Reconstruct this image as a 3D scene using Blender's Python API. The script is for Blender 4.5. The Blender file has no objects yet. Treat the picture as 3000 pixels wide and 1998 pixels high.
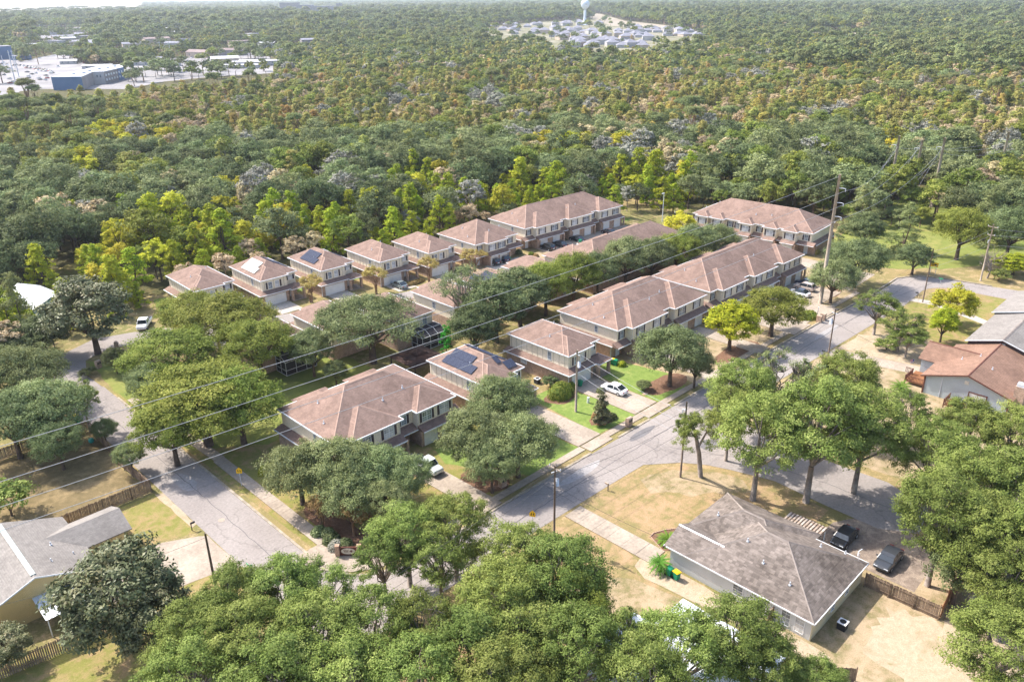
import bpy, math, random
import numpy as np
from mathutils import Vector, Matrix

# ------------------------------------------------------------------ camera, sky, sun, exposure
scene = bpy.context.scene
R = math.radians
PITCH, FOC, CAMH, ROLL, HEAD = 23.5, 2333.0, 60.0, -0.6, 45.0
cam_data = bpy.data.cameras.new("camera")
cam = bpy.data.objects.new("camera", cam_data)
scene.collection.objects.link(cam)
cam_data.sensor_width = 36.0
cam_data.lens = 36.0 * FOC / 3000.0
cam_data.clip_start = 1.0
cam_data.clip_end = 60000.0
cam.location = (0, 0, CAMH)
# world axes follow the street grid: +X runs along the main street, +Y away from it towards the woods
cam.matrix_world = (Matrix.Translation((0, 0, CAMH)) @ Matrix.Rotation(R(HEAD - 90), 4, 'Z')
                    @ Matrix.Rotation(R(90 - PITCH), 4, 'X') @ Matrix.Rotation(R(ROLL), 4, 'Z'))
scene.camera = cam

SUN_EL = 49.0
SUN_AZ = math.degrees(math.atan2(math.sin(R(151.5 - 45)), math.cos(R(151.5 - 45))))   # direction towards the sun, street grid
world = bpy.data.worlds.new("World")
scene.world = world
world.use_nodes = True
wn = world.node_tree
bg = wn.nodes["Background"]
sky = wn.nodes.new("ShaderNodeTexSky")
sky.sky_type = 'NISHITA'
sky.sun_disc = False
sky.sun_elevation = R(SUN_EL)
sky.sun_rotation = R(90 - SUN_AZ)
sky.air_density = 1.0
sky.dust_density = 2.5
wn.links.new(sky.outputs[0], bg.inputs[0])
bg.inputs[1].default_value = 0.15
sun_data = bpy.data.lights.new("sun", 'SUN')
sun_data.energy = 3.4
sun_data.angle = R(0.5)
sun_data.color = (1.0, 0.94, 0.86)
sun = bpy.data.objects.new("sun", sun_data)
scene.collection.objects.link(sun)
sd = Vector((math.cos(R(SUN_AZ)) * math.cos(R(SUN_EL)), math.sin(R(SUN_AZ)) * math.cos(R(SUN_EL)), math.sin(R(SUN_EL))))
sun.rotation_euler = sd.to_track_quat('Z', 'Y').to_euler()
sun.location = (0, 0, 200)
scene.view_settings.view_transform = 'Standard'
scene.view_settings.look = 'None'
scene.view_settings.exposure = 1.22
scene.view_settings.gamma = 1.0
scene.view_settings.use_curve_mapping = False
scene.render.engine = 'CYCLES'
cy = scene.cycles
cy.max_bounces = 5
cy.diffuse_bounces = 3
cy.glossy_bounces = 2
cy.transmission_bounces = 2
cy.transparent_max_bounces = 4
cy.volume_bounces = 0
cy.caustics_reflective = False
cy.caustics_refractive = False
cy.use_denoising = True
try:
    cy.denoiser = 'OPENIMAGEDENOISE'
except Exception: pass

# ------------------------------------------------------------------ helpers
COL = scene.collection
rnd = random.Random(7)

def G(px, py, z=0.0):
    """point of the ground (or of the level z) seen at a pixel of the 3000x1998 photograph, in street-grid metres"""
    p, r = R(PITCH), R(ROLL)
    x = (px - 1500) / FOC; y = -(py - 999) / FOC
    x, y = x * math.cos(r) - y * math.sin(r), x * math.sin(r) + y * math.cos(r)
    d = (x, math.cos(p) + y * math.sin(p), -math.sin(p) + y * math.cos(p))
    t = (CAMH - z) / -d[2]
    X, Y = d[0] * t, d[1] * t
    s = math.sqrt(.5)
    return ((X + Y) * s, (Y - X) * s)

def GD(dx, dy, z=0.0):
    return G(dx * 1.27443, dy * 1.27443, z)

def link(o, parent=None, label=None, cat=None, group=None, kind=None):
    COL.objects.link(o)
    if parent is not None: o.parent = parent
    tag(o, label, cat, group, kind)
    return o

def tag(o, label=None, cat=None, group=None, kind=None):
    if label: o['label'] = label
    if cat: o['category'] = cat
    if group: o['group'] = group
    if kind: o['kind'] = kind
    return o

def empty(name, loc=(0, 0, 0), rz=0.0, label=None, cat=None, group=None):
    o = bpy.data.objects.new(name, None)
    o.empty_display_size = 0.5
    o.location = loc; o.rotation_euler = (0, 0, rz)
    return link(o, None, label, cat, group)

class MB:
    def __init__(s): s.v = []; s.f = []; s.m = []
    def add(s, vs, fs, m=0):
        n = len(s.v); s.v += [tuple(v) for v in vs]
        for f in fs: s.f.append([i + n for i in f]); s.m.append(m)
        return s
    def quad(s, a, b, c, d, m=0): return s.add([a, b, c, d], [[0, 1, 2, 3]], m)
    def poly(s, pts, m=0): return s.add(pts, [list(range(len(pts)))], m)
    def box(s, x0, y0, z0, x1, y1, z1, m=0):
        v = [(x0, y0, z0), (x1, y0, z0), (x1, y1, z0), (x0, y1, z0), (x0, y0, z1), (x1, y0, z1), (x1, y1, z1), (x0, y1, z1)]
        return s.add(v, [[0, 3, 2, 1], [4, 5, 6, 7], [0, 1, 5, 4], [1, 2, 6, 5], [2, 3, 7, 6], [3, 0, 4, 7]], m)
    def prism(s, pts, z0, z1, m=0):
        n = len(pts)
        v = [(p[0], p[1], z0) for p in pts] + [(p[0], p[1], z1) for p in pts]
        f = [list(range(n))[::-1], list(range(n, 2 * n))] + [[i, (i + 1) % n, (i + 1) % n + n, i + n] for i in range(n)]
        return s.add(v, f, m)
    def tube(s, pts, rads, n=6, m=0, cap=True):
        pts = [Vector(p) for p in pts]; base = len(s.v)
        for i, p in enumerate(pts):
            d = (pts[min(i + 1, len(pts) - 1)] - pts[max(i - 1, 0)])
            d = d.normalized() if d.length > 1e-6 else Vector((0, 0, 1))
            a = d.cross(Vector((0, 0, 1)) if abs(d.z) < .9 else Vector((1, 0, 0))).normalized(); b = d.cross(a)
            for k in range(n):
                t = 2 * math.pi * k / n
                s.v.append(tuple(p + (a * math.cos(t) + b * math.sin(t)) * rads[i]))
        for i in range(len(pts) - 1):
            for k in range(n):
                s.f.append([base + i * n + k, base + i * n + (k + 1) % n, base + (i + 1) * n + (k + 1) % n, base + (i + 1) * n + k]); s.m.append(m)
        if cap:
            s.f.append([base + k for k in range(n)]); s.m.append(m)
            s.f.append([base + (len(pts) - 1) * n + k for k in range(n)][::-1]); s.m.append(m)
        return s
    def beam(s, a, b, w, h, m=0):
        a, b = Vector(a), Vector(b); d = (b - a).normalized()
        x = d.cross(Vector((0, 0, 1)))
        x = (x.normalized() if x.length > 1e-4 else Vector((1, 0, 0))) * w / 2
        z = x.cross(d).normalized() * h / 2
        v = [a - x - z, a + x - z, a + x + z, a - x + z, b - x - z, b + x - z, b + x + z, b - x + z]
        return s.add(v, [[0, 1, 2, 3], [7, 6, 5, 4], [0, 4, 5, 1], [1, 5, 6, 2], [2, 6, 7, 3], [3, 7, 4, 0]], m)
    def mesh(s, name, mats, smooth=False):
        me = bpy.data.meshes.new(name)
        me.from_pydata(s.v, [], s.f)
        for m in (mats if isinstance(mats, (list, tuple)) else [mats]): me.materials.append(m)
        me.polygons.foreach_set("material_index", s.m)
        if smooth: me.polygons.foreach_set("use_smooth", [True] * len(s.f))
        me.update()
        return me
    def build(s, name, mats, parent=None, loc=(0, 0, 0), rot=(0, 0, 0), smooth=False, **kw):
        o = bpy.data.objects.new(name, s.mesh(name, mats, smooth))
        o.location = loc; o.rotation_euler = rot
        return link(o, parent, **kw)

def inst(name, me, parent=None, loc=(0, 0, 0), rot=(0, 0, 0), scale=None, **kw):
    o = bpy.data.objects.new(name, me)
    o.location = loc; o.rotation_euler = rot
    if scale: o.scale = scale
    return link(o, parent, **kw)

def copy_tree(o, parent=None):
    c = o.copy(); COL.objects.link(c); c.parent = parent
    for ch in [k for k in KIDS.get(o.name, [])]: copy_tree(ch, c)
    return c

KIDS = {}
def index_kids():
    KIDS.clear()
    for o in bpy.data.objects:
        if o.parent: KIDS.setdefault(o.parent.name, []).append(o)

def copy_thing(o, loc, rz, label, **kw):
    c = copy_tree(o); c.location = loc; c.rotation_euler = (0, 0, rz)
    return tag(c, label, **kw)

# ------------------------------------------------------------------ materials
def nt(name):
    m = bpy.data.materials.new(name); m.use_nodes = True
    return m, m.node_tree, m.node_tree.nodes["Principled BSDF"]

def srgb(h):
    c = [int(h[i:i + 2], 16) / 255 for i in (0, 2, 4)]
    return tuple((x / 12.92 if x <= .04045 else ((x + .055) / 1.055) ** 2.4) for x in c) + (1,)

def N(t, typ, **kw):
    n = t.nodes.new(typ)
    for k, v in kw.items(): setattr(n, k, v)
    return n

def coord(t, kind='Object'):
    return N(t, "ShaderNodeTexCoord").outputs[kind]

def noise(t, vec, scale, detail=4, rough=.55, dist=0.0):
    n = N(t, "ShaderNodeTexNoise")
    n.inputs["Scale"].default_value = scale; n.inputs["Detail"].default_value = detail
    n.inputs["Roughness"].default_value = rough; n.inputs["Distortion"].default_value = dist
    t.links.new(vec, n.inputs["Vector"])
    return n.outputs["Fac"]

def ramp(t, fac, stops):
    r = N(t, "ShaderNodeValToRGB"); e = r.color_ramp.elements
    while len(e) < len(stops): e.new(.5)
    for k, (p, c) in enumerate(stops):
        e[k].position = p; e[k].color = c if isinstance(c, tuple) else (c, c, c, 1)
    t.links.new(fac, r.inputs[0])
    return r.outputs[0]

def mix(t, fac, a, b, mode='MIX'):
    m = N(t, "ShaderNodeMix", data_type='RGBA', blend_type=mode)
    for s, v in ((0, fac), (6, a), (7, b)):
        if isinstance(v, (int, float)): m.inputs[s].default_value = v
        elif isinstance(v, tuple): m.inputs[s].default_value = v
        else: t.links.new(v, m.inputs[s])
    return m.outputs[2]

def bump(t, bsdf, h, strength=.3, dist=.05):
    b = N(t, "ShaderNodeBump"); b.inputs["Strength"].default_value = strength; b.inputs["Distance"].default_value = dist
    t.links.new(h, b.inputs["Height"]); t.links.new(b.outputs[0], bsdf.inputs["Normal"])

def mth(t, op, a, b=None):
    n = N(t, "ShaderNodeMath", operation=op)
    for i, v in enumerate((a, b)):
        if v is None: continue
        if isinstance(v, (int, float)): n.inputs[i].default_value = v
        else: t.links.new(v, n.inputs[i])
    return n.outputs[0]

def surf(name, c1, c2=None, scale=1.0, rough=.85, fine=None, spec=.3, bumps=0.0, metal=0.0, world_space=True, stops=(.35, .65)):
    m, t, b = nt(name)
    b.inputs["Roughness"].default_value = rough; b.inputs["Metallic"].default_value = metal
    b.inputs["Specular IOR Level"].default_value = spec
    v = coord(t) if not world_space else N(t, "ShaderNodeNewGeometry").outputs["Position"]
    c2 = c2 or tuple(x * .85 for x in c1[:3]) + (1,)
    f = noise(t, v, scale)
    col = ramp(t, f, [(stops[0], c1), (stops[1], c2)])
    if fine:
        g = noise(t, v, fine, 3, .7)
        col = mix(t, 1.0, col, ramp(t, g, [(.3, .78), (.7, 1.12)]), 'MULTIPLY')
        if bumps: bump(t, b, g, bumps)
    t.links.new(col, b.inputs["Base Color"])
    return m

def shingle(name, base, dark, course=.105, streak=.5, tabs=True, tc=(.88, 1.10), tl=3.2):
    m, t, b = nt(name)
    b.inputs["Roughness"].default_value = .9; b.inputs["Specular IOR Level"].default_value = .2
    co = coord(t); sep = N(t, "ShaderNodeSeparateXYZ"); t.links.new(co, sep.inputs[0])
    info = N(t, "ShaderNodeObjectInfo").outputs["Random"]
    nb = noise(t, co, .22, 5, .6, .6)
    nb2 = noise(t, co, 1.4, 4, .65)
    gr = noise(t, co, 11, 2, .7)
    zz = mth(t, 'MULTIPLY', sep.outputs[2], 1 / course)
    fr = mth(t, 'FRACT', zz)
    line = ramp(t, fr, [(0.0, .80), (.22, 1.0)])
    # tabs: each course is cut into shingles of slightly different shades
    vec = N(t, "ShaderNodeCombineXYZ")
    row = mth(t, 'FLOOR', zz)
    t.links.new(mth(t, 'FLOOR', mth(t, 'MULTIPLY', mth(t, 'ADD', sep.outputs[0], mth(t, 'MULTIPLY', row, .37)), tl)), vec.inputs[0])
    t.links.new(mth(t, 'FLOOR', mth(t, 'MULTIPLY', mth(t, 'ADD', sep.outputs[1], mth(t, 'MULTIPLY', row, .37)), tl)), vec.inputs[1])
    t.links.new(row, vec.inputs[2])
    wn_ = N(t, "ShaderNodeTexWhiteNoise"); t.links.new(vec.outputs[0], wn_.inputs[0])
    tab = ramp(t, wn_.outputs[0], [(0, tc[0]), (1, tc[1])])
    st = N(t, "ShaderNodeMapping"); st.inputs["Scale"].default_value = (1.2, 1.2, .25); t.links.new(co, st.inputs[0])
    sk = noise(t, st.outputs[0], .8, 4, .6)
    f = ramp(t, mth(t, 'ADD', mth(t, 'MULTIPLY', nb, .6), mth(t, 'MULTIPLY', sk, .45)), [(.42, 0.0), (.66, streak)])
    col = mix(t, f, base, dark)
    col = mix(t, 1.0, col, line, 'MULTIPLY')
    if tabs: col = mix(t, 1.0, col, tab, 'MULTIPLY')
    col = mix(t, 1.0, col, ramp(t, gr, [(.25, .86), (.75, 1.12)]), 'MULTIPLY')
    col = mix(t, 1.0, col, ramp(t, nb2, [(.3, .93), (.7, 1.06)]), 'MULTIPLY')
    col = mix(t, 1.0, col, ramp(t, info, [(0, .94), (1, 1.04)]), 'MULTIPLY')
    t.links.new(col, b.inputs["Base Color"])
    bump(t, b, fr, .35, .02)
    return m

def brick_mat(name, c1, c2, mortar, scale=1.0):
    m, t, b = nt(name)
    b.inputs["Roughness"].default_value = .9
    co = coord(t); sep = N(t, "ShaderNodeSeparateXYZ"); t.links.new(co, sep.inputs[0])
    cb = N(t, "ShaderNodeCombineXYZ")
    t.links.new(mth(t, 'ADD', sep.outputs[0], sep.outputs[1]), cb.inputs[0]); t.links.new(sep.outputs[2], cb.inputs[1])
    br = N(t, "ShaderNodeTexBrick")
    br.inputs["Color1"].default_value = c1; br.inputs["Color2"].default_value = c2; br.inputs["Mortar"].default_value = mortar
    br.inputs["Scale"].default_value = 1.0; br.inputs["Brick Width"].default_value = .24 * scale; br.inputs["Row Height"].default_value = .085 * scale
    br.inputs["Mortar Size"].default_value = .012
    t.links.new(cb.outputs[0], br.inputs["Vector"])
    g = noise(t, co, 1.5, 4)
    g2 = noise(t, co, 7, 2)
    col = mix(t, 1.0, br.outputs[0], ramp(t, g, [(.3, .72), (.7, 1.15)]), 'MULTIPLY')
    col = mix(t, 1.0, col, ramp(t, g2, [(.3, .7), (.7, 1.25)]), 'MULTIPLY')
    t.links.new(col, b.inputs["Base Color"])
    return m

def siding(name, c, pitch=.18, depth=.8):
    m, t, b = nt(name)
    b.inputs["Roughness"].default_value = .6
    co = coord(t); sep = N(t, "ShaderNodeSeparateXYZ"); t.links.new(co, sep.inputs[0])
    fr = mth(t, 'FRACT', mth(t, 'MULTIPLY', sep.outputs[2], 1 / pitch))
    col = mix(t, 1.0, c, ramp(t, fr, [(0.0, .55), (.16, .95), (1, 1.0)]), 'MULTIPLY')
    col = mix(t, 1.0, col, ramp(t, noise(t, co, .7), [(.3, .93), (.7, 1.03)]), 'MULTIPLY')
    t.links.new(col, b.inputs["Base Color"]); bump(t, b, fr, depth, .03)
    return m

M = {}
M['stucco'] = surf('cream_stucco', srgb('ECE0CA'), srgb('E4D6BC'), .35, .9, fine=6, bumps=.1)
M['stucco_pale'] = surf('pale_stucco', srgb('DDD6C6'), srgb('D2CABA'), .4, .9, fine=6)
M['batten'] = surf('batten_paint', srgb('B9AF99'), srgb('AEA48E'), .4, .85)
M['brick'] = brick_mat('tan_brick', srgb('BC9A84'), srgb('A3806C'), srgb('B8AA98'))
M['roof'] = shingle('brown_shingles', srgb('927A6E'), srgb('58473F'), streak=.5)
M['cap'] = surf('ridge_shingles', srgb('A38A7C'), srgb('937A6E'), .8, .9, fine=9)
M['trim'] = surf('white_trim', srgb('E6E8EA'), srgb('D5D7D8'), .8, .5)
M['shutter'] = surf('dark_shutters', srgb('4C4246'), srgb('40373B'), 1.0, .6)
M['garage'] = surf('garage_door_paint', srgb('E2E2DF'), srgb('D6D6D3'), .5, .5)
M['door'] = surf('door_paint', srgb('C9C4BA'), srgb('BDB8AE'), .5, .5)
m, t, b = nt('window_glass')
b.inputs["Base Color"].default_value = srgb('59656F'); b.inputs["Roughness"].default_value = .12; b.inputs["Specular IOR Level"].default_value = .8
g_ = noise(t, coord(t), .9, 1)
t.links.new(ramp(t, g_, [(.35, srgb('39434C')), (.65, srgb('8B969E'))]), b.inputs["Base Color"])
M['glass'] = m
m, t, b = nt('window_with_blinds')
co = coord(t); sep = N(t, "ShaderNodeSeparateXYZ"); t.links.new(co, sep.inputs[0])
fr = mth(t, 'FRACT', mth(t, 'MULTIPLY', sep.outputs[2], 12))
t.links.new(mix(t, 1.0, ramp(t, noise(t, co, .8, 1), [(.35, srgb('8C9098')), (.6, srgb('D4D3D2'))]), ramp(t, fr, [(0, .8), (.4, 1.0)]), 'MULTIPLY'), b.inputs["Base Color"])
b.inputs["Roughness"].default_value = .15; b.inputs["Specular IOR Level"].default_value = .7
M['blinds'] = m
m, t, b = nt('solar_cells')
co = coord(t); br = N(t, "ShaderNodeTexBrick")
br.offset = 0
br.inputs["Color1"].default_value = srgb('33384A'); br.inputs["Color2"].default_value = srgb('3A4052'); br.inputs["Mortar"].default_value = srgb('5C6270')
br.inputs["Scale"].default_value = 1.0; br.inputs["Brick Width"].default_value = .16; br.inputs["Row Height"].default_value = .16; br.inputs["Mortar Size"].default_value = .006
t.links.new(co, br.inputs["Vector"]); t.links.new(br.outputs[0], b.inputs["Base Color"])
b.inputs["Roughness"].default_value = .75; b.inputs["Specular IOR Level"].default_value = .08
M['solar'] = m
M['alu'] = surf('aluminium', srgb('C8CCD0'), srgb('B8BCC2'), 2, .35, metal=.6)
M['asphalt'] = surf('asphalt', srgb('99918C'), srgb('8A827D'), .12, .9, fine=3.2, stops=(.3, .7))
# cracks and wear on the road
t = M['asphalt'].node_tree; b = t.nodes["Principled BSDF"]; src = b.inputs["Base Color"].links[0].from_socket
pos = N(t, "ShaderNodeNewGeometry").outputs["Position"]
vo = N(t, "ShaderNodeTexVoronoi", feature='DISTANCE_TO_EDGE'); vo.inputs["Scale"].default_value = .11
vm = N(t, "ShaderNodeVectorMath", operation='ADD'); t.links.new(pos, vm.inputs[0])
nz = N(t, "ShaderNodeTexNoise"); nz.inputs["Scale"].default_value = .35; nz.inputs["Detail"].default_value = 4; t.links.new(pos, nz.inputs["Vector"])
vs = N(t, "ShaderNodeVectorMath", operation='SCALE'); vs.inputs["Scale"].default_value = 5.0; t.links.new(nz.outputs["Color"], vs.inputs[0]); t.links.new(vs.outputs[0], vm.inputs[1])
t.links.new(vm.outputs[0], vo.inputs["Vector"])
c_ = mix(t, 1.0, src, ramp(t, vo.outputs["Distance"], [(0.0, .70), (.012, .93), (.03, 1.0)]), 'MULTIPLY')
c_ = mix(t, ramp(t, noise(t, pos, .05, 5, .6, 1.0), [(.45, 0.0), (.7, .25)]), c_, srgb('ACA49E'))
t.links.new(c_, b.inputs["Base Color"])
M['concrete'] = surf('concrete', srgb('AC9F90'), srgb('8F8274'), .25, .9, fine=2.5, stops=(.36, .72))
M['concrete_white'] = surf('new_concrete', srgb('BCB3A7'), srgb('A89F92'), .2, .9, fine=2.5)
M['kerb'] = surf('kerb_concrete', srgb('AEA291'), srgb('8F8474'), .8, .9, fine=3)
M['joint'] = surf('dirt_joint', srgb('8F7F68'), srgb('7B6C57'), 1, .95)
M['wood_fence'] = surf('grey_fence_wood', srgb('94806C'), srgb('6E5D4E'), 1.2, .9, fine=8)
M['wood_new'] = surf('brown_fence_wood', srgb('A0704C'), srgb('85593C'), 1.2, .9, fine=8)
M['pole_wood'] = surf('pole_wood', srgb('7F6F62'), srgb('63554B'), .8, .9, fine=9)
M['pole_grey'] = surf('pale_pole', srgb('B5A594'), srgb('98897A'), .6, .8, fine=6)
M['wire'] = surf('cable', srgb('A9A9AC'), srgb('A0A0A2'), 1, .5)
M['wire_dark'] = surf('dark_cable', srgb('5A5654'), srgb('4C4947'), 1, .6)
M['insul'] = surf('galvanised', srgb('CED2D8'), srgb('BFC3CA'), 1, .5)
M['dark'] = surf('dark_plastic', srgb('35363A'), srgb('2B2C30'), 1, .5)
M['green_bin'] = surf('green_bin_plastic', srgb('1F8A68'), srgb('1A7A5B'), 1, .5)
M['yellow'] = surf('yellow_plastic', srgb('E8C22A'), srgb('DDB520'), 1, .5)
M['sign_yellow'] = surf('sign_yellow', srgb('F0C020'), srgb('E8B81C'), 1, .5)
M['black'] = surf('black_paint', srgb('1E1E1E'), srgb('191919'), 1, .5)
M['tyre'] = surf('tyre_rubber', srgb('26262A'), srgb('202023'), 1, .8)
M['metal_roof'] = surf('white_metal_roof', srgb('DDE2E6'), srgb('CDD3D9'), .5, .4)
M['mesh_dark'] = surf('dark_screen_mesh', srgb('3D3A3E'), srgb('34323A'), 1.0, .8)
M['canopy'] = surf('brown_canopy_fabric', srgb('4A342C'), srgb('33241F'), .6, .9)
M['skin_trunk'] = None

def bark(name, a, b_): return surf(name, srgb(a), srgb(b_), 1.2, .95, fine=6, world_space=False)
M['bark'] = bark('bark', '6E5D50', '4B3F37')
M['bark_pale'] = bark('pale_bark', 'A3978C', '7C7068')
M['bark_tan'] = bark('tan_bark', '9C7F66', '7C614B')

def leaf(name, cols, rough=.7, spec=.1, trans=.3, hue=.0, mid=.495):
    """leaf colours are the leaves' own: mixed by a per-leaf attribute and by tree"""
    m, t, b = nt(name)
    at = N(t, "ShaderNodeAttribute"); at.attribute_name = "tint"
    info = N(t, "ShaderNodeObjectInfo").outputs["Random"]
    n = len(cols)
    col = ramp(t, at.outputs["Fac"], [(i / (n - 1), srgb(c)) for i, c in enumerate(cols)])
    hs = N(t, "ShaderNodeHueSaturation")
    t.links.new(col, hs.inputs["Color"])
    t.links.new(mth(t, 'ADD', mth(t, 'MULTIPLY', info, .035 + hue), mid - .0175 - hue / 2), hs.inputs["Hue"])
    t.links.new(mth(t, 'ADD', mth(t, 'MULTIPLY', mth(t, 'FRACT', mth(t, 'MULTIPLY', info, 7.31)), .4), .85), hs.inputs["Value"])
    t.links.new(hs.outputs[0], b.inputs["Base Color"])
    b.inputs["Roughness"].default_value = rough; b.inputs["Specular IOR Level"].default_value = spec
    out = t.nodes["Material Output"]
    tr = N(t, "ShaderNodeBsdfTranslucent"); t.links.new(hs.outputs[0], tr.inputs[0])
    mx = N(t, "ShaderNodeMixShader"); mx.inputs[0].default_value = trans
    t.links.new(b.outputs[0], mx.inputs[1]); t.links.new(tr.outputs[0], mx.inputs[2]); t.links.new(mx.outputs[0], out.inputs[0])
    return m

L = {}
L['live'] = leaf('live_oak_leaves', ['5C6840', '7E8A5A', 'A6AE80'], trans=.25)
L['olive'] = leaf('laurel_oak_leaves', ['5C6A2E', '808C40', 'A8A858'])
L['fresh'] = leaf('water_oak_leaves', ['56682F', '7C8C48', 'A6AE68'], trans=.3)
L['magnolia'] = leaf('magnolia_leaves', ['4C5438', '6E744E', '968A68'], .5, .25, .1)
L['dark'] = leaf('dark_leaves', ['4A5638', '68744C', '909466'])
L['bright'] = leaf('bright_leaves', ['708624', '9CAA30', 'C2C040'], trans=.35)
L['yellow'] = leaf('yellow_leaves', ['96962E', 'BCB43C', 'D2C650'], trans=.35, mid=.505)
L['spire'] = leaf('spire_leaves', ['2F7A26', '3F8E2E', '55A03A'])
L['cypress'] = leaf('cypress_leaves', ['88884E', 'A6A25A', 'BEB46E'], hue=.02, mid=.505)
L['orange'] = leaf('orange_leaves', ['9A8E48', 'B49E5A', 'C4AE6E'], hue=.02, mid=.503)
L['pine'] = leaf('pine_needles', ['66744A', '828A58', 'A2A270'])
L['tan'] = leaf('tan_twigs', ['A29272', 'BCAA84', 'CFBF9A'], trans=.05, mid=.5)
L['silver'] = leaf('silver_leaves', ['78786A', '969588', 'B0ADA0'], trans=.05)
L['brown'] = leaf('brown_leaves', ['867050', 'A08058', 'A3935F'])
L['crape'] = leaf('crape_leaves', ['948C4C', 'AE9F5E', 'C0AC6A'])
L['hedge'] = leaf('hedge_leaves', ['5B7030', '7F903E', 'A4A850'])
L['palm'] = leaf('palm_fronds', ['5A802F', '7A9A3C', '9CB050'])
# ------------------------------------------------------------------ houses of the estate
PITCHR = .52

def hip(mb, caps, x0, y0, x1, y1, z, p=PITCHR, thick=.16):
    """hip roof over an eave rectangle; closes its underside; collects ridge lines in caps"""
    w, d = x1 - x0, y1 - y0
    if w <= d:
        h = w / 2; a = (x0 + h, y0 + h, z + h * p); b = (x0 + h, y1 - h, z + h * p)
        faces = [[0, 1, 4], [1, 2, 5, 4], [2, 3, 5], [3, 0, 4, 5]]; ends = [(0, 4), (1, 4), (2, 5), (3, 5)]
    else:
        h = d / 2; a = (x0 + h, y0 + h, z + h * p); b = (x1 - h, y0 + h, z + h * p)
        faces = [[0, 1, 5, 4], [1, 2, 5], [2, 3, 4, 5], [3, 0, 4]]; ends = [(0, 4), (3, 4), (1, 5), (2, 5)]
    v = [(x0, y0, z), (x1, y0, z), (x1, y1, z), (x0, y1, z), a, b]
    mb.add(v, faces); mb.quad(v[3], v[2], v[1], v[0])
    if caps is not None:
        for i, j in ends: caps.append((v[i], v[j]))
        if (Vector(a) - Vector(b)).length > .3: caps.append((a, b))
    return v

def cap_mesh(caps, w=.34):
    mb = MB()
    for a, b in caps:
        a, b = Vector(a), Vector(b); d = (b - a)
        if d.length < .2: continue
        d.normalize(); s = d.cross(Vector((0, 0, 1))).normalized() * w / 2
        up = Vector((0, 0, .05)); dn = Vector((0, 0, -.06))
        mb.quad(a + s + dn, b + s + dn, b + up, a + up); mb.quad(a + up, b + up, b - s + dn, a - s + dn)
    return mb

def gutters(mb, segs, z, h=.17, w=.12):
    for (x0, y0), (x1, y1) in segs:
        mb.beam((x0, y0, z - h / 2 + .03), (x1, y1, z - h / 2 + .03), w, h)

WIN = {}
def window_mesh(w, h, kind):
    k = (w, h, kind)
    if k in WIN: return WIN[k]
    f = MB(); t = .07
    f.box(-w / 2 - t, -.06, -h / 2 - t, w / 2 + t, .0, -h / 2); f.box(-w / 2 - t, -.06, h / 2, w / 2 + t, 0, h / 2 + t)
    f.box(-w / 2 - t, -.06, -h / 2, -w / 2, 0, h / 2); f.box(w / 2, -.06, -h / 2, w / 2 + t, 0, h / 2)
    f.box(-w / 2, -.05, -.03, w / 2, -.005, .03)
    n = 2 if w > 1.3 else 1
    if n == 2: f.box(-.05, -.055, -h / 2, .05, -.004, h / 2)
    for s in range(n):                                                   # muntins of the upper sash
        c = (-w / 4 + s * w / 2) if n == 2 else 0
        f.box(c - .013, -.045, -h / 2, c + .013, -.012, h / 2)
    f.box(-w / 2, -.045, h * .25 - .013, w / 2, -.012, h * .25 + .013)
    f.box(-w / 2, -.045, -h * .25 - .013, w / 2, -.012, -h * .25 + .013)
    g = MB().box(-w / 2, -.03, -h / 2, w / 2, -.008, h / 2)
    sh = MB().box(-.19, -.05, -h / 2 - .06, .19, 0, h / 2 + .06)
    for i in range(9): sh.box(-.14, -.065, -h / 2 + (i + .3) * h / 9, .14, -.05, -h / 2 + (i + .75) * h / 9)
    r = (f.mesh('window', M['trim']), g.mesh('pane', M['blinds' if kind == 'b' else 'glass']), sh.mesh('shutter', M['shutter']))
    WIN[k] = r
    return r

ROT = {'F': 0, 'R': math.pi / 2, 'B': math.pi, 'L': -math.pi / 2}
def window(parent, x, y, z, w, h, face='F', shutters=True, kind='g'):
    fm, gm, sm = window_mesh(w, h, kind)
    rz = ROT[face]
    o = inst('window', fm, parent, (x, y, z), (0, 0, rz)); inst('pane', gm, o)
    if shutters:
        for s in (-1, 1):
            dx = s * (w / 2 + .30)
            inst('shutter', sm, parent, (x + dx * math.cos(rz), y + dx * math.sin(rz), z), (0, 0, rz))

GD_CACHE = {}
def garage_door(parent, x0, x1, y, h=2.15):
    w = round(x1 - x0, 2)
    if w not in GD_CACHE:
        mb = MB().box(0, 0, 0, w, .06, h)
        n = max(2, int(w / 1.2))
        for r_ in range(4):
            for c in range(n):
                mb.box(c * w / n + .07, -.03, r_ * h / 4 + .05, (c + 1) * w / n - .07, 0, (r_ + 1) * h / 4 - .05)
        GD_CACHE[w] = mb.mesh('garage_door', M['garage'])
    inst('garage_door', GD_CACHE[w], parent, (x0, y - .05, .02))

def downspout(parent, x, y, z1):
    MB().box(x - .04, y - .08, .1, x + .04, y - .01, z1).build('downspout', M['trim'], parent)

def vents(parent, spots):
    for x, y, z in spots:
        mb = MB().tube([(0, 0, -.2), (0, 0, .42)], [.07, .07], 6); mb.box(-.12, -.12, -.08, .12, .12, .06)
        mb.build('vent_pipe', M['insul'], parent, (x, y, z))

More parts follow.
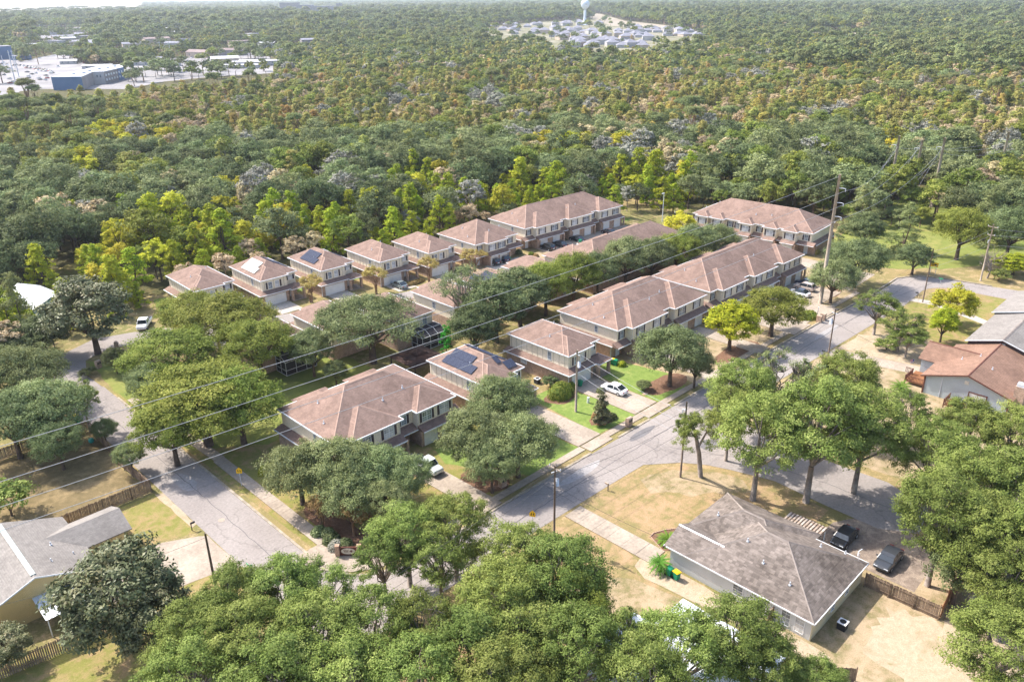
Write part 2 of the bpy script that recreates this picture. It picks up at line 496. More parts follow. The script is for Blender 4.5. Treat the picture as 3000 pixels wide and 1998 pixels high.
EZ = 5.6
def detached():
    W, D = 9.2, 14.4
    t = empty('brick_house')
    MB().prism([(-.45, -.45), (5.9, -.45), (5.9, 1.5), (8.85, 1.5), (8.85, D - .4), (-.45, D - .4)], -.3, 2.76).build('ground_floor_wall', M['brick'], t)
    MB().prism([(.4, .4), (6.2, .4), (6.2, 1.4), (8.8, 1.4), (8.8, D - .4), (.4, D - .4)], 2.76, EZ + .02).build('upper_wall', M['stucco'], t)
    r = MB(); caps = []
    hip(r, caps, 0, 1.0, W, D, EZ); hip(r, caps, 0.015, 0, 6.6, 9.0, EZ - .01)
    roof = r.build('roof', M['roof'], t)
    cap_mesh(caps[:]).build('ridge_cap', M['cap'], roof)
    g = MB(); gutters(g, [((0, 0), (6.6, 0)), ((6.6, 0), (6.6, 1)), ((6.6, 1), (W, 1)), ((W, 1), (W, D)), ((W, D), (0, D)), ((0, D), (0, 0))], EZ)
    g.build('gutter', M['trim'], t)
    s = MB()
    o_ = [(-.95, D), (-.95, -1.0), (6.5, -1.0)]; i_ = [(.41, D), (.41, .41), (6.5, .41)]
    for a in (0, 1):
        s.quad((*o_[a], 2.68), (*o_[a + 1], 2.68), (*i_[a + 1], 3.2), (*i_[a], 3.2))
        s.quad((*i_[a], 2.6), (*i_[a + 1], 2.6), (*o_[a + 1], 2.6), (*o_[a], 2.6))
    s.poly([(-.95, D, 2.6), (-.95, D, 2.68), (.41, D, 3.2), (.41, D, 2.6)])
    s.poly([(6.5, -1, 2.68), (6.5, -1, 2.6), (6.5, .41, 2.6), (6.5, .41, 3.2)])
    sk = s.build('lower_roof', M['roof'], t)
    pr = MB(); pc = []; hip(pr, pc, 6.05, -1.7, 9.5, 1.7, 2.7, .5)
    pr.build('porch_roof', M['roof'], t)
    g = MB(); gutters(g, [((-.95, D), (-.95, -1)), ((-.95, -1), (6.05, -1)), ((6.05, -1), (6.05, -1.7)), ((6.05, -1.7), (9.5, -1.7)), ((9.5, -1.7), (9.5, 1.7))], 2.68, .15)
    g.build('gutter', M['trim'], t)
    for x in (6.35, 9.1):
        MB().box(x - .24, -1.45, -.2, x + .24, -.97, 2.62).build('porch_column', M['brick'], t)
    MB().box(6.0, -1.6, -.1, 9.4, 1.5, .14).build('porch_floor', M['concrete'], t)
    dd = MB().box(7.1, 1.40, .14, 8.1, 1.5, 2.3); dd.box(7.25, 1.36, 1.2, 7.6, 1.4, 2.1); dd.box(7.62, 1.36, 1.2, 7.95, 1.4, 2.1); dd.build('front_door', M['trim'], t)
    garage_door(t, .35, 5.2, -.45)
    window(t, 2.3, .4, 4.15, .8, 1.35, 'F', False, 'g'); window(t, 3.9, .4, 4.15, .8, 1.35, 'F', False, 'b')
    sm = window_mesh(.8, 1.35, 'g')[2]
    for x in (1.5, 4.7): inst('shutter', sm, t, (x, .4, 4.15))
    window(t, 7.55, 1.4, 4.45, .9, .95, 'F', True, 'b')
    window(t, .4, 4.6, 4.25, .7, 1.35, 'L', False, 'g')
    window(t, -.45, 9.8, 1.9, 1.3, .7, 'L', False, 'b')
    window(t, 8.8, 8.0, 4.3, .8, 1.2, 'R', False, 'g')
    for x in (2.2, 7.3): window(t, x, D - .4, 4.2, .9, 1.45, 'B', False, 'g')
    window(t, 2.4, D - .4, 1.5, 1.5, 1.4, 'B', False, 'g')
    bm = MB().box(-.03, -.03, 3.15, .0, .04, EZ - .12).mesh('batten', M['batten'])
    for i in range(11): inst('batten', bm, t, (.4, 1.2 + i * 1.24, 0))
    bf = MB().box(-.04, -.03, 3.15, .04, .0, EZ - .12).mesh('batten', M['batten'])
    for x in (1.0, 3.1, 5.5): inst('batten', bf, t, (x, .4, 0))
    downspout(t, -.5, -.42, 2.6)
    vents(t, [(2.2, 6.2, EZ + 2.2 * PITCHR), (6.9, 9.5, EZ + 2.3 * PITCHR)])
    return t

def terrace(Lw, bays, rec_windows, rear=(), prot=1.25, porch=None, side_window=True, D=14.4, garages=True, single_win=False, sidewall='both'):
    """two-storey row: a long hip roof with hipped front bays, brick below and stucco above"""
    t = empty('terraced_house')
    y0 = -prot
    up = [(.4, .4)]
    for a, b in bays:
        if a > .5: up += [(a, .4), (a, y0 + .4)]
        else: up = [(.4, y0 + .4)]
        if b < Lw - .5: up += [(b, y0 + .4), (b, .4)]
        else: up += [(Lw - .4, y0 + .4)]
    if bays[-1][1] < Lw - .5: up.append((Lw - .4, .4))
    up += [(Lw - .4, D - .4), (.4, D - .4)]
    MB().prism(up, 2.76, EZ + .02).build('upper_wall', M['stucco'], t)
    lo = [(-.45, 1.2)]
    for a, b in bays:
        a = max(a, .2); b = min(b, Lw - .2)
        lo += [(a - .05, 1.2), (a - .05, y0 - .3), (b + .05, y0 - .3), (b + .05, 1.2)]
    lo += [(Lw + .45, 1.2), (Lw + .45, D - .4), (-.45, D - .4)]
    MB().prism(lo, -.3, 2.76).build('ground_floor_wall', M['brick'], t)
    r = MB(); caps = []
    hip(r, caps, 0, 0, Lw, D, EZ)
    for i, (a, b) in enumerate(bays):
        w = b - a + .8
        hip(r, caps, a - .4, y0, b + .4, y0 + max(w, 7) + .02 * i, EZ - .012)
    for i, (a, b) in enumerate(rear):
        hip(r, None, a, D - (b - a) - .5, b, D + 1.3, EZ - .15)
    roof = r.build('roof', M['roof'], t)
    cap_mesh(caps).build('ridge_cap', M['cap'], roof)
    g = MB(); seg = []; x = 0
    for a, b in bays:
        if a - .4 > x: seg.append(((x, 0), (a - .4, 0)))
        seg += [((a - .4, 0), (a - .4, y0)), ((a - .4, y0), (b + .4, y0)), ((b + .4, y0), (b + .4, 0))]; x = b + .4
    if x < Lw: seg.append(((x, 0), (Lw, 0)))
    seg += [((Lw, 0), (Lw, D)), ((Lw, D), (0, D)), ((0, D), (0, 0))]
    gutters(g, seg, EZ); g.build('gutter', M['trim'], t)
    # skirt roof between the floors
    s = MB(); g = MB()
    zs, zt = 2.68, 3.2
    ye = y0 - 1.0
    for a, b in bays:
        a_, b_ = a - .1, b + .1
        s.quad((a_, ye, zs), (b_, ye, zs), (b_, y0 + .41, zt + .1), (a_, y0 + .41, zt + .1))
        s.quad((a_, y0 + .4, zs - .08), (b_, y0 + .4, zs - .08), (b_, ye, zs - .08), (a_, ye, zs - .08))
        s.poly([(a_, ye, zs), (a_, y0 + .41, zt + .1), (a_, y0 + .41, zs - .08), (a_, ye, zs - .08)])
        s.poly([(b_, ye, zs - .08), (b_, y0 + .41, zs - .08), (b_, y0 + .41, zt + .1), (b_, ye, zs)])
        gutters(g, [((a_, ye), (b_, ye))], zs, .15)
    ed = 0.0; prev = -.9
    for a, b in bays + [(Lw + .9, Lw + .9)]:
        if a - .1 - prev > .8:                                       # porch roof over each recess
            s.quad((prev, -.9, zs + .02), (a - .1, -.9, zs + .02), (a - .1, .41, zt + .16), (prev, .41, zt + .16))
            s.quad((prev, .41, zs - .06), (a - .1, .41, zs - .06), (a - .1, -.9, zs - .06), (prev, -.9, zs - .06))
            s.poly([(prev, -.9, zs + .02), (prev, .41, zt + .16), (prev, .41, zs - .06), (prev, -.9, zs - .06)])
            gutters(g, [((prev, -.9), (a - .1, -.9))], zs, .14)
        prev = b + .1
    for xs, sg in ((-.95, 1), (Lw + .95, -1)):
        xi = xs + sg * 1.36
        q = [(xs, D - .2, zs), (xs, .4, zs), (xi, .4, zt), (xi, D - .2, zt)]
        if sg < 0: q = q[::-1]
        s.poly(q); s.poly([(v[0], v[1], zs - .08) for v in q][::-1])
        s.poly([(xs, D - .2, zs - .08), (xs, D - .2, zs), (xi, D - .2, zt), (xi, D - .2, zs - .08)])
        gutters(g, [((xs, .4), (xs, D - .2))], zs, .15)
    s.build('lower_roof', M['roof'], t); g.build('gutter', M['trim'], t)
    for a, b in bays:
        n = 1 if (b - a) < 5 or single_win else 2
        for k in range(n):
            cx = a + (b - a) * (k + .5) / n
            window(t, cx, y0 + .4, 4.3, 1.65, 1.4, 'F', True, 'b' if (k + len(bays)) % 2 else 'g')
            if garages and (b - a) >= 5: garage_door(t, cx - 1.25, cx + 1.25, y0 - .3, 2.2)
            elif garages: garage_door(t, cx - 1.3, cx + 1.3, y0 - .3, 2.2)
        for x in (a + .1, b - .1):
            MB().box(x - .06, y0 + .33, 3.3, x + .06, y0 + .4, EZ - .12).build('batten', M['stucco_pale'], t)
        MB().box(b + .05, ye + .15, -.2, b + .45, ye + .55, 2.58).build('porch_column', M['brick'], t)
    for x in rec_windows:
        window(t, x, .4, 4.3, .85, 1.35, 'F', True, 'g')
        dd = MB().box(x - .5, 1.1, .02, x + .5, 1.2, 2.25); dd.box(x - .3, 1.06, 1.1, x - .05, 1.1, 2.0); dd.box(x + .05, 1.06, 1.1, x + .3, 1.1, 2.0)
        dd.build('front_door', M['trim'], t)
    window(t, .4, 5.2, 4.4, .6, 1.1, 'L', False, 'g')
    window(t, -.45, 9.0, 1.7, .7, .9, 'L', False, 'g')
    for k in range(max(2, int(Lw / 5))):
        cx = (k + .5) * Lw / max(2, int(Lw / 5))
        window(t, cx, D - .4, 4.2, .9, 1.4, 'B', False, 'g')
    downspout(t, -.35, 1.18, 2.6)
    vents(t, [(1.6, 4.5, EZ + 1.6 * PITCHR), (3.4, 8.6, EZ + 3.4 * PITCHR), (Lw * .5, 3.0, EZ + 3 * PITCHR), (Lw * .5 + 4, 3.6, EZ + 3.6 * PITCHR)])
    return t

def solar(parent, x_eave, ys, zbase, rows, side=-1, tilt=None, w=1.0, h=1.65, mat='solar', xoff=1.2):
    """panels lying on the left (side=-1) or right slope: rows = list of (start, count)"""
    p = PITCHR; cz = 1 / math.sqrt(1 + p * p); sz = p * cz
    pm = MB().box(0, 0, 0, w - .03, h - .03, .04).mesh('solar_panel', [M[mat]])
    for r_, (st, n) in enumerate(rows):
        for k in range(n):
            u = xoff + r_ * h                                        # distance up the slope
            y = ys + (st + k) * w
            rot = Matrix(((0, cz, -sz), (-1, 0, 0), (0, sz, cz)))      # local x -> -Y, local y -> up-slope (+X), z -> normal
            if side > 0: rot = Matrix(((0, -cz, sz), (1, 0, 0), (0, sz, cz)))
            x = x_eave + (u * cz if side < 0 else -u * cz)
            o = bpy.data.objects.new('solar_panel', pm)
            o.matrix_local = Matrix.Translation((x - (sz * .1 if side < 0 else -sz * .1), y + (w if side < 0 else 0), zbase + u * sz + .1)) @ rot.to_4x4()
            link(o, parent)

house0 = detached(); index_kids()
def place_house(x, y, rz, label):
    if not getattr(place_house, 'used', False):
        place_house.used = True
        house0.location = (x, y, 0); house0.rotation_euler = (0, 0, rz)
        return tag(house0, label, 'house', 'brown roofed houses of the estate')
    return copy_thing(house0, (x, y, 0), rz, label, cat='house', group='brown roofed houses of the estate')

hr = R(-1.5)
H1 = place_house(61.9, 152.5, hr, 'brown roofed house at the left end of the back row behind a big oak')
H2 = place_house(74.3, 148.4, hr, 'beige and brick house in the back row with pale glaring solar panels')
H3 = place_house(86.7, 144.8, hr, 'beige house in the back row with dark blue solar panels beside a yellowing small tree')
H4 = place_house(99.3, 140.6, hr, 'beige house in the back row with a grey saloon on its driveway')
H5 = place_house(110.9, 137.7, hr, 'beige house in the back row between the grey saloon house and the duplex')
F2 = place_house(73.3, 78.7, 0, 'front row house with three groups of solar panels beside the brown canopy')
F3 = place_house(90.2, 77.1, 0, 'front row house with a white car on its driveway and dark porch roof')
M1 = place_house(66.2, 132.5, math.pi, 'middle row house with screened porch at the far left behind the oak')
M2 = place_house(78.0, 128.5, math.pi, 'middle row house second from the left behind the spreading live oak')
M3 = place_house(88.6, 123.5, math.pi, 'middle row house with a screened porch at its rear above the brown canopy')
M4 = place_house(101.3, 122.0, math.pi, 'middle row house behind the open branched oak, beige side wall')
M5 = place_house(112.9, 120.0, math.pi, 'middle row house with two dark solar arrays beside treetops')
M6 = place_house(125.0, 120.0, math.pi, 'middle row house with plain roof in front of the parked dark cars')

def bays(n, m, rw=3.0): return [(rw + i * m, (i + 1) * m - .1 if i < n - 1 else (i + 1) * m - .1) for i in range(n)]
def recs(n, m, rw=3.0): return [1.6 + i * m for i in range(n)]

def terr(x, y, rz, label, *a, **k):
    t = terrace(*a, **k); t.location = (x, y, 0); t.rotation_euler = (0, 0, rz)
    return tag(t, label, 'townhouse row', 'terraces of the estate')
H6 = terr(122.8, 134.8, hr, 'wide duplex in the back row with an open garage and two dark cars in front', 14.2, [(3.2, 9.2)], [1.7, 11.7])
H7 = terr(141.1, 136.0, R(-3), 'long terrace at the right end of the back row with six white garage doors', 36.0, bays(3, 12.0), recs(3, 12.0), rear=[(2, 7)])
F1 = terr(47.7, 81.4, 0, 'large duplex with streaked roof nearest the camera, behind live oaks', 21.0, [(2.6, 10.4), (13.6, 20.2)], [1.5, 12.0], rear=[(3, 9), (12, 18)])
F4 = terr(104.4, 78.0, 0, 'front row terrace with stained roof right of the white car house', 26.5, bays(2, 13.2), recs(2, 13.2), rear=[(4, 9), (15, 21)])
F5 = terr(132.6, 76.9, R(-1), 'long front row terrace beside the tall pale power pole', 36.0, bays(3, 12.0), recs(3, 12.0), rear=[(4, 9), (16, 22), (26, 32)])
H8 = terr(183.4, 114.0, R(-86), 'terrace at the end of the street with five front bays facing the camera', 33.0,
          [(2.0, 5.0), (6.2, 9.4), (14.2, 17.4), (20.8, 24.0), (25.8, 29.2)], [1.0, 10.9, 13.0, 19.0, 31.2], prot=1.5, single_win=True)
M7 = terr(164.5, 116.7, math.pi, 'long middle row terrace seen from behind above the treetops', 36.4, bays(3, 12.1), recs(3, 12.1), rear=[(3, 8), (15, 21)])

def roof_of(h):
    for o in bpy.data.objects:
        if o.parent == h and o.name.startswith('roof'): return o
M['solar_glare'] = surf('solar_cells_sun_glare', srgb('C9C5BE'), srgb('B2AFAA'), .9, .3)  # sun glare on dark cells, painted in as a pale base colour
solar(roof_of(H2), 0, 4.2, EZ, [(0, 6), (1, 5)], mat='solar_glare', xoff=1.0)
solar(roof_of(H2), 9.2, 3.5, EZ, [(0, 6), (1, 6)], side=1, xoff=.9)
solar(roof_of(H3), 0, 4.2, EZ, [(0, 6), (1, 5)], xoff=1.0)
solar(roof_of(H3), 9.2, 3.5, EZ, [(0, 5)], side=1, xoff=.9)
solar(roof_of(F2), 0, 4.4, EZ, [(0, 7), (1.6, 5)], xoff=.9)
solar(roof_of(F2), 9.2, 4.0, EZ, [(0, 8), (1, 7)], side=1, xoff=.9)
solar(roof_of(M5), 9.2, 3.0, EZ, [(0, 5), (2, 5)], side=1, xoff=.9)

# solar on the front slope of F2
def solar_front(parent, x0, y_eave, rows, w=1.0, h=1.65, up=.8):
    p = PITCHR; cz = 1 / math.sqrt(1 + p * p); sz = p * cz
    pm = MB().box(0, 0, 0, w - .03, h - .03, .04).mesh('solar_panel', [M['solar']])
    for r_, (st, n) in enumerate(rows):
        for k in range(n):
            u = up + r_ * h
            rot = Matrix(((1, 0, 0), (0, cz, -sz), (0, sz, cz)))
            o = bpy.data.objects.new('solar_panel', pm)
            o.matrix_local = Matrix.Translation((x0 + (st + k) * w, y_eave + u * cz - sz * .1, EZ + u * sz + .1)) @ rot.to_4x4()
            link(o, parent)
solar_front(roof_of(F2), 4.2, 1.0, [(2, 2), (1, 1)])

def porch_cage(x, y, rz, w, d, label):
    """screened pool-cage porch: dark mesh panels in a white aluminium frame"""
    t = empty('screened_porch', (x, y, 0), rz, label, 'screened porch')
    f = MB(); h = 2.5; b_ = .07
    xs = [0, w / 3, 2 * w / 3, w]
    for xx in xs:
        f.beam((xx, d, 0), (xx, d, h), b_, b_)
        f.beam((xx, d, h), (xx, d * .55, h + .9), b_, b_); f.beam((xx, d * .55, h + .9), (xx, 0, h + .9), b_, b_)
    for yy in (0, d * .5): f.beam((0, yy, 0), (0, yy, h + (.9 if yy == 0 else .9)), b_, b_); f.beam((w, yy, 0), (w, yy, h + .9), b_, b_)
    for z in (.05, 1.0, h): f.beam((0, d, z), (w, d, z), b_, b_); f.beam((0, 0, z), (0, d, z), b_, b_); f.beam((w, 0, z), (w, d, z), b_, b_)
    f.beam((0, d * .55, h + .9), (w, d * .55, h + .9), b_, b_)
    f.build('frame', M['trim'], t)
    s = MB()
    for k in range(3):
        a, b2 = xs[k] + .03, xs[k + 1] - .03
        s.quad((a, d - .02, .1), (b2, d - .02, .1), (b2, d - .02, h - .05), (a, d - .02, h - .05))
        s.quad((a, d - .02, h), (b2, d - .02, h), (b2, d * .55, h + .88), (a, d * .55, h + .88))
    for xx in (.02, w - .02): s.quad((xx, 0, .1), (xx, d - .05, .1), (xx, d - .05, h), (xx, 0, h + .8))
    s.quad((0, d * .55, h + .87), (w, d * .55, h + .87), (w, 0, h + .87), (0, 0, h + .87))
    s.build('screen', M['mesh_dark'], t)
    return t
porch_cage(66.0, 118.2, math.pi, 6.0, 3.2, 'screened porch with white frame behind the oak, left one of two')
porch_cage(88.4, 109.2, math.pi, 5.5, 3.2, 'screened porch with white frame above the brown canopy')

# brown canopy with hipped fabric top
cx, cy_ = G(1225, 1058, 1.6)
t = empty('garden_canopy', (cx, cy_, 0), 0, 'dark brown hipped fabric canopy on a lawn between the houses', 'canopy')
mb = MB(); hip(mb, None, -3.6, -3.6, 3.6, 3.6, 2.5, .35); mb.build('canopy_top', M['canopy'], t)
mb = MB()
hip(mb, None, -1.3, -1.3, 1.3, 1.3, 3.5, .35)
mb.build('vent_cap', M['canopy'], t)
for sx in (-3.3, 3.3):
    for sy in (-3.3, 3.3): MB().box(sx - .06, sy - .06, 0, sx + .06, sy + .06, 2.5).build('post', M['dark'], t)
# ------------------------------------------------------------------ trees
def leaf_mesh(name, P, Nrm, size, tint, mat, rng, aspect=.55, droop=0.0):
    """rhombic leaf sprays at points P facing roughly Nrm"""
    n = len(P)
    r = rng.normal(size=(n, 3)); a = np.cross(Nrm, r); a /= np.linalg.norm(a, axis=1)[:, None] + 1e-9
    b = np.cross(Nrm, a); b /= np.linalg.norm(b, axis=1)[:, None] + 1e-9
    if droop: a[:, 2] -= droop; a /= np.linalg.norm(a, axis=1)[:, None]
    s = (size * rng.uniform(.6, 1.35, n))[:, None]
    V = np.empty((n, 4, 3))
    V[:, 0] = P - a * s * .5; V[:, 1] = P + b * s * aspect * .5; V[:, 2] = P + a * s * .5 + Nrm * s * .08; V[:, 3] = P - b * s * aspect * .5
    me = bpy.data.meshes.new(name)
    me.vertices.add(n * 4); me.vertices.foreach_set("co", V.ravel())
    me.loops.add(n * 4); me.loops.foreach_set("vertex_index", np.arange(n * 4, dtype=np.int32))
    me.polygons.add(n); me.polygons.foreach_set("loop_start", np.arange(0, n * 4, 4, dtype=np.int32))
    try: me.polygons.foreach_set("loop_total", np.full(n, 4, dtype=np.int32))
    except Exception: pass
    at = me.attributes.new("tint", 'FLOAT', 'FACE')
    at.data.foreach_set("value", np.clip(tint, 0, 1).astype(np.float32))
    me.materials.append(mat); me.update(); me.validate()
    return me

def crown_points(rng, n, h, r, zc, rz, nclump, rc, shape='round', sub=9, open_=0.0, flat=.75):
    """leaf positions gathered in twigs, twigs in clumps, clumps on the crown's outer volume"""
    C = []
    tries = 0
    while len(C) < nclump and tries < 6000:
        tries += 1
        d = rng.normal(size=3); d /= np.linalg.norm(d)
        if shape == 'round' and d[2] < -.45: continue
        if shape == 'umbrella' and d[2] < -.12: continue
        k = rng.uniform(.45, .98) ** .6
        if shape == 'cone':
            z = rng.uniform(0, 1) ** 1.25; rr = r * (1 - z * .93) * rng.uniform(.5, 1.0); a = rng.uniform(0, 2 * math.pi)
            c = np.array([rr * math.cos(a), rr * math.sin(a), zc - rz + z * 2 * rz])
        elif shape == 'column':
            z = rng.uniform(0, 1); rr = r * (.35 + .65 * math.sin(math.pi * min(1, z * .8 + .15))) * rng.uniform(.3, 1.0); a = rng.uniform(0, 2 * math.pi)
            c = np.array([rr * math.cos(a), rr * math.sin(a), zc - rz + z * 2 * rz])
        else:
            c = np.array([0, 0, zc]) + d * np.array([r, r, rz]) * k * (1 - .6 * rc / r)
        if all(np.linalg.norm((c - q) / np.array([1, 1, .7])) > rc * (.75 - .25 * (tries / 6000)) for q in C): C.append(c)
    C = np.array(C); nc = len(C)
    rcs = rc * rng.uniform(.7, 1.25, nc)
    # twigs
    ns = nc * sub
    d = rng.normal(size=(ns, 3)); d /= np.linalg.norm(d, axis=1)[:, None]
    d[:, 2] = np.abs(d[:, 2]) * 1.15 - .35
    ci = np.repeat(np.arange(nc), sub)
    S = C[ci] + d * rcs[ci][:, None] * rng.uniform(.55, 1.05, ns)[:, None] * np.array([1, 1, flat])
    keep = rng.uniform(size=ns) > open_
    S = S[keep]; d = d[keep]; ci = ci[keep]; ns = len(S)
    per = n // ns + 1
    si = np.repeat(np.arange(ns), per)
    off = rng.normal(size=(len(si), 3)) * (rcs[ci[si]] * .23)[:, None] * np.array([1, 1, .62])
    P = S[si] + off
    nrm = d[si] * .9 + off / (np.linalg.norm(off, axis=1)[:, None] + 1e-6) * .35 + np.array([0, 0, .55]) + rng.normal(size=P.shape) * .45
    nrm /= np.linalg.norm(nrm, axis=1)[:, None]
    tclump = rng.uniform(.2, .8, nc); tt = tclump[ci[si]] * .45 + rng.uniform(0, .42, len(si)) + rng.uniform(-.1, .15, ns)[si]
    P[:, 2] = np.maximum(P[:, 2], .3)
    return P, nrm, tt, C, S

def trunk_mesh(name, rng, h, C, S, r0, fork, mat, limbs=9, twigs=0, lean=(0, 0), stems=1, tw=.025):
    mb = MB()
    order = rng.permutation(len(C))
    for s_ in range(stems):
        bx, by = (rng.uniform(-.5, .5, 2) * (1 if stems > 1 else 0)) * r0 * 4
        top = Vector((bx * 2 + lean[0], by * 2 + lean[1], fork * h))
        mb.tube([(bx, by, -.3), (bx * 1.2 + lean[0] * .4, by * 1.2 + lean[1] * .4, fork * h * .5), tuple(top)], [r0 * 1.25, r0, r0 * .85], 7)
        for i in order[s_::stems][:limbs]:
            c = Vector(C[i]); a = top.copy(); d = c - a
            m1 = a + d * .35 + Vector((0, 0, d.length * .10)) + Vector(rng.normal(size=3) * d.length * .06)
            m2 = a + d * .7 + Vector((0, 0, d.length * .06)) + Vector(rng.normal(size=3) * d.length * .05)
            k = r0 * .5
            mb.tube([a, m1, m2, c], [k, k * .7, k * .42, k * .16], 5, cap=False)
            if twigs:
                near = np.argsort(np.linalg.norm(S - C[i], axis=1))[:twigs]
                for j in near:
                    q = Vector(S[j]); st = m2.lerp(c, .5)
                    mb.tube([st, st.lerp(q, .5) + Vector(rng.normal(size=3) * .12), q], [tw * 2, tw * 1.3, tw * .6], 3, cap=False)
    return mb.mesh(name, mat, True)

PROTO = {}
def proto(key, seed, n, size, h, r, mat, zc=.62, rz=.36, ncl=26, rc=.3, shape='round', sub=9, open_=0.0, bark='bark', r0=.03, fork=.3,
          limbs=10, twigs=0, aspect=.55, droop=0.0, flat=.75, lean=(0, 0), stems=1, tw=.025):
    rng = np.random.default_rng(seed)
    P, nr, tt, C, S = crown_points(rng, n, h, r, zc * h, rz * h, ncl, rc * r, shape, sub, open_, flat)
    crown = leaf_mesh('crown', P, nr, size, tt, mat, rng, aspect, droop)
    tr = trunk_mesh('trunk', rng, h, C, S, r0 * h, fork, M[bark], limbs, twigs, lean, stems, tw)
    PROTO.setdefault(key, []).append((crown, tr, h, r))

# near prototypes (h, r in metres; scaled when placed)
for s in (1, 2): proto('live', s, 34000, .24, 10, 6.2, L['live'], .58, .38, 62, .24, 'round', 12, .03, 'bark', .035, .26, 14, 4)
for s in (3, 4): proto('oak', s, 34000, .24, 11, 6.0, L['olive'], .58, .40, 62, .23, 'round', 12, .05, 'bark', .034, .26, 14, 4)
for s in (5, 6, 7): proto('laurel', s, 36000, .23, 14, 5.6, L['fresh'], .60, .38, 70, .21, 'round', 12, .10, 'bark_pale', .022, .3, 18, 7, .5)
for s in (8, 9): proto('airy', s, 15000, .22, 12, 5.2, L['fresh'], .62, .34, 38, .2, 'round', 9, .35, 'bark_pale', .022, .3, 26, 9, .5, tw=.035)
proto('grey', 10, 7000, .22, 11, 5, L['live'], .6, .36, 34, .22, 'round', 9, .45, 'bark_pale', .022, .28, 30, 10, tw=.045)
for s in (11, 12): proto('magnolia', s, 19000, .36, 12, 5.4, L['magnolia'], .53, .45, 70, .22, 'round', 12, .0, 'bark', .03, .2, 12, 3, .5)
proto('spread', 13, 38000, .24, 11, 8.5, L['live'], .66, .27, 52, .19, 'umbrella', 12, .1, 'bark', .045, .3, 20, 6, flat=.55)
proto('openlimb', 14, 7500, .24, 13, 6.8, L['live'], .68, .28, 24, .24, 'round', 12, .15, 'bark_pale', .03, .3, 24, 6, flat=.6)
proto('dark', 15, 24000, .25, 10, 4.4, L['dark'], .55, .42, 56, .26, 'round', 10, .02, 'bark', .03, .2, 10, 2)
proto('crape', 16, 4200, .2, 6, 3.0, L['crape'], .66, .3, 24, .25, 'umbrella', 9, .2, 'bark_tan', .018, .3, 10, 5, stems=4, tw=.02)
proto('crapebrown', 17, 4200, .2, 6, 2.6, L['brown'], .64, .33, 26, .25, 'round', 9, .15, 'bark_tan', .018, .35, 10, 5, stems=5, tw=.02)
proto('yellow', 18, 13000, .28, 9, 3.9, L['yellow'], .56, .42, 46, .25, 'round', 10, .1, 'bark', .03, .25, 10, 3)
proto('bright', 19, 22000, .25, 9, 3.6, L['bright'], .54, .44, 60, .26, 'round', 11, .0, 'bark', .03, .2, 10, 3)
proto('conifer', 20, 9000, .22, 10, 3.4, L['pine'], .5, .48, 46, .25, 'cone', 9, .0, 'bark', .03, .15, 6, 0)
proto('spire', 21, 2600, .18, 6, .8, L['spire'], .5, .48, 26, .5, 'column', 9, .0, 'bark', .02, .15, 2, 0)
proto('bush', 22, 2600, .2, 2.4, 1.5, L['dark'], .5, .42, 16, .36, 'round', 9, 0, 'bark', .03, .1, 3, 0)
proto('greenbush', 23, 2600, .2, 2.4, 1.6, L['fresh'], .5, .42, 16, .36, 'round', 9, .1, 'bark', .03, .1, 3, 0)
proto('smallmag', 24, 7000, .24, 5, 1.35, L['magnolia'], .52, .46, 34, .4, 'cone', 9, .0, 'bark', .02, .1, 3, 0)
# bare tree
rngb = np.random.default_rng(77)
def bare(seed, h, r):
    rng = np.random.default_rng(seed); mb = MB()
    def grow(a, d, ln, rad, lvl):
        b_ = a + d * ln
        m_ = (a + b_) / 2 + Vector(rng.normal(size=3)) * ln * .07
        mb.tube([a, m_, b_], [rad, rad * .8, rad * .6], 5 if lvl < 2 else 3, cap=False)
        if lvl < 4:
            for k in range(4 if lvl else 5):
                nd = (d + Vector(rng.normal(size=3)) * .62 + Vector((0, 0, .12))).normalized()
                grow(a + (b_ - a) * rng.uniform(.45, 1.0), nd, ln * rng.uniform(.55, .8), rad * .52, lvl + 1)
    grow(Vector((0, 0, -.2)), Vector((0, 0, 1)), h * .32, h * .022, 0)
    return mb.mesh('trunk', M['bark_pale'], True)

TREECOUNT = {}
def tree(key, x, y, h, r, label, group='trees among the houses', cat='tree', name='tree', k=None, rz=None, z=0.0):
    lst = PROTO[key]; i = TREECOUNT.get(key, 0); TREECOUNT[key] = i + 1
    crown, tr, ph, pr_ = lst[(k if k is not None else i) % len(lst)]
    t = empty(name, (x, y, z), rnd.uniform(0, 6.28) if rz is None else rz, label, cat, group)
    sc = (r / pr_, r / pr_, h / ph)
    inst('crown', crown, t, scale=sc); inst('trunk', tr, t, scale=sc)
    return t

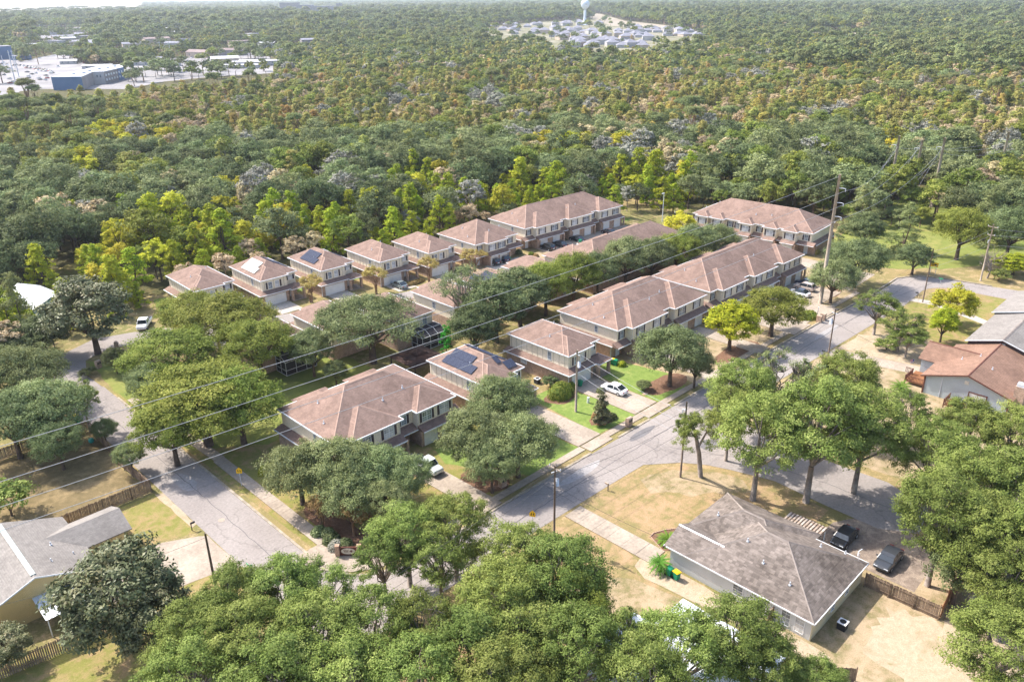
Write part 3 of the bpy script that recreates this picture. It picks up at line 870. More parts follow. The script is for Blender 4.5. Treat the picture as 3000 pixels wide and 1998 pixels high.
# (species, crown centre in the photograph at 2354 px width, height, crown radius, label)
TREES = [
 ('oak', 385, 815, 11.5, 8.2, 'broad olive green oak with bare limbs left of the screened porches'),
 ('oak', 520, 735, 12, 9.4, 'wide olive oak whose crown covers the left end of the middle row'),
 ('oak', 590, 785, 11.5, 7.0, 'oak crown touching the roof of the leftmost middle row house'),
 ('oak', 440, 720, 10.5, 6.8, 'upper oak crown in front of the leftmost back row house'),
 ('live', 345, 880, 8.5, 4.2, 'feathery grey green tree by the entrance lawn'),
 ('oak', 460, 915, 13.0, 10.0, 'big yellow green oak over the footpath of the side street'),
 ('oak', 545, 920, 12, 6.6, 'right lobe oak beside the shaded lawn behind the big duplex'),
 ('oak', 390, 980, 10.5, 5.4, 'lower oak leaning over the kerb of the side street'),
 ('magnolia', 200, 705, 15.5, 8.2, 'large brownish magnolia with a bare lower trunk beside the bend of the road'),
 ('dark', 260, 820, 5.5, 2.0, 'dark slim shrub tree beside the magnolia trunk'),
 ('live', 45, 850, 11.5, 7.0, 'dense grey green oak at the left edge over the fenced yard'),
 ('live', 105, 935, 11, 6.4, 'grey green oak whose branches reach the side street'),
 ('live', 20, 960, 11, 6.0, 'oak at the left edge above the shaded yard'),
 ('live', 130, 1015, 7.5, 3.6, 'low oak over the wooden fence by the bins'),
 ('airy', 188, 915, 9.5, 3.0, 'thin airy tree standing at the edge of the side street'),
 ('live', 237, 985, 4.6, 2.0, 'small round tree growing through the fence corner'),
 ('live', 297, 1045, 4.8, 2.3, 'small bushy tree in front of the picket fence by the road'),
 ('greenbush', 12, 1135, 5.5, 3.4, 'bright green bush at the left edge above the grey roof'),
 ('conifer', 35, 700, 15, 4.6, 'tall dark evergreen at the left edge beside the teal house'),
 ('dark', 95, 760, 9, 5.0, 'dark bush mass left of the magnolia'),
 ('dark', 20, 780, 8, 5.0, 'dark undergrowth tree at the left edge below the evergreen'),
 ('magnolia', 260, 1350, 13.0, 6.2, 'glossy magnolia covering the awning of the yellow house'),
 ('magnolia', 345, 1400, 10.5, 4.2, 'lower magnolia crown right beside the yellow house'),
 ('magnolia', 5, 1480, 5.0, 2.6, 'dark glossy shrub at the bottom left corner'),
 ('live', 685, 1075, 9.2, 5.2, 'grey green oak at the corner of the duplex by the footpath'),
 ('live', 775, 1070, 9.6, 5.6, 'oak in front of the duplex bay, second from the corner'),
 ('live', 865, 1080, 8.6, 4.8, 'oak in front of the duplex garages'),
 ('live', 935, 1095, 7.6, 3.6, 'oak beside the pickup on the duplex driveway'),
 ('live', 800, 1130, 7.6, 4.4, 'lower oak behind the brown crape myrtles'),
 ('live', 890, 1150, 6.8, 3.4, 'low oak behind the entrance sign'),
 ('crapebrown', 735, 1165, 5.2, 2.0, 'brownish crape myrtle beside the footpath, left one'),
 ('crapebrown', 808, 1180, 5.4, 2.1, 'rust coloured crape myrtle behind the oval sign'),
 ('crapebrown', 865, 1165, 5.4, 2.1, 'brownish crape myrtle right of the oval sign'),
 ('live', 1150, 912, 9.6, 5.6, 'dark oak in front of the solar roofed front row house'),
 ('live', 1095, 1000, 9.6, 5.8, 'grey oak in front of the driveway island, left lobe'),
 ('live', 1190, 1010, 9.8, 5.6, 'grey oak beside the shaded main street, right lobe'),
 ('live', 1130, 1065, 7.5, 3.8, 'lower oak crown over the mailbox island'),
 ('live', 1545, 805, 11, 6.4, 'pale grey green oak on its mulched bed beside the street'),
 ('live', 1600, 835, 7.5, 3.2, 'right lobe of the pale oak near the street'),
 ('bright', 1683, 735, 10, 4.9, 'yellow green sweetgum between the terrace and the street'),
 ('oak', 1780, 705, 10, 6.8, 'green oak with a wide crown shading the main street'),
 ('live', 1918, 635, 10, 5.6, 'round grey oak right beside the tall pale power pole'),
 ('live', 1975, 592, 11.5, 7.2, 'large oak at the head of the cul-de-sac'),
 ('dark', 1990, 520, 11, 5.0, 'dark magnolia right of the end terrace'),
 ('conifer', 1930, 545, 8, 3.0, 'dark evergreen at the corner of the end terrace'),
 ('conifer', 2088, 512, 12.5, 4.8, 'green cedar on the lawn beyond the cul-de-sac'),
 ('dark', 2105, 586, 8, 4.2, 'dark round holly on the lawn by the arrow sign'),
 ('conifer', 1985, 470, 13, 5.5, 'pointed green evergreen behind the end terrace'),
 ('oak', 2215, 520, 14, 7.0, 'large dark oak on the lawn near the right edge'),
 ('conifer', 2275, 480, 15, 6.5, 'tall cedar left of the line corridor at the right'),
 ('live', 2330, 520, 14, 7.0, 'dense oak at the right edge above the wooden power pole'),
 ('bright', 2335, 600, 5.5, 4.5, 'overgrown bright bushes at the right edge by the road'),
 ('greenbush', 2300, 628, 3.0, 2.6, 'weedy green bush right of the power pole foot'),
 ('airy', 2020, 705, 9.5, 5.0, 'leaning sparse oak over the sandy verge'),
 ('airy', 2075, 745, 9.0, 4.4, 'sparse oak beside the pile of cut branches'),
 ('laurel', 2090, 775, 6.5, 3.4, 'low green oak over the sandy lot'),
 ('yellow', 2195, 690, 9.0, 4.4, 'yellow tree in the front yard beside the grey roofs'),
 ('bright', 2172, 735, 7.5, 2.6, 'bright green bush tree under the yellow tree'),
 ('greenbush', 2040, 790, 2.2, 2.6, 'low spreading shrub on the sandy lot'),
 ('laurel', 1705, 900, 14.0, 5.4, 'light green oak at the side street corner above the road'),
 ('grey', 1790, 865, 13.0, 5.2, 'pale half bare oak in the middle of the corner trees'),
 ('laurel', 1750, 1000, 16, 6.2, 'ivy wrapped oak left of the side street'),
 ('laurel', 1680, 955, 12, 3.8, 'thin oak on the lawn edge beside the leaning forked trunk'),
 ('grey', 1870, 885, 12, 4.4, 'pale twiggy oak between the corner trees and the sandy drive'),
 ('laurel', 1945, 880, 14, 5.4, 'green oak in front of the wooden porch house'),
 ('laurel', 1880, 985, 18, 7.0, 'tall oak with bare trunk above the striped pergola'),
 ('laurel', 1990, 985, 16, 6.2, 'tall oak behind the parked dark cars'),
 ('airy', 2075, 950, 11, 4.0, 'sparse oak below the cycad and deck'),
 ('laurel', 2150, 1040, 13, 5.4, 'oak crown below the blue grey house, left one'),
 ('laurel', 2235, 985, 11.5, 4.6, 'oak crown directly below the blue grey house'),
 ('laurel', 2330, 1000, 12, 5.0, 'oak at the right edge below the brick chimney'),
 ('laurel', 2230, 1120, 14, 5.6, 'big light oak in the upper cluster at the right edge'),
 ('laurel', 2325, 1130, 14, 5.4, 'oak at the right edge in the middle of the cluster'),
 ('laurel', 2170, 1190, 15, 5.2, 'tall oak beside the right hand dark car'),
 ('laurel', 2270, 1240, 14, 5.4, 'oak in the right cluster behind the wooden fence'),
 ('laurel', 2350, 1260, 14, 5.0, 'oak cut by the right edge below the cluster'),
 ('dark', 2215, 1285, 10, 3.8, 'darker oak casting shade on the brown fence'),
 ('laurel', 2330, 1340, 12, 4.6, 'oak behind the clothes post at the right edge'),
 ('laurel', 2310, 1490, 10, 5.4, 'light oak in the bottom right corner'),
 ('laurel', 2345, 1420, 9, 3.6, 'oak at the right edge above the bottom corner'),
 ('laurel', 935, 1235, 11.0, 4.6, 'light green oak hiding the street junction, upper left'),
 ('laurel', 1045, 1215, 11.5, 4.6, 'light green oak hiding the street junction, upper right'),
 ('airy', 880, 1290, 9.5, 3.6, 'thin leafed oak over the end of the footpath'),
 ('airy', 1010, 1290, 10, 4.2, 'airy oak with road showing through its branches'),
 ('laurel', 1190, 1290, 12, 4.6, 'oak in front of the power pole foot, left of the lawn'),
 ('laurel', 1290, 1330, 13, 5.2, 'round oak at the edge of the dry lawn'),
 ('oak', 1330, 1390, 11, 3.8, 'darker green oak at the right side of the round cluster'),
 ('laurel', 1150, 1400, 13, 5.0, 'oak in the middle of the bottom cluster'),
 ('laurel', 545, 1380, 11, 4.2, 'light oak beside the junction at the bottom left'),
 ('laurel', 655, 1370, 11.5, 4.4, 'light oak over the asphalt at the bottom left'),
 ('airy', 745, 1365, 10, 3.8, 'airy oak with pale asphalt showing beneath'),
 ('laurel', 450, 1470, 11, 4.6, 'oak below the glossy magnolia, bottom left'),
 ('laurel', 590, 1480, 12, 5.0, 'dense light oak at the bottom, second from left'),
 ('laurel', 730, 1480, 12.5, 5.0, 'dense light oak at the bottom, third from left'),
 ('laurel', 860, 1450, 12, 4.6, 'oak at the bottom left of the thin gap'),
 ('airy', 980, 1460, 12, 4.4, 'half open oak in the bottom centre gap'),
 ('laurel', 1080, 1500, 12, 4.6, 'yellowish oak at the bottom centre'),
 ('laurel', 1200, 1490, 12, 4.6, 'oak at the bottom centre right'),
 ('laurel', 1330, 1500, 12, 4.8, 'oak at the bottom below the white roof tip'),
 ('airy', 1440, 1490, 11, 4.2, 'airy oak over the white roof, left one'),
 ('laurel', 1560, 1500, 11.5, 4.6, 'oak over the white roof, middle one'),
 ('laurel', 1690, 1470, 11.5, 4.8, 'oak in front of the white house wall'),
 ('laurel', 1760, 1530, 9.5, 3.6, 'oak at the bottom right of the white house corner'),
 ('laurel', 640, 1570, 12, 5.0, 'oak cut by the bottom edge, left'),
 ('laurel', 800, 1570, 12, 5.0, 'oak cut by the bottom edge, centre left'),
 ('laurel', 960, 1575, 12, 5.0, 'oak cut by the bottom edge under the gap'),
 ('laurel', 1150, 1580, 12, 5.0, 'oak cut by the bottom edge, centre'),
 ('laurel', 1480, 1580, 12, 4.6, 'oak cut by the bottom edge, centre right'),
 ('laurel', 1880, 1575, 7, 3.2, 'low tree at the bottom edge below the sandy yard'),
 ('laurel', 440, 1570, 11, 4.6, 'oak cut by the bottom edge beside the picket fence'),
 ('spread', 850, 745, 12.5, 10.8, 'wide spreading live oak between the middle row houses'),
 ('dark', 770, 850, 5, 2.2, 'dark shrub at the foot of the spreading live oak'),
 ('live', 715, 800, 9.0, 4.4, 'drooping grey limb tree left of the spreading live oak'),
 ('openlimb', 1065, 670, 14.5, 6.4, 'open limbed oak with visible branches in the middle of the estate'),
 ('dark', 1090, 745, 12, 4.8, 'dark magnolia below the open limbed oak'),
 ('dark', 1140, 705, 12, 4.4, 'dark oak right of the magnolia in the tree belt'),
 ('dark', 1195, 675, 11.5, 4.6, 'first full oak in the belt behind the white car house'),
 ('oak', 1255, 655, 11.0, 4.2, 'second full oak in the belt behind the front row'),
 ('oak', 1320, 635, 10.5, 4.2, 'third full oak in the belt, yellowish top'),
 ('live', 1375, 625, 9.5, 3.6, 'pale twiggy oak in the belt'),
 ('live', 1440, 600, 11, 4.4, 'round grey oak in the belt before the long terraces'),
 ('live', 1500, 592, 10, 3.8, 'grey oak in the belt, right neighbour of the round one'),
 ('oak', 1555, 578, 10, 4.2, 'greener oak in the belt near the end terrace'),
 ('live', 1600, 562, 10, 4.0, 'grey oak in the belt next to the end terrace'),
 ('live', 1645, 555, 9.5, 4.0, 'last oak of the belt in front of the end terrace'),
 ('crape', 712, 655, 6.6, 3.3, 'yellow green crape myrtle between the two solar houses'),
 ('crape', 862, 635, 6.8, 3.2, 'yellowish crape myrtle beside the grey saloon'),
 ('crape', 985, 612, 6.6, 3.0, 'thin crape myrtle in front of the fifth back row house'),
 ('crape', 1090, 592, 6.8, 3.4, 'yellowish crape myrtle beside the two dark cars'),
 ('spire', 1025, 775, 6.5, .9, 'bright green cypress spire next to the white porch, taller one'),
 ('spire', 1035, 760, 5.5, .8, 'bright green cypress spire next to the white porch, shorter one'),
 ('smallmag', 1384, 932, 5.2, 1.35, 'small magnolia in a mulched ring on the bright lawn'),
 ('yellow', 1562, 512, 8.5, 4.4, 'bright yellow tree left of the end terrace'),
 ('dark', 1480, 885, 1.8, 1.4, 'dark shrub in the mulched bed under the pale oak'),
 ('bush', 1265, 877, 2.4, 1.5, 'leafy shrub by the brick wall of the white car house'),
 ('bush', 200, 855, 1.8, 1.6, 'dark shrub on the entrance lawn left of the brick pillar'),
]
for key, dx, dy, h, r, lab in TREES:
    PR = PROTO[key][0]
    zc = h * (.5 if h < 3 else .6)
    x, y = GD(dx, dy, zc)
    if ' belt' in lab: r *= 1.4; h *= 1.12
    nm = {'magnolia': 'magnolia_tree', 'smallmag': 'magnolia_tree', 'conifer': 'cedar_tree', 'spire': 'cypress_spire', 'crape': 'crape_myrtle', 'crapebrown': 'crape_myrtle',
          'bush': 'shrub', 'greenbush': 'shrub', 'dark': 'evergreen_tree', 'yellow': 'yellow_tree', 'bright': 'broadleaf_tree'}.get(key, 'oak_tree')
    ct = 'shrub' if key in ('bush', 'greenbush') or h < 2.5 else 'tree'
    tree(key, x, y, h, r, lab, 'trees and shrubs among the houses', ct, nm)

x, y = GD(2268, 640); t = empty('bare_tree', (x, y, 0), 1.0, 'leafless pale tree beside the wooden power pole at the right', 'tree')
inst('trunk', bare(5, 12, 4), t)
x, y = G(2053, 1396); t = empty('leaning_tree', (x, y, 0), 2.2, 'leaning thin tree with pale forked trunk at the lawn corner', 'tree')
mb = MB(); mb.tube([(0, 0, -.2), (.6, .9, 4), (1.5, 2.0, 8), (2.6, 2.8, 10.5)], [.34, .3, .22, .08], 7)
mb.tube([(.9, 1.3, 5.2), (.2, 2.4, 8), (-.1, 3.2, 9.6)], [.18, .12, .04], 5); mb.tube([(1.2, 1.6, 6.6), (2.6, 1.6, 8.6)], [.12, .04], 5)
mb.build('trunk', M['bark_pale'], t, smooth=True)
cr = PROTO['airy'][1][0]; inst('crown', cr, t, (1.2, 2.6, 2.4), scale=(.62, .62, .72)); inst('crown', PROTO['airy'][0][0], t, (2.4, 1.2, 4.2), scale=(.42, .42, .55))

# clipped and round shrubs
def shrub(x, y, rx, ry, h, label, mat='hedge', seed=1, n=1500, group='clipped shrubs'):
    rng = np.random.default_rng(seed)
    d = rng.normal(size=(n, 3)); d /= np.linalg.norm(d, axis=1)[:, None]; d[:, 2] = np.abs(d[:, 2])
    P = d * np.array([rx, ry, h]) * rng.uniform(.86, 1.0, n)[:, None]
    nr = d + rng.normal(size=(n, 3)) * .35; nr /= np.linalg.norm(nr, axis=1)[:, None]
    me = leaf_mesh('shrub', P, nr, .2, rng.uniform(0, 1, n), L[mat], rng, .7)
    inner = MB(); k = 10
    for i in range(k):
        a0, a1 = 2 * math.pi * i / k, 2 * math.pi * (i + 1) / k
        for z0, z1, r0, r1 in ((0, .5, .84, .76), (.5, .86, .76, .3)):
            inner.quad((rx * r0 * math.cos(a0), ry * r0 * math.sin(a0), h * z0), (rx * r0 * math.cos(a1), ry * r0 * math.sin(a1), h * z0),
                       (rx * r1 * math.cos(a1), ry * r1 * math.sin(a1), h * z1), (rx * r1 * math.cos(a0), ry * r1 * math.sin(a0), h * z1))
    t = empty('clipped_shrub', (x, y, 0), 0, label, 'shrub', group)
    inst('foliage', me, t); inner.build('inner_leaves', L[mat], t)
SH = [(1643, 1160, 2.6, 2.0, 2.6, 'large clipped topiary shrub in a mulched ring on the bright lawn', 'hedge'),
      (1672, 1140, 1.0, 1.0, 1.4, 'small round shrub behind the large topiary', 'hedge'),
      (1748, 1228, .9, .9, 1.5, 'reddish shrub in the ring of the small magnolia', 'brown'),
      (1790, 1226, 1.2, .9, .9, 'low dark green shrub in the ring of the small magnolia', 'dark'),
      (2368, 930, 2.6, 1.8, 1.4, 'rounded green hedge beside the brick mailboxes', 'hedge'),
      (935, 1563, 1.1, 1.0, 1.1, 'round clipped bush beside the footpath, first from the left', 'live'),
      (962, 1568, 1.0, 1.0, 1.1, 'round clipped bush beside the footpath, second from the left', 'live'),
      (972, 1586, 1.2, 1.1, 1.2, 'dark clipped bush beside the footpath, third from the left', 'dark'),
      (985, 1605, 1.1, 1.0, 1.1, 'grey clipped bush left of the oval sign', 'silver'),
      (1012, 1600, 1.0, 1.0, 1.1, 'clipped bush directly behind the oval sign', 'live'),
      (1520, 744, 1.0, 1.0, 1.3, 'dark round bush beside the duplex driveway', 'dark'),
      (1556, 748, .8, .8, .9, 'small yellow green bush left of the long back terrace', 'hedge'),
      (1570, 752, .8, .8, .8, 'reddish low bush left of the long back terrace', 'brown'),
      (2385, 742, 1.8, 1.4, 1.5, 'grassy bush at the corner of the end terrace', 'crape'),
      (1213, 832, 3.2, 1.0, .9, 'dark reddish hedge row beside the fourth back row driveway', 'brown'),
      (1350, 795, 2.0, 1.0, .9, 'dark hedge beside the fifth back row driveway', 'dark'),
      (780, 1385, 1.2, .9, 1.4, 'bright green bush at the shaded corner of the big duplex', 'bright'),
      (1758, 1150, .7, .7, .9, 'dark bush at the foot of the white car house porch', 'dark'),
      (1822, 1072, .9, .7, 1.0, 'bright leafy plant beside the green bins', 'bright'),
      (1640, 1122, 1.6, 1.0, 1.8, 'pale flowering shrub by the brick side wall', 'silver')]
for i, (px, py, rx, ry, h, lab, mt) in enumerate(SH):
    x, y = G(px, py); shrub(x, y, rx, ry, h, lab, mt, 100 + i, 1500 if rx > 1.5 else 700)

def cycad(x, y, s, label, trunk=.5):
    rng = np.random.default_rng(int(x * 10) & 255)
    t = empty('sago_palm', (x, y, 0), 0, label, 'palm', 'sago palms')
    MB().tube([(0, 0, -.1), (0, 0, trunk)], [.22 * s, .18 * s], 8).build('trunk', M['bark'], t)
    fr = MB(); f1 = 9
    for k in range(34):
        a = k * 2.39996; el = .95 - .028 * k; ln = s * 1.35
        pts = []
        for q in range(f1):
            u = q / (f1 - 1); rr = ln * u * math.cos(el * .8 * (1 - u * .35)); z = trunk + ln * (math.sin(el) * u - .62 * u * u * (1.3 - el * .6))
            pts.append((rr * math.cos(a), rr * math.sin(a), z))
        for q in range(1, f1):
            p0, p1 = Vector(pts[q - 1]), Vector(pts[q]); d = (p1 - p0).normalized(); sd_ = d.cross(Vector((0, 0, 1))).normalized()
            w = s * .22 * math.sin(math.pi * min(1, q / f1 + .08))
            for sg in (-1, 1):
                fr.add([p0, p1, p1 + sd_ * sg * w + d * w * .5 - Vector((0, 0, w * .25))], [[0, 1, 2]])
    fr.build('fronds', L['palm'], t)
for px, py, s, lab, tr_ in ((1957, 1590, 1.3, 'sago palm in the brick edged bed behind the white house', .4), (1932, 1672, 1.2, 'sago palm on a short trunk beside the bins', 1.1),
                       (2637, 1148, 1.5, 'sago palm left of the wooden deck', .9), (1912, 1822, 1.2, 'sago palm above the white roof at the bottom', .4)):
    x, y = G(px, py); cycad(x, y, s, lab, tr_)
# ------------------------------------------------------------------ ground, streets, lawns
def sheet(name, pts, z, mat, ragged=0.0, seed=0, parent=None, kind='structure', step=1.5):
    if ragged:
        r_ = random.Random(seed); out = []
        for i, p in enumerate(pts):
            q = pts[(i + 1) % len(pts)]; d = math.hypot(q[0] - p[0], q[1] - p[1]); n = max(1, int(d / step))
            for k in range(n):
                u = k / n; nx, ny = -(q[1] - p[1]) / (d + 1e-6), (q[0] - p[0]) / (d + 1e-6); o = r_.uniform(-ragged, ragged)
                out.append((p[0] + (q[0] - p[0]) * u + nx * o, p[1] + (q[1] - p[1]) * u + ny * o))
        pts = out
    mb = MB(); mb.poly([(p[0], p[1], 0) for p in pts])
    o = mb.build(name, mat, parent, (0, 0, z)); o['kind'] = kind
    # a concave outline needs triangulation
    import bmesh
    bm = bmesh.new(); bm.from_mesh(o.data); bmesh.ops.triangulate(bm, faces=bm.faces[:])
    for f in bm.faces:
        if f.normal.z < 0: f.normal_flip()
    bm.to_mesh(o.data); bm.free()
    return o
def GP(pts, z=0): return [G(*p, z) for p in pts]

def ground_mat():
    m, t, b = nt('ground'); b.inputs["Roughness"].default_value = .95; b.inputs["Specular IOR Level"].default_value = .1
    v = N(t, "ShaderNodeNewGeometry").outputs["Position"]
    a = noise(t, v, .03, 6, .6, .5); c = noise(t, v, .5, 5, .7); f = noise(t, v, 4, 3, .7)
    col = ramp(t, a, [(.35, srgb('6E6E42')), (.5, srgb('857A52')), (.68, srgb('A08864'))])
    col = mix(t, ramp(t, c, [(.5, 0.0), (.7, .75)]), col, srgb('B89D7C'))
    col = mix(t, 1.0, col, ramp(t, f, [(.25, .75), (.75, 1.2)]), 'MULTIPLY')
    t.links.new(col, b.inputs["Base Color"]); return m
def grass_mat(name, a, b_, dry, amount=.5, scale=.25):
    m, t, b = nt(name); b.inputs["Roughness"].default_value = .95; b.inputs["Specular IOR Level"].default_value = .1
    v = N(t, "ShaderNodeNewGeometry").outputs["Position"]
    n1 = noise(t, v, scale, 5, .65, .4); n2 = noise(t, v, scale * 4, 5, .7, .3); n3 = noise(t, v, 7, 3, .75)
    col = mix(t, ramp(t, n2, [(.35, 0.0), (.65, 1.0)]), srgb(a), srgb(b_))
    col = mix(t, ramp(t, mth(t, 'ADD', mth(t, 'MULTIPLY', n1, .65), mth(t, 'MULTIPLY', n2, .35)), [(.62 - amount * .3, 0.0), (.78 - amount * .3, 1.0)]), col, srgb(dry))
    col = mix(t, 1.0, col, ramp(t, n3, [(.25, .72), (.75, 1.22)]), 'MULTIPLY')
    t.links.new(col, b.inputs["Base Color"]); bump(t, b, n3, .5, .06); return m
M['ground'] = ground_mat()
M['lawn'] = grass_mat('bright_lawn', '687C3C', '7E8E4A', '98965C', .25)
M['lawn_dry'] = grass_mat('dry_lawn', '78793F', '8A824E', '9C8362', .5)
M['lawn_brown'] = grass_mat('brown_lawn', '817850', '907E58', 'A68B6C', .6)
M['lawn_sandy'] = grass_mat('sandy_grass', '7A7450', '8E7C5E', 'A8957A', .7)
M['sand'] = grass_mat('sand', 'A4927A', 'B4A48E', '8C8060', .35, .35)
M['mulch'] = grass_mat('mulch', '6E5342', '7F6350', '9A7F6A', .3, .8)
M['forest_floor'] = grass_mat('forest_floor', '4B4C30', '5C5738', '6E6244', .4, .1)
M['field'] = grass_mat('green_field', '6E7A3C', '84864A', '989058', .3, .05)
M['lot'] = surf('pale_parking', srgb('989596'), srgb('7C797A'), .03, .9, fine=1.0)
M['far_sand'] = surf('far_sand', srgb('A09482'), srgb('8C8272'), .002, .9)

S_ = 26000
sheet('ground', [(-S_, -S_), (S_, -S_), (S_, S_), (-S_, S_)], 0, M['ground'])
sheet('forest_floor', [(-700, 176), (20, 172), (60, 173), (75, 168), (90, 163), (112, 157), (125, 155), (182, 154), (206, 150), (214, 100), (232, 92), (232, 50), (420, 40), (900, -100), (3000, -400), (3000, 3400), (-700, 3400)], .004, M['forest_floor'])

# streets
WK, EK = 61.0, 54.0                                                     # kerb lines of the main street
def strip(pts, w):
    out_l, out_r = [], []
    for i, p in enumerate(pts):
        a = pts[max(i - 1, 0)]; b = pts[min(i + 1, len(pts) - 1)]; d = math.hypot(b[0] - a[0], b[1] - a[1])
        nx, ny = -(b[1] - a[1]) / d, (b[0] - a[0]) / d
        out_l.append((p[0] + nx * w / 2, p[1] + ny * w / 2)); out_r.append((p[0] - nx * w / 2, p[1] - ny * w / 2))
    return out_l, out_r
def arc(cx, cy, r, a0, a1, n=7): return [(cx + r * math.cos(R(a0 + (a1 - a0) * i / n)), cy + r * math.sin(R(a0 + (a1 - a0) * i / n))) for i in range(n + 1)]
main = sheet('street', [(0, 54.0), (0, 61.5)] + arc(26, 65.5, 4, -90, 0, 4)[:] + [(30, 128), (30, 134), (36.4, 134), (36.4, 68)] + arc(43.4, 68.2, 7, 180, 270)
             + [(60, 61.2), (105, 60.6), (150, 59.6), (168, 58.8), (176, 58.5), (183, 59), (188, 56), (190, 50), (191.5, 42), (194, 30), (196, 10), (187, 10), (186, 30), (184.8, 41)]
             + arc(178.5, 46, 6, 0, 90, 4) + [(166.8, 51.4), (131.4, 52.7), (103, 53.6)] + [(100, 51), (98.5, 46), (98, 38), (98.5, 28), (96, 22), (90, 21), (87.6, 25), (87.8, 32), (88.4, 39), (86.8, 44.5), (85.6, 47.6), (83.6, 50.6), (79.5, 54.0), (72, 54.3), (57, 54.6), (40, 54.4)], .030, M['asphalt'])
l_, r_ = strip([(33.2, 120), (33.0, 130), (32.6, 141), (35.5, 149.5), (43, 153.2), (51, 150.5), (58, 144.8), (66, 140.6), (90, 133), (115, 126.4), (140, 124.5), (160, 124.3), (172, 124)], 6.8)
sheet('back_street', l_ + r_[::-1], .026, M['concrete_white'] if False else M['asphalt'])
sheet('turning_circle', arc(173, 122, 8.5, 0, 345, 16), .034, M['asphalt'])

def blob_(cx, cy, rx, ry, seed): 
    r_ = random.Random(seed); return [(cx + rx * math.cos(2 * math.pi * i / 14) * r_.uniform(.85, 1.15), cy + ry * math.sin(2 * math.pi * i / 14) * r_.uniform(.85, 1.15)) for i in range(14)]
# joints, sealed cracks and patches of the street
M['seal'] = surf('crack_sealant', srgb('625E60'), srgb('565254'), 2, .8)
M['patch'] = surf('asphalt_patch', srgb('7A7778'), srgb('6E6B6C'), .5, .9, fine=4)
M['wear'] = surf('worn_asphalt', srgb('A39F9D'), srgb('979392'), .6, .9, fine=3)
def crack(pts, w=.07, seed=1, z=.036, mat='seal'):
    r_ = random.Random(seed); out = []
    for a, b in zip(pts, pts[1:]):
        n = max(1, int(math.hypot(b[0] - a[0], b[1] - a[1]) / 1.2))
        for i in range(n): out.append((a[0] + (b[0] - a[0]) * i / n + r_.uniform(-.12, .12), a[1] + (b[1] - a[1]) * i / n + r_.uniform(-.12, .12)))
    out.append(pts[-1])
    mb = MB(); l_, r2 = strip(out, w)
    for i in range(len(out) - 1): mb.quad((*r2[i], z), (*r2[i + 1], z), (*l_[i + 1], z), (*l_[i], z))
    o = mb.build('sealed_crack', M[mat]); o['kind'] = 'structure'
crack([(40, 57.7), (80, 57.4), (110, 56.9), (150, 56), (168, 55.2), (186, 52)], .09, 1)
for i, x in enumerate(range(48, 180, 9)):
    crack([(x, 54.9), (x + .4, 60.9 - (x - 60) * .012)], .06, 10 + i)
crack([(86, 54), (90, 46), (92.5, 36), (93, 24)], .08, 40); crack([(33.2, 70), (33.4, 90), (33.2, 110), (33, 127)], .07, 41)
for i, (x, y, w, dd) in enumerate([(86.5, 59.3, 6, 1.4), (72, 58.9, 9, 1.6), (118, 57.8, 8, 1.8), (33.2, 96, 2.2, 6), (90.5, 50.5, 3.5, 2.4), (142, 56.6, 10, 1.5)]):
    sheet('asphalt_patch', blob_(x, y, w / 2, dd / 2, i), .034, M['patch' if i % 2 == 0 else 'wear'])
def slabs(name, label_kind, x0, y0, x1, y1, nx, ny, z, mat, h=.02, gap=.03, base=True, rz=0.0, jm='joint'):
    """a paved area: a bed and its cast slabs, each slab a piece of its own"""
    w, d = x1 - x0, y1 - y0
    t = MB().box(0, 0, -.1, w, d, z - .006).build(name, M[jm], None, (x0, y0, 0), (0, 0, rz)); t['kind'] = 'structure'
    sw, sd_ = w / nx, d / ny
    me = MB().box(0, 0, z - .05, sw - gap, sd_ - gap, z + h - .006).mesh('slab', M[mat])
    for i in range(nx):
        for j in range(ny):
            inst('slab', me, t, (i * sw + gap / 2, j * sd_ + gap / 2, rnd.uniform(-.004, .004)))
    return t
Z1 = .075
M['yard'] = grass_mat('leafy_shaded_yard', '6C6044', '7E6E50', '93805F', .45, .3)  # leafy dirt, its colour darkened to hold the shade of the trees
M['dirt'] = grass_mat('sandy_dirt', '7C6F64', '8E8074', 'A39484', .5, .4)
# lawns (each a sheet on the ground)
sheet('lawn', [(37.6, 67.2), (45.5, 63.2), (77, 63.2), (77, 79), (38, 140), (36.7, 130)], .012, M['lawn_dry'], .0)
sheet('lawn', [(81.8, 63.8), (91.2, 63.4), (90.2, 72), (89.9, 79), (83.0, 79)], .016, M['lawn'])
sheet('lawn', [(96.3, 63.2), (103.5, 63.0), (106.5, 66), (105.5, 72), (104, 79), (97.6, 79), (96.5, 70)], .016, M['lawn'], .1, 3)
sheet('lawn', [(66.8, 63.4), (77.0, 63.6), (76.4, 71), (74, 76), (62, 78), (60.5, 74), (63, 70)], .016, M['lawn'], .2, 4)
sheet('lawn', [(37.5, 103), (46, 97), (70, 96.5), (72, 100), (72, 119), (50, 124), (38, 147), (37, 128)], .018, M['field'], .3, 5)
sheet('lawn', [(106, 63), (168, 61.6), (176, 66), (178, 78), (106, 79)], .014, M['lawn_sandy'], .2, 8)
sheet('lawn', [(56, 156), (184, 134), (184, 150), (112, 154), (60, 170)], .013, M['lawn'], .3, 6)
sheet('lawn', [(190, 62), (200, 52), (215, 45), (250, 38), (258, 60), (252, 74), (226, 84), (196, 84), (184, 72)], .018, M['field'], .8, 7, step=3)
sheet('lawn', [(184, 68), (182, 132), (140, 132.5), (124, 136), (110, 138), (110, 128.5), (140, 128.2), (168, 128)], .011, M['lawn_sandy'])
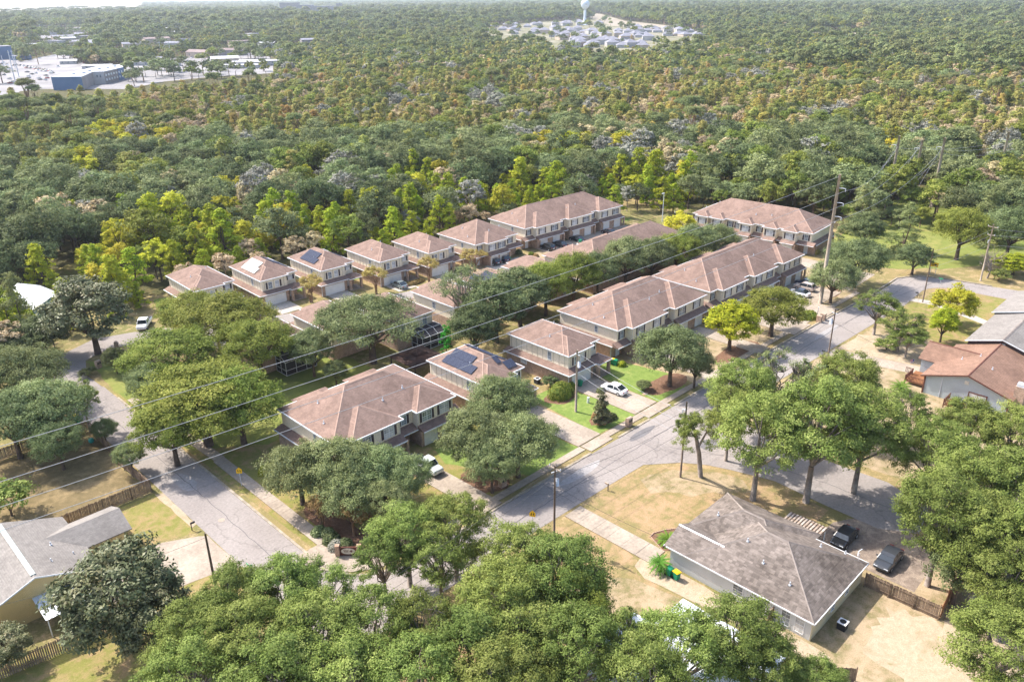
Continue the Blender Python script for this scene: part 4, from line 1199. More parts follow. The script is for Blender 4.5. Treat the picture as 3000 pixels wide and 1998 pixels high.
# mulch beds
def blob(cx, cy, rx, ry, n=18, j=.12, seed=1):
    r_ = random.Random(seed)
    return [(cx + rx * math.cos(2 * math.pi * i / n) * (1 + r_.uniform(-j, j)), cy + ry * math.sin(2 * math.pi * i / n) * (1 + r_.uniform(-j, j))) for i in range(n)]
for i, (x, y, rx, ry) in enumerate([(61.8, 67.3, 3.2, 3.4), (85.9, 66.3, 2.6, 1.7), (*G(1643, 1163), 3.0, 2.2), (102.6, 66.2, 5.2, 2.3), (122.5, 64.5, 6.5, 2.2), (41.7, 72.5, 1.8, 7.5), (152.5, 66.4, 6.5, 1.6), (163, 66, 5, 2.0), (78, 140, 3, 1.2)]):
    sheet('mulch_bed', blob(x, y, rx, ry, seed=i), .020, M['mulch'])
sheet('mulch_bed', GP([(1905, 1572), (1915, 1562), (1950, 1552), (2040, 1545), (2130, 1537), (2110, 1580), (2000, 1610), (1945, 1614)]), .020, M['mulch'])
# east side: dry lawn, sand and dirt
sheet('dry_lawn', [(22, 54.0), (57, 54.2), (61.5, 53.6), (62.8, 52), (63.2, 45), (62.5, 42.4), (60.5, 41), (60.8, 35.5), (58, 30), (40, 30), (20, 40)], .012, M['lawn_brown'], .12, 11)
sheet('dirt_patch', [(49, 46), (56.5, 44.5), (59.5, 40.5), (60.5, 35.5), (57, 33), (50, 36)], .016, M['mulch'] if False else M['lawn_sandy'], .5, 12)
sheet('dry_lawn', [(65.8, 53.8), (71.7, 53.5), (78.6, 53.5), (83.0, 50), (85, 46.8), (86.1, 44.3), (87.5, 39.0), (87.0, 31), (80, 31), (76, 40), (66.6, 41), (66.1, 47)], .012, M['lawn_brown'], .12, 13)
sheet('sand_patch', [(76.5, 52.6), (82.5, 49.0), (84.5, 46), (85.9, 42), (84, 40), (79, 44), (75, 49)], .017, M['lawn_sandy'], .7, 14)
sheet('sand_yard', [(60, 24), (79, 32), (88, 27), (90, 20), (90, 2), (60, 2)], .010, M['lawn_sandy'], .3, 15)
sheet('sand_patch', [(66.5, 18.2), (75, 19), (75.8, 13.8), (79, 11), (78, 5), (68, 4), (64, 10)], .016, M['sand'], .9, 16, step=.8)
sheet('parking_pad', [(79.0, 17.6), (88.5, 17.5), (89.5, 24), (88.2, 27.5), (85, 29.5), (79.3, 29.8)], .022, M['dirt'], .12, 17)
sheet('sand_lot', [(132, 52.2), (153, 51.0), (158, 47.5), (152, 41), (145, 38), (139.2, 38.0), (134, 38), (120, 40), (112, 46), (106, 52.5)], .012, M['lawn_sandy'], .5, 18)
sheet('sand_patch', [(136.3, 51.7), (145, 51.6), (150, 47), (146, 43), (141.5, 38.5), (138.6, 38.4)], .017, M['sand'], .5, 19)
sheet('concrete_drive', [(131.7, 52.3), (135.6, 52.2), (138.6, 37.8), (134.9, 37.2)], .035, M['concrete'])
sheet('dry_lawn', [(156, 51.2), (166, 50.8), (178, 50.2), (182.5, 47.5), (184, 42), (186, 30), (187, 10), (160, 24), (150, 36)], .013, M['lawn_dry'], .3, 20)
sheet('concrete_path', [(170.3, 51.6), (172.6, 51.5), (173.6, 47), (172, 42), (169, 36), (166.5, 36), (169.5, 43), (171, 47)], .030, M['concrete_white'])
sheet('dry_lawn', [(100, 50.6), (130, 51.2), (138, 30), (130, 10), (104, 10), (100, 30)], .011, M['lawn_sandy'], .3, 21)
# left yards
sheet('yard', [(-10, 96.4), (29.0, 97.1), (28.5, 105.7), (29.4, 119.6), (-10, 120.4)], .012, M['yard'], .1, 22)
sheet('lawn', [(-6, 95.9), (29.0, 96.3), (29.4, 84), (25.2, 85.8), (17, 84), (-6, 84)], .014, M['lawn_dry'], .12, 23)
sheet('lawn', [(29.3, 75.5), (29.2, 71), (26.5, 64.6), (0, 64), (0, 78.5), (24.3, 75.7)], .014, M['lawn_dry'], .12, 24)
sheet('sand_patch', [(29.1, 96), (30, 95.5), (30, 86), (29.2, 85.5)], .017, M['sand'], .15, 25)
sheet('cracked_drive', [(29.9, 82.6), (30.0, 74.2), (27.3, 75.5), (24.5, 75.9), (17.5, 77), (17.5, 84.6), (25.4, 85.3), (29, 83.3)], .024, M['concrete'], .08, 26)
# pavements
slabs('footpath', '', 38.2, 71.2, 39.9, 98.0, 1, 18, Z1, 'concrete')
slabs('footpath', '', 38.4, 98.0, 40.0, 126.0, 1, 19, Z1, 'concrete', rz=R(2.5))
slabs('footpath', '', 44.5, 62.3, 77.0, 63.5, 22, 1, Z1, 'concrete')
slabs('footpath', '', 77.2, 62.2, 104.0, 63.4, 18, 1, Z1, 'concrete', rz=R(-.4))
slabs('footpath', '', 104.0, 61.95, 168.0, 63.1, 42, 1, Z1, 'concrete', rz=R(-.7))
sheet('footpath_corner', arc(44.2, 71.4, 9.2, 180, 262, 6) + arc(44.2, 71.4, 5.6, 262, 180, 6), Z1, M['concrete'])
# kerbs
def kerb(pts, label='kerb', w=.32, h=.13):
    mb = MB()
    for a, b in zip(pts, pts[1:]):
        mb.beam((a[0], a[1], h / 2 - .02), (b[0], b[1], h / 2 - .02), w, h)
    o = mb.build('kerb', M['kerb']); o['kind'] = 'structure'
kerb([(36.5, 128), (36.5, 68.3)] + arc(43.4, 68.2, 6.85, 180, 270)[1:] + [(60, 61.3), (76.8, 61.15)])
kerb([(83, 61.1), (90.6, 61.0)]); kerb([(97.2, 60.9), (105, 60.75), (118, 60.5)]); kerb([(124, 60.4), (150, 59.8), (168, 59.0), (183, 59.2), (188.4, 56.2), (190.3, 50), (191.8, 42)], h=.2)
# driveways made of cast panels
slabs('driveway', '', 77.2, 61.4, 82.2, 63.3, 2, 1, Z1, 'concrete')
slabs('driveway', '', 76.9, 63.6, 82.0, 78.2, 2, 4, Z1, 'concrete', .02)
slabs('driveway', '', 91.0, 61.3, 96.9, 63.2, 2, 1, Z1, 'concrete')
slabs('driveway', '', 90.3, 63.5, 96.1, 76.6, 2, 4, Z1, 'concrete', .02)
slabs('driveway', '', 56.0, 61.6, 59.6, 79.5, 1, 5, Z1, 'concrete', .02, rz=R(1.5))
for i, (x, w, ya, yb) in enumerate([(108.8, 3.6, 61.2, 76.5), (124.0, 3.8, 60.9, 76), (136.5, 7, 60.5, 75.5), (147.5, 8, 60.2, 75.5), (155.0, 10.5, 64.2, 74.8)]):
    slabs('driveway', '', x, ya, x + w, yb, 2, 4, Z1, 'concrete', .02)
slabs('driveway', '', 63.0, 41.0, 66.0, 54.0, 1, 6, Z1, 'concrete', .02)
sheet('side_path', [(63.2, 42.3), (61.5, 42.0), (60.5, 39.9), (61.0, 36), (62.2, 20), (63.9, 20), (64.0, 40.9)], .032, M['sand'], .1, 31)
for i, (x, y0_, y1_) in enumerate([(62.4, 144.2, 152), (74.6, 141.5, 148), (87.0, 138, 144.4), (99.6, 134.6, 140.2), (111.2, 131.8, 137.3), (124.6, 129.8, 134.0), (130.6, 129.4, 133.5)]):
    slabs('driveway', '', x, y0_, x + 5.0, y1_, 2, 2, Z1, 'concrete_white', .02, rz=R(-1.5))
slabs('driveway', '', 143.5, 127.8, 177, 134.6, 12, 2, Z1, 'concrete', .02, rz=R(-3))
for x, y in ((57.2, 133), (69, 129), (79.5, 124), (92.3, 122.4), (104, 120.4), (116, 120.4)):
    slabs('driveway', '', x, y, x + 5, y + 5.5, 2, 2, Z1, 'concrete_white', .02)
sheet('parking_pad', [(168, 63.4), (182.5, 63.8), (183, 82), (178.5, 84), (176, 74), (168.5, 72)], .028, M['concrete'])
# manhole, drain covers
def cyl(name, x, y, r, z0, z1, mat, label, cat, n=20, top=None):
    mb = MB().tube([(0, 0, z0), (0, 0, z1)], [r, r if top is None else top], n)
    return mb.build(name, M[mat], None, (x, y, 0), label=label, cat=cat)
x, y = G(649, 1524); cyl('manhole_cover', x, y, .42, 0.0, .045, 'concrete', 'round manhole cover in the asphalt of the side street', 'manhole cover')
x, y = G(1890, 1154); MB().box(-.5, -.3, 0, .5, .3, .06).build('drain_cover', M['brick'], None, (x, y, 0), label='red brown utility cover in the bright lawn', cat='drain cover')
x, y = G(1672, 1607); MB().box(-.4, -.25, 0, .4, .25, .09).build('water_meter_cover', M['insul'], None, (x, y, 0), label='grey meter cover on the dry lawn below the power pole', cat='meter cover')
x, y = G(1723, 1180); cyl('utility_pedestal', x, y, .22, 0, 1.0, 'trim', 'small round beige utility pedestal on the bright lawn', 'utility box', 12, .2)
x, y = G(631, 1778); MB().box(-.35, -.3, 0, .35, .3, .9).build('utility_box', M['trim'], None, (x, y, 0), label='pale utility box at the foot of the left wooden pole', cat='utility box')

# ------------------------------------------------------------------ other houses
def gable_roof(mb, x0, y0, x1, y1, z, rise, axis='x', over=.4, th=.12):
    if axis == 'x':
        ym = (y0 + y1) / 2; a, b = x0 - over, x1 + over
        P = [(a, y0, z), (b, y0, z), (b, ym, z + rise), (a, ym, z + rise), (a, y1, z), (b, y1, z)]
    else:
        xm = (x0 + x1) / 2; a, b = y0 - over, y1 + over
        P = [(x1, a, z), (x1, b, z), (xm, b, z + rise), (xm, a, z + rise), (x0, a, z), (x0, b, z)]
    v = P + [(p[0], p[1], p[2] - th) for p in P]
    mb.add(v, [[0, 1, 2, 3], [3, 2, 5, 4], [6, 9, 8, 7], [9, 10, 11, 8], [0, 6, 7, 1], [4, 5, 11, 10], [0, 3, 9, 6], [3, 4, 10, 9], [1, 7, 8, 2], [2, 8, 11, 5]])
def gable_walls(mb, x0, y0, x1, y1, z, rise, axis='x', over=.5):
    k = rise / ((y1 - y0) / 2 + over) if axis == 'x' else rise / ((x1 - x0) / 2 + over)
    mb.box(x0, y0, -.2, x1, y1, z)
    if axis == 'x':
        ym = (y0 + y1) / 2; h = z + k * (y1 - y0) / 2
        v = [(x0, y0, z), (x0, y1, z), (x0, ym, h), (x1, y0, z), (x1, y1, z), (x1, ym, h)]
    else:
        xm = (x0 + x1) / 2; h = z + k * (x1 - x0) / 2
        v = [(x0, y0, z), (x1, y0, z), (xm, y0, h), (x0, y1, z), (x1, y1, z), (xm, y1, h)]
    mb.add(v, [[0, 2, 1], [3, 4, 5], [0, 3, 5, 2], [1, 2, 5, 4]])
M['shingle_grey'] = shingle('grey_brown_shingles', srgb('80766F'), srgb('544C46'), .13, .8, tc=(.74, 1.25), tl=2.4)
M['shingle_grey_cap'] = surf('grey_ridge', srgb('8C827B'), srgb('776E68'), 1, .9)
M['shingle_pale'] = shingle('pale_grey_shingles', srgb('8E8882'), srgb('746E69'), .09, .6)
M['shingle_brown'] = shingle('light_brown_shingles', srgb('8F7160'), srgb('695245'), .09, .6)
M['siding_white'] = siding('white_siding', srgb('D2D6DC'), .16)
M['siding_cream'] = siding('cream_siding', srgb('DCD2B4'), .14)
M['siding_yellow'] = siding('yellow_siding', srgb('E0C68C'), .14)
M['siding_blue'] = siding('blue_grey_siding', srgb('B7C2C8'), .2)
M['siding_dark'] = surf('dark_brown_boards', srgb('5B4A48'), srgb('504140'), .8, .9)
M['trim_brown'] = surf('brown_trim', srgb('6A4438'), srgb('5C3B31'), 1, .8)
M['flash'] = surf('ridge_flashing', srgb('A9B5B0'), srgb('9AA6A2'), 1, .5)

# white bungalow with a patchy grey hip roof, bottom right
t = empty('bungalow', (64, 22.1, 0), 0, 'white bungalow with a patchy grey brown hipped roof, bottom right', 'house')
MB().prism([(.4, .4), (12.6, .4), (12.6, 14.6), (6.1, 14.6), (6.1, 17.2), (.4, 17.2)], -.2, 2.62).build('wall', [M['siding_white']], t)
MB().box(12.58, .38, 0, 12.64, 14.6, 2.6).build('wall', M['siding_cream'], t)
MB().box(.38, .34, 0, 12.6, .39, 2.6).build('wall', M['siding_cream'], t)
r = MB(); caps = []
hip(r, caps, 0, 0, 13, 15.4, 2.6, .46); hip(r, caps, 4.6, 6, 14.2, 18.2, 2.59, .46)
roof = r.build('roof', M['shingle_grey'], t); cap_mesh(caps, .3).build('ridge_cap', M['shingle_grey_cap'], roof)
r = MB(); gable_roof(r, 0, 9, 5.9, 17.6, 2.58, 1.35, 'y', .3); rg = r.build('garage_roof', M['shingle_grey'], t)
cap_mesh([((2.95, 12.0, 3.95), (2.95, 17.9, 3.95))], .3).build('ridge_cap', M['trim'], rg)
mb = MB(); mb.add([(.4, 17.2, 2.6), (5.6, 17.2, 2.6), (2.95, 17.2, 3.75)], [[0, 1, 2]]); mb.build('gable_wall', M['siding_white'], t)
g = MB(); gutters(g, [((0, 0), (13, 0)), ((13, 0), (13, 15.4)), ((0, 0), (0, 17.6)), ((-.02, 17.9), (2.95, 17.9))], 2.6, .14, .08); g.build('gutter', M['trim'], t)
window(t, .4, 8.6, 1.5, 1.1, 1.3, 'L', False, 'g'); window(t, .4, 1.6, 1.35, .9, 1.9, 'L', False, 'b'); window(t, .4, 3.1, 1.35, .9, 1.9, 'L', False, 'g')
for x in (5.2, 8.6): window(t, x, .34, 1.5, .7, 1.2, 'F', False, 'g')
MB().box(.28, 5.2, .1, .38, 5.3, 2.4).build('downspout', M['trim'], t)
vents(t, [(3.2, 7.5, 2.6 + 3.2 * .46), (2.4, 4.0, 2.6 + 2.4 * .46), (10.5, 4.5, 2.6 + 2.5 * .46), (7.5, 15.6, 2.6 + 2.6 * .46 + .2), (12.3, 2.4, 2.6 + .7 * .46), (4.6, 10.2, 2.6 + 4.6 * .46 + .0)])
mb = MB().tube([(0, 0, -.2), (0, 0, 1.0)], [.04, .04], 5); mb.beam((-.5, 0, .9), (.1, .2, 1.05), .06, .06); mb.beam((.1, .2, 1.05), (.9, .1, 1.0), .07, .07)
mb.build('antenna', M['insul'], t, (12.2, .9, 2.9))
MB().box(-.6, 4.4, 0, .38, 4.52, 1.9).build('side_fence', M['wood_fence'], t)
M['old_panel'] = surf('rusty_white_panel', srgb('C4BAB0'), srgb('8E7866'), 1.4, .7, fine=5)
# striped pergola roof beside the bungalow
t = empty('striped_carport', (76.9, 28.2, 0), 0, 'small carport with rusty white ribbed roof beside the grey bungalow', 'carport')
for i in range(12):
    MB().box(.04, i * .39, 2.50, 3.1, i * .39 + .23, 2.56).build('roof_panel', M['old_panel'], t)
mb = MB(); mb.box(0, 0, 2.40, .08, 4.7, 2.49); mb.box(3.05, 0, 2.40, 3.13, 4.7, 2.49)
for i in range(12): mb.box(.08, i * .39 - .08, 2.42, 3.05, i * .39 + .02, 2.49)
mb.build('rafters', M['wood_fence'], t)
for sx in (0.0, 3.0):
    for sy in (0.1, 4.4): MB().box(sx, sy, 0, sx + .1, sy + .1, 2.4).build('post', M['trim'], t)

# yellow house, bottom left
t = empty('bungalow', (5.7, 82.2, 0), 0, 'yellow sided house with a grey gabled roof at the bottom left', 'house')
mb = MB(); gable_walls(mb, 0, 0, 11.8, 12.6, 2.7, 2.35, 'y'); mb.build('wall', M['siding_yellow'], t)
mb = MB(); gable_walls(mb, 8, 5.0, 16.5, 10.6, 2.6, 1.2, 'x', .4); mb.build('wall', M['siding_yellow'], t)
mb = MB(); gable_walls(mb, -10, 2.5, 1.5, 10, 2.6, 1.9, 'x', .4); mb.build('wall', M['siding_yellow'], t)
r = MB(); gable_roof(r, -.5, 0, 12.3, 12.6, 2.72, 2.45, 'y', .35); roof = r.build('roof', M['shingle_pale'], t)
r = MB(); gable_roof(r, 6.4, 4.6, 17.0, 11.0, 2.66, 1.35, 'x', .3); r.build('roof', M['shingle_pale'], t)
r = MB(); gable_roof(r, -10, 2.1, 5.6, 10.4, 2.66, 1.9, 'x', .3); r.build('roof', M['shingle_pale'], t)
MB().beam((5.9, .2, 5.2), (5.9, 12.4, 5.2), .5, .06).build('ridge_cap', M['flash'], roof)
for s in (-1, 1):
    MB().beam((5.9 + s * 6.4, -.38, 2.66), (5.9, -.38, 5.11), .05, .16).build('rake_board', M['trim'], t)
vents(t, [(9.2, 6.2, 3.9), (10.6, 3.6, 3.2), (8.2, 2.6, 4.2)])
# metal awning on the gable wall
aw = MB()
for i in range(10): aw.box(i * .5, -4.2, 0, i * .5 + .44, 0, .03)
for i in range(11): aw.box(i * .5 - .04, -4.2, .03, i * .5 + .02, 0, .08)
o = aw.build('awning', M['metal_roof'], t, (5.2, 0, 2.62), (R(4), 0, 0))
for x in (5.3, 10.0): MB().box(x, -4.1, 0, x + .1, -4.0, 2.3).build('awning_post', M['trim'], t)

# blue-grey gabled house, right
t = empty('bungalow', (128.4, 21.6, 0), 0, 'blue grey sided house with light brown roof and wooden porch, right', 'house')
mb = MB(); gable_walls(mb, .3, .6, 16, 12.8, 3.1, 2.0, 'x'); mb.build('wall', M['siding_blue'], t)
mb = MB(); gable_walls(mb, 6.6, 8, 14.6, 15.6, 3.1, 1.6, 'y', .4); mb.build('wall', M['siding_blue'], t)
r = MB(); gable_roof(r, 0, 0, 16.4, 13.4, 3.15, 2.1, 'x', .25); roof = r.build('roof', M['shingle_brown'], t)
r = MB(); gable_roof(r, 6.2, 6.5, 15.0, 15.8, 3.12, 1.75, 'y', .3); r.build('roof', M['shingle_brown'], t)
cap_mesh([((-.25, 6.7, 5.26), (16.6, 6.7, 5.26)), ((10.6, 7, 4.9), (10.6, 16.1, 4.9))], .34).build('ridge_cap', M['trim_brown'], roof)
for a, b in (((-.27, -.02, 3.05), (-.27, 6.7, 5.16)), ((-.27, 13.42, 3.05), (-.27, 6.7, 5.16))): MB().beam(a, b, .06, .2).build('rake_board', M['trim_brown'], t)
gl = MB().box(.22, 3.7, .35, .3, 6.1, 2.35); gl.build('sliding_door', M['blinds'], t)
mb = MB(); mb.box(.18, 3.55, .3, .29, 3.7, 2.5); mb.box(.18, 6.1, .3, .29, 6.25, 2.5); mb.box(.18, 3.7, 2.35, .29, 6.1, 2.5); mb.box(.2, 4.86, .35, .22, 4.94, 2.35); mb.build('door_frame', M['trim_brown'], t)
MB().box(.2, 6.5, 3.5, .3, 7.1, 4.1).build('gable_vent', M['stucco_pale'], t)
MB().box(.2, 10.2, .1, .3, 10.3, 4.0).build('service_pipe', M['insul'], t)
for y in (.6, 12.8): MB().box(.16, y - .12, 0, .3, y + .12, 3.1).build('corner_board', M['trim_brown'], t)
ch = MB().box(1.2, -.9, 0, 2.4, .55, 5.0); ch.build('chimney', M['brick'], t); MB().box(1.3, -.8, 5.0, 2.3, .4, 5.5).build('chimney_cap', M['insul'], t)
vents(t, [(8.0, 10.0, 4.2), (9.6, 7.8, 4.9), (6.0, 5.0, 4.7)])
def deck(parent_name, x, y, w, d, z, label, rails):
    t = empty('wooden_deck', (x, y, 0), 0, label, 'deck')
    n = int(d / .3); me = MB().box(0, 0, z - .08, w, .27, z).mesh('plank', M['wood_new'])
    for i in range(n): inst('plank', me, t, (0, i * d / n, 0))
    for s in rails:
        (x0, y0), (x1, y1) = s; L_ = math.hypot(x1 - x0, y1 - y0)
        mb = MB(); mb.beam((x0, y0, z + .95), (x1, y1, z + .95), .1, .08); mb.beam((x0, y0, z + .15), (x1, y1, z + .15), .06, .06)
        mb.build('rail', M['trim_brown'], t)
        k = max(2, int(L_ / .22)); pm = MB().box(-.03, -.03, z + .1, .03, .03, z + .95).mesh('baluster', M['trim_brown'])
        for i in range(k + 1): inst('baluster', pm, t, (x0 + (x1 - x0) * i / k, y0 + (y1 - y0) * i / k, 0))
        MB().box(x0 - .07, y0 - .07, 0, x0 + .07, y0 + .07, z + 1.05).build('post', M['trim_brown'], t)
    return t
deck('d', 130.0, 34.6, 5.0, 3.2, .6, 'dark wooden porch with railings at the corner of the blue grey house', [((0, 3.1), (3.2, 3.1)), ((0, 0), (0, 3.1)), ((3.2, 3.1), (3.2, 4.2))])
deck('d', 125.6, 24.6, 2.9, 5.6, .5, 'brown wooden deck below the sliding door of the blue grey house', [((0, 0), (0, 5.6)), ((0, 5.6), (2.9, 5.6))])

# two dark brown houses with grey roofs behind it
for (x0, y0, w, d, ze, rise, lab) in ((145, 22.6, 16.2, 11.2, 4.3, 1.7, 'dark brown house with pale grey roof behind the blue grey house'),
                                      (162.6, 22.4, 15.6, 12.2, 4.3, 1.7, 'farther dark brown house with grey roof at the right edge')):
    t = empty('bungalow', (x0, y0, 0), 0, lab, 'house')
    mb = MB(); gable_walls(mb, .3, .4, w - .2, d - .4, ze, rise, 'x', .4); mb.build('wall', M['siding_dark'], t)
    r = MB(); gable_roof(r, 0, 0, w, d, ze + .05, rise, 'x', .2); roof = r.build('roof', M['shingle_pale'], t)
    cap_mesh([((-.2, d / 2, ze + rise + .07), (w + .2, d / 2, ze + rise + .07))], .5).build('ridge_cap', M['shingle_grey_cap'], roof)
    MB().beam((-.22, d + .02, ze - .02), (-.22, d / 2, ze + rise - .03), .06, .18).build('rake_board', M['trim'], t)
    MB().beam((-.22, 0, ze - .02), (-.22, d / 2, ze + rise - .03), .06, .18).build('rake_board', M['trim'], t)
    MB().box(.2, d / 2 - .4, ze + .3, .29, d / 2 + .4, ze + .9).build('gable_vent', M['trim'], t)
    vents(t, [(w * .6, d * .3, ze + rise * .6), (w * .8, d * .2, ze + rise * .4)])

# teal-walled house hidden by woods at the left
t = empty('bungalow', (37.5, 172.5, 0), R(8), 'teal walled house with bright metal roof among the trees at the left', 'house')
M['teal'] = surf('teal_wall', srgb('7FA3AE'), srgb('71949F'), .5, .8)
mb = MB(); gable_walls(mb, 0, 0, 7.5, 14, 3.2, 1.6, 'y'); mb.build('wall', M['teal'], t)
r = MB(); gable_roof(r, -.4, 0, 7.9, 14, 3.25, 1.7, 'y', .3); r.build('roof', M['metal_roof'], t)

# white flat roof at the bottom, mostly under the trees
t = empty('garden_shed', (0, 0, 0), 0, 'white flat roofed outbuilding under the bottom trees beside the sago palm', 'shed')
LP = [(57.9, 33.4), (52.8, 33.4), (52.8, 35.9), (45, 35.9), (45, 22), (57.9, 22)]
MB().prism([(x - .3 if x > 50 else x + .3, y - .3 if y > 30 else y + .3) for x, y in LP], -.2, 2.7).build('wall', M['siding_white'], t)
MB().prism(LP[::-1], 2.7, 2.86).build('roof', M['metal_roof'], t)
# ------------------------------------------------------------------ fences, poles, wires
def picket_fence(name, a, b, h, label, mat='wood_fence', gap=.155, w=.13, inside=1, posts=True):
    L_ = math.hypot(b[0] - a[0], b[1] - a[1]); an = math.atan2(b[1] - a[1], b[0] - a[0])
    t = empty(name, (a[0], a[1], 0), an, label, 'fence')
    n = int(L_ / gap); r_ = random.Random(int(L_ * 100))
    if n > 290: gap = L_ / 290; n = 290; w = gap * .85
    ms = []
    for k in range(3):
        hh = h * (1 + .02 * (k - 1))
        mb = MB(); mb.prism([(0, -.012), (w, -.012), (w, .012), (0, .012)], .03, hh); ms.append(mb.mesh('picket', M[mat]))
    for i in range(n):
        inst('picket', ms[r_.randrange(3)], t, (i * gap, 0, r_.uniform(-.03, .02)), (0, r_.uniform(-.012, .012), 0))
    for z in (h * .2, h * .82):
        MB().box(0, .013 * inside, z, L_, .06 * inside, z + .09).build('rail', M[mat], t) if inside > 0 else MB().box(0, -.06, z, L_, -.013, z + .09).build('rail', M[mat], t)
    if posts:
        k = max(1, int(L_ / 2.4)); pm = MB().box(-.05, .062 * inside - (.0 if inside > 0 else .1), -.1, .05, .062 * inside + (.1 if inside > 0 else 0), h + .06).mesh('post', M[mat])
        for i in range(k + 1): inst('post', pm, t, (L_ * i / k, 0, 0))
    return t
picket_fence('wooden_fence', (-4, 96.6), (29.1, 96.9), 1.9, 'long grey picket fence across the yard behind the grey gabled roof')
picket_fence('wooden_fence', (29.1, 97.0), (28.6, 107.5), 1.8, 'grey picket fence running up beside the side street')
picket_fence('wooden_fence', (28.9, 110.5), (29.4, 119.6), 1.8, 'grey picket fence by the street near the green bins')
picket_fence('wooden_fence', (4, 120.6), (29.2, 120.1), 1.8, 'dark shaded fence at the far side of the yard')
picket_fence('wooden_fence', (-8, 77.6), (16.5, 74.3), 1.9, 'grey picket fence at the bottom left below the yellow house', 'wood_fence', .2, .14)
picket_fence('wooden_fence', (76.3, 21.9), (76.5, 14.3), 1.85, 'weathered brown board fence from the bungalow corner past the cars', 'wood_fence', .15, .14, -1)
picket_fence('wooden_fence', (76.6, 14.2), (83.1, 14.7), 1.85, 'orange brown board fence at the right end of the sandy yard', 'wood_new', .15, .14, 1)
picket_fence('wooden_fence', (58.5, 21.6), (62.5, 17.0), 1.7, 'dark fence piece at the lower corner of the white bungalow', 'wood_fence', .15, .14, 1)

def pole(x, y, h, r, label, mat='pole_wood', arms=(), group=None, name='power_pole', trans=False, dirn=0.0, lean=(0, 0)):
    t = empty(name, (x, y, 0), dirn, label, 'power pole', group)
    MB().tube([(0, 0, -.5), (lean[0] * .5, lean[1] * .5, h * .5), (lean[0], lean[1], h)], [r, r * .82, r * .62], 10).build('post', M[mat], t, smooth=True)
    for z, ln, side in arms:
        mb = MB()
        if side == 0: mb.beam((-ln, 0, z), (ln, 0, z), .12, .14)
        else:
            mb.tube([(0, 0, z), (0, side * ln * .6, z + .12), (0, side * ln, z + .05)], [.09, .07, .05], 6)
        mb.build('crossarm', M['pole_grey' if side == 0 else 'insul'], t)
        if side == 0:
            for xx in (-ln * .9, 0, ln * .9): MB().tube([(xx, 0, z + .07), (xx, 0, z + .3)], [.06, .05], 6).build('insulator', M['insul'], t)
        else:
            MB().tube([(0, side * ln, z + .05), (0, side * ln, z - .5)], [.07, .07], 6).build('insulator', M['insul'], t)
    if trans:
        mb = MB().tube([(0, 0, -.45), (0, 0, .45), (0, 0, .55)], [.24, .24, .1], 12)
        mb.build('transformer', M['insul'], t, (.05, -.42, h * .78), smooth=True)
        MB().box(-.04, -.4, h * .78 - .3, .04, .0, h * .78 + .3).build('bracket', M['insul'], t)
        MB().beam((-.1, -.6, h * .93), (.1, .5, h * .93), .08, .08).build('crossarm', M['insul'], t)
    return t
PA = G(2402.6, 888.6); PB = G(642, 1769); PC = G(1623, 1598); PDp = G(1993, 1398); PE = (G(2421, 1075)); PF = G(1686.8, 1206); PR = G(2618, 892 ); PW = G(2872, 823)
pole(*PA, 27.0, .42, 'very tall pale power pole with three steel arms in front of the end terrace', 'pole_grey', [(24.3, 1.6, -1), (21.4, 1.6, -1), (18.6, 1.6, -1)])
pole(*PB, 9.3, .16, 'dark brown wooden pole at the lower left beside the cracked driveway')
pole(*PC, 11.1, .15, 'wooden pole with a transformer at the edge of the dry lawn', arms=[(10.7, .9, 0)], trans=True, dirn=R(90))
pole(*PDp, 11.5, .15, 'bare wooden pole at the lawn corner of the side street', arms=[(10.2, .5, 1)])
pole(*PE, 10.8, .15, 'wooden pole with a transformer across from the mailboxes', trans=True, dirn=R(180))
pole(*PF, 10.6, .2, 'light grey pole with a transformer on the bright lawn', 'pole_grey', trans=True)
pole(171.3, 49.4, 11.5, .15, 'plain wooden pole by the sandy lot near the head of the street', lean=(.6, .2))
pole(*PW, 13.0, .2, 'pale wooden pole with white insulators beside the leafless tree', 'pole_grey', [(12.4, 1.1, 0), (10.6, .8, 0), (9.4, .7, 1)], dirn=R(80))
PF1 = [G(2599.6, 598.7), G(2668.8, 588), G(2728, 607), G(2917, 556)]
for i, (p, h, lab) in enumerate(zip(PF1, (20.5, 18.5, 20.5, 18.5), ('guyed transmission pole, leftmost of three at the woodland edge', 'guyed transmission pole, middle one of three', 'guyed transmission pole, rightmost of three by the green corridor', 'single transmission pole beyond the green corridor at the right'))):
    pole(*p, h, .52, lab, 'pole_grey', [(h * .86, 1.8, 1)], 'transmission poles along the corridor')

def wire(name, a, b, sag, label, mat='wire', r=.035, n=14, group='overhead wires'):
    a, b = Vector(a), Vector(b); pts = []
    for i in range(n + 1):
        u = i / n; p = a.lerp(b, u); p.z -= sag * 4 * u * (1 - u); pts.append(p)
    o = MB().tube(pts, [r] * (n + 1), 4).build(name, M[mat], label=label, cat='wire', group=group, smooth=True)
    return o
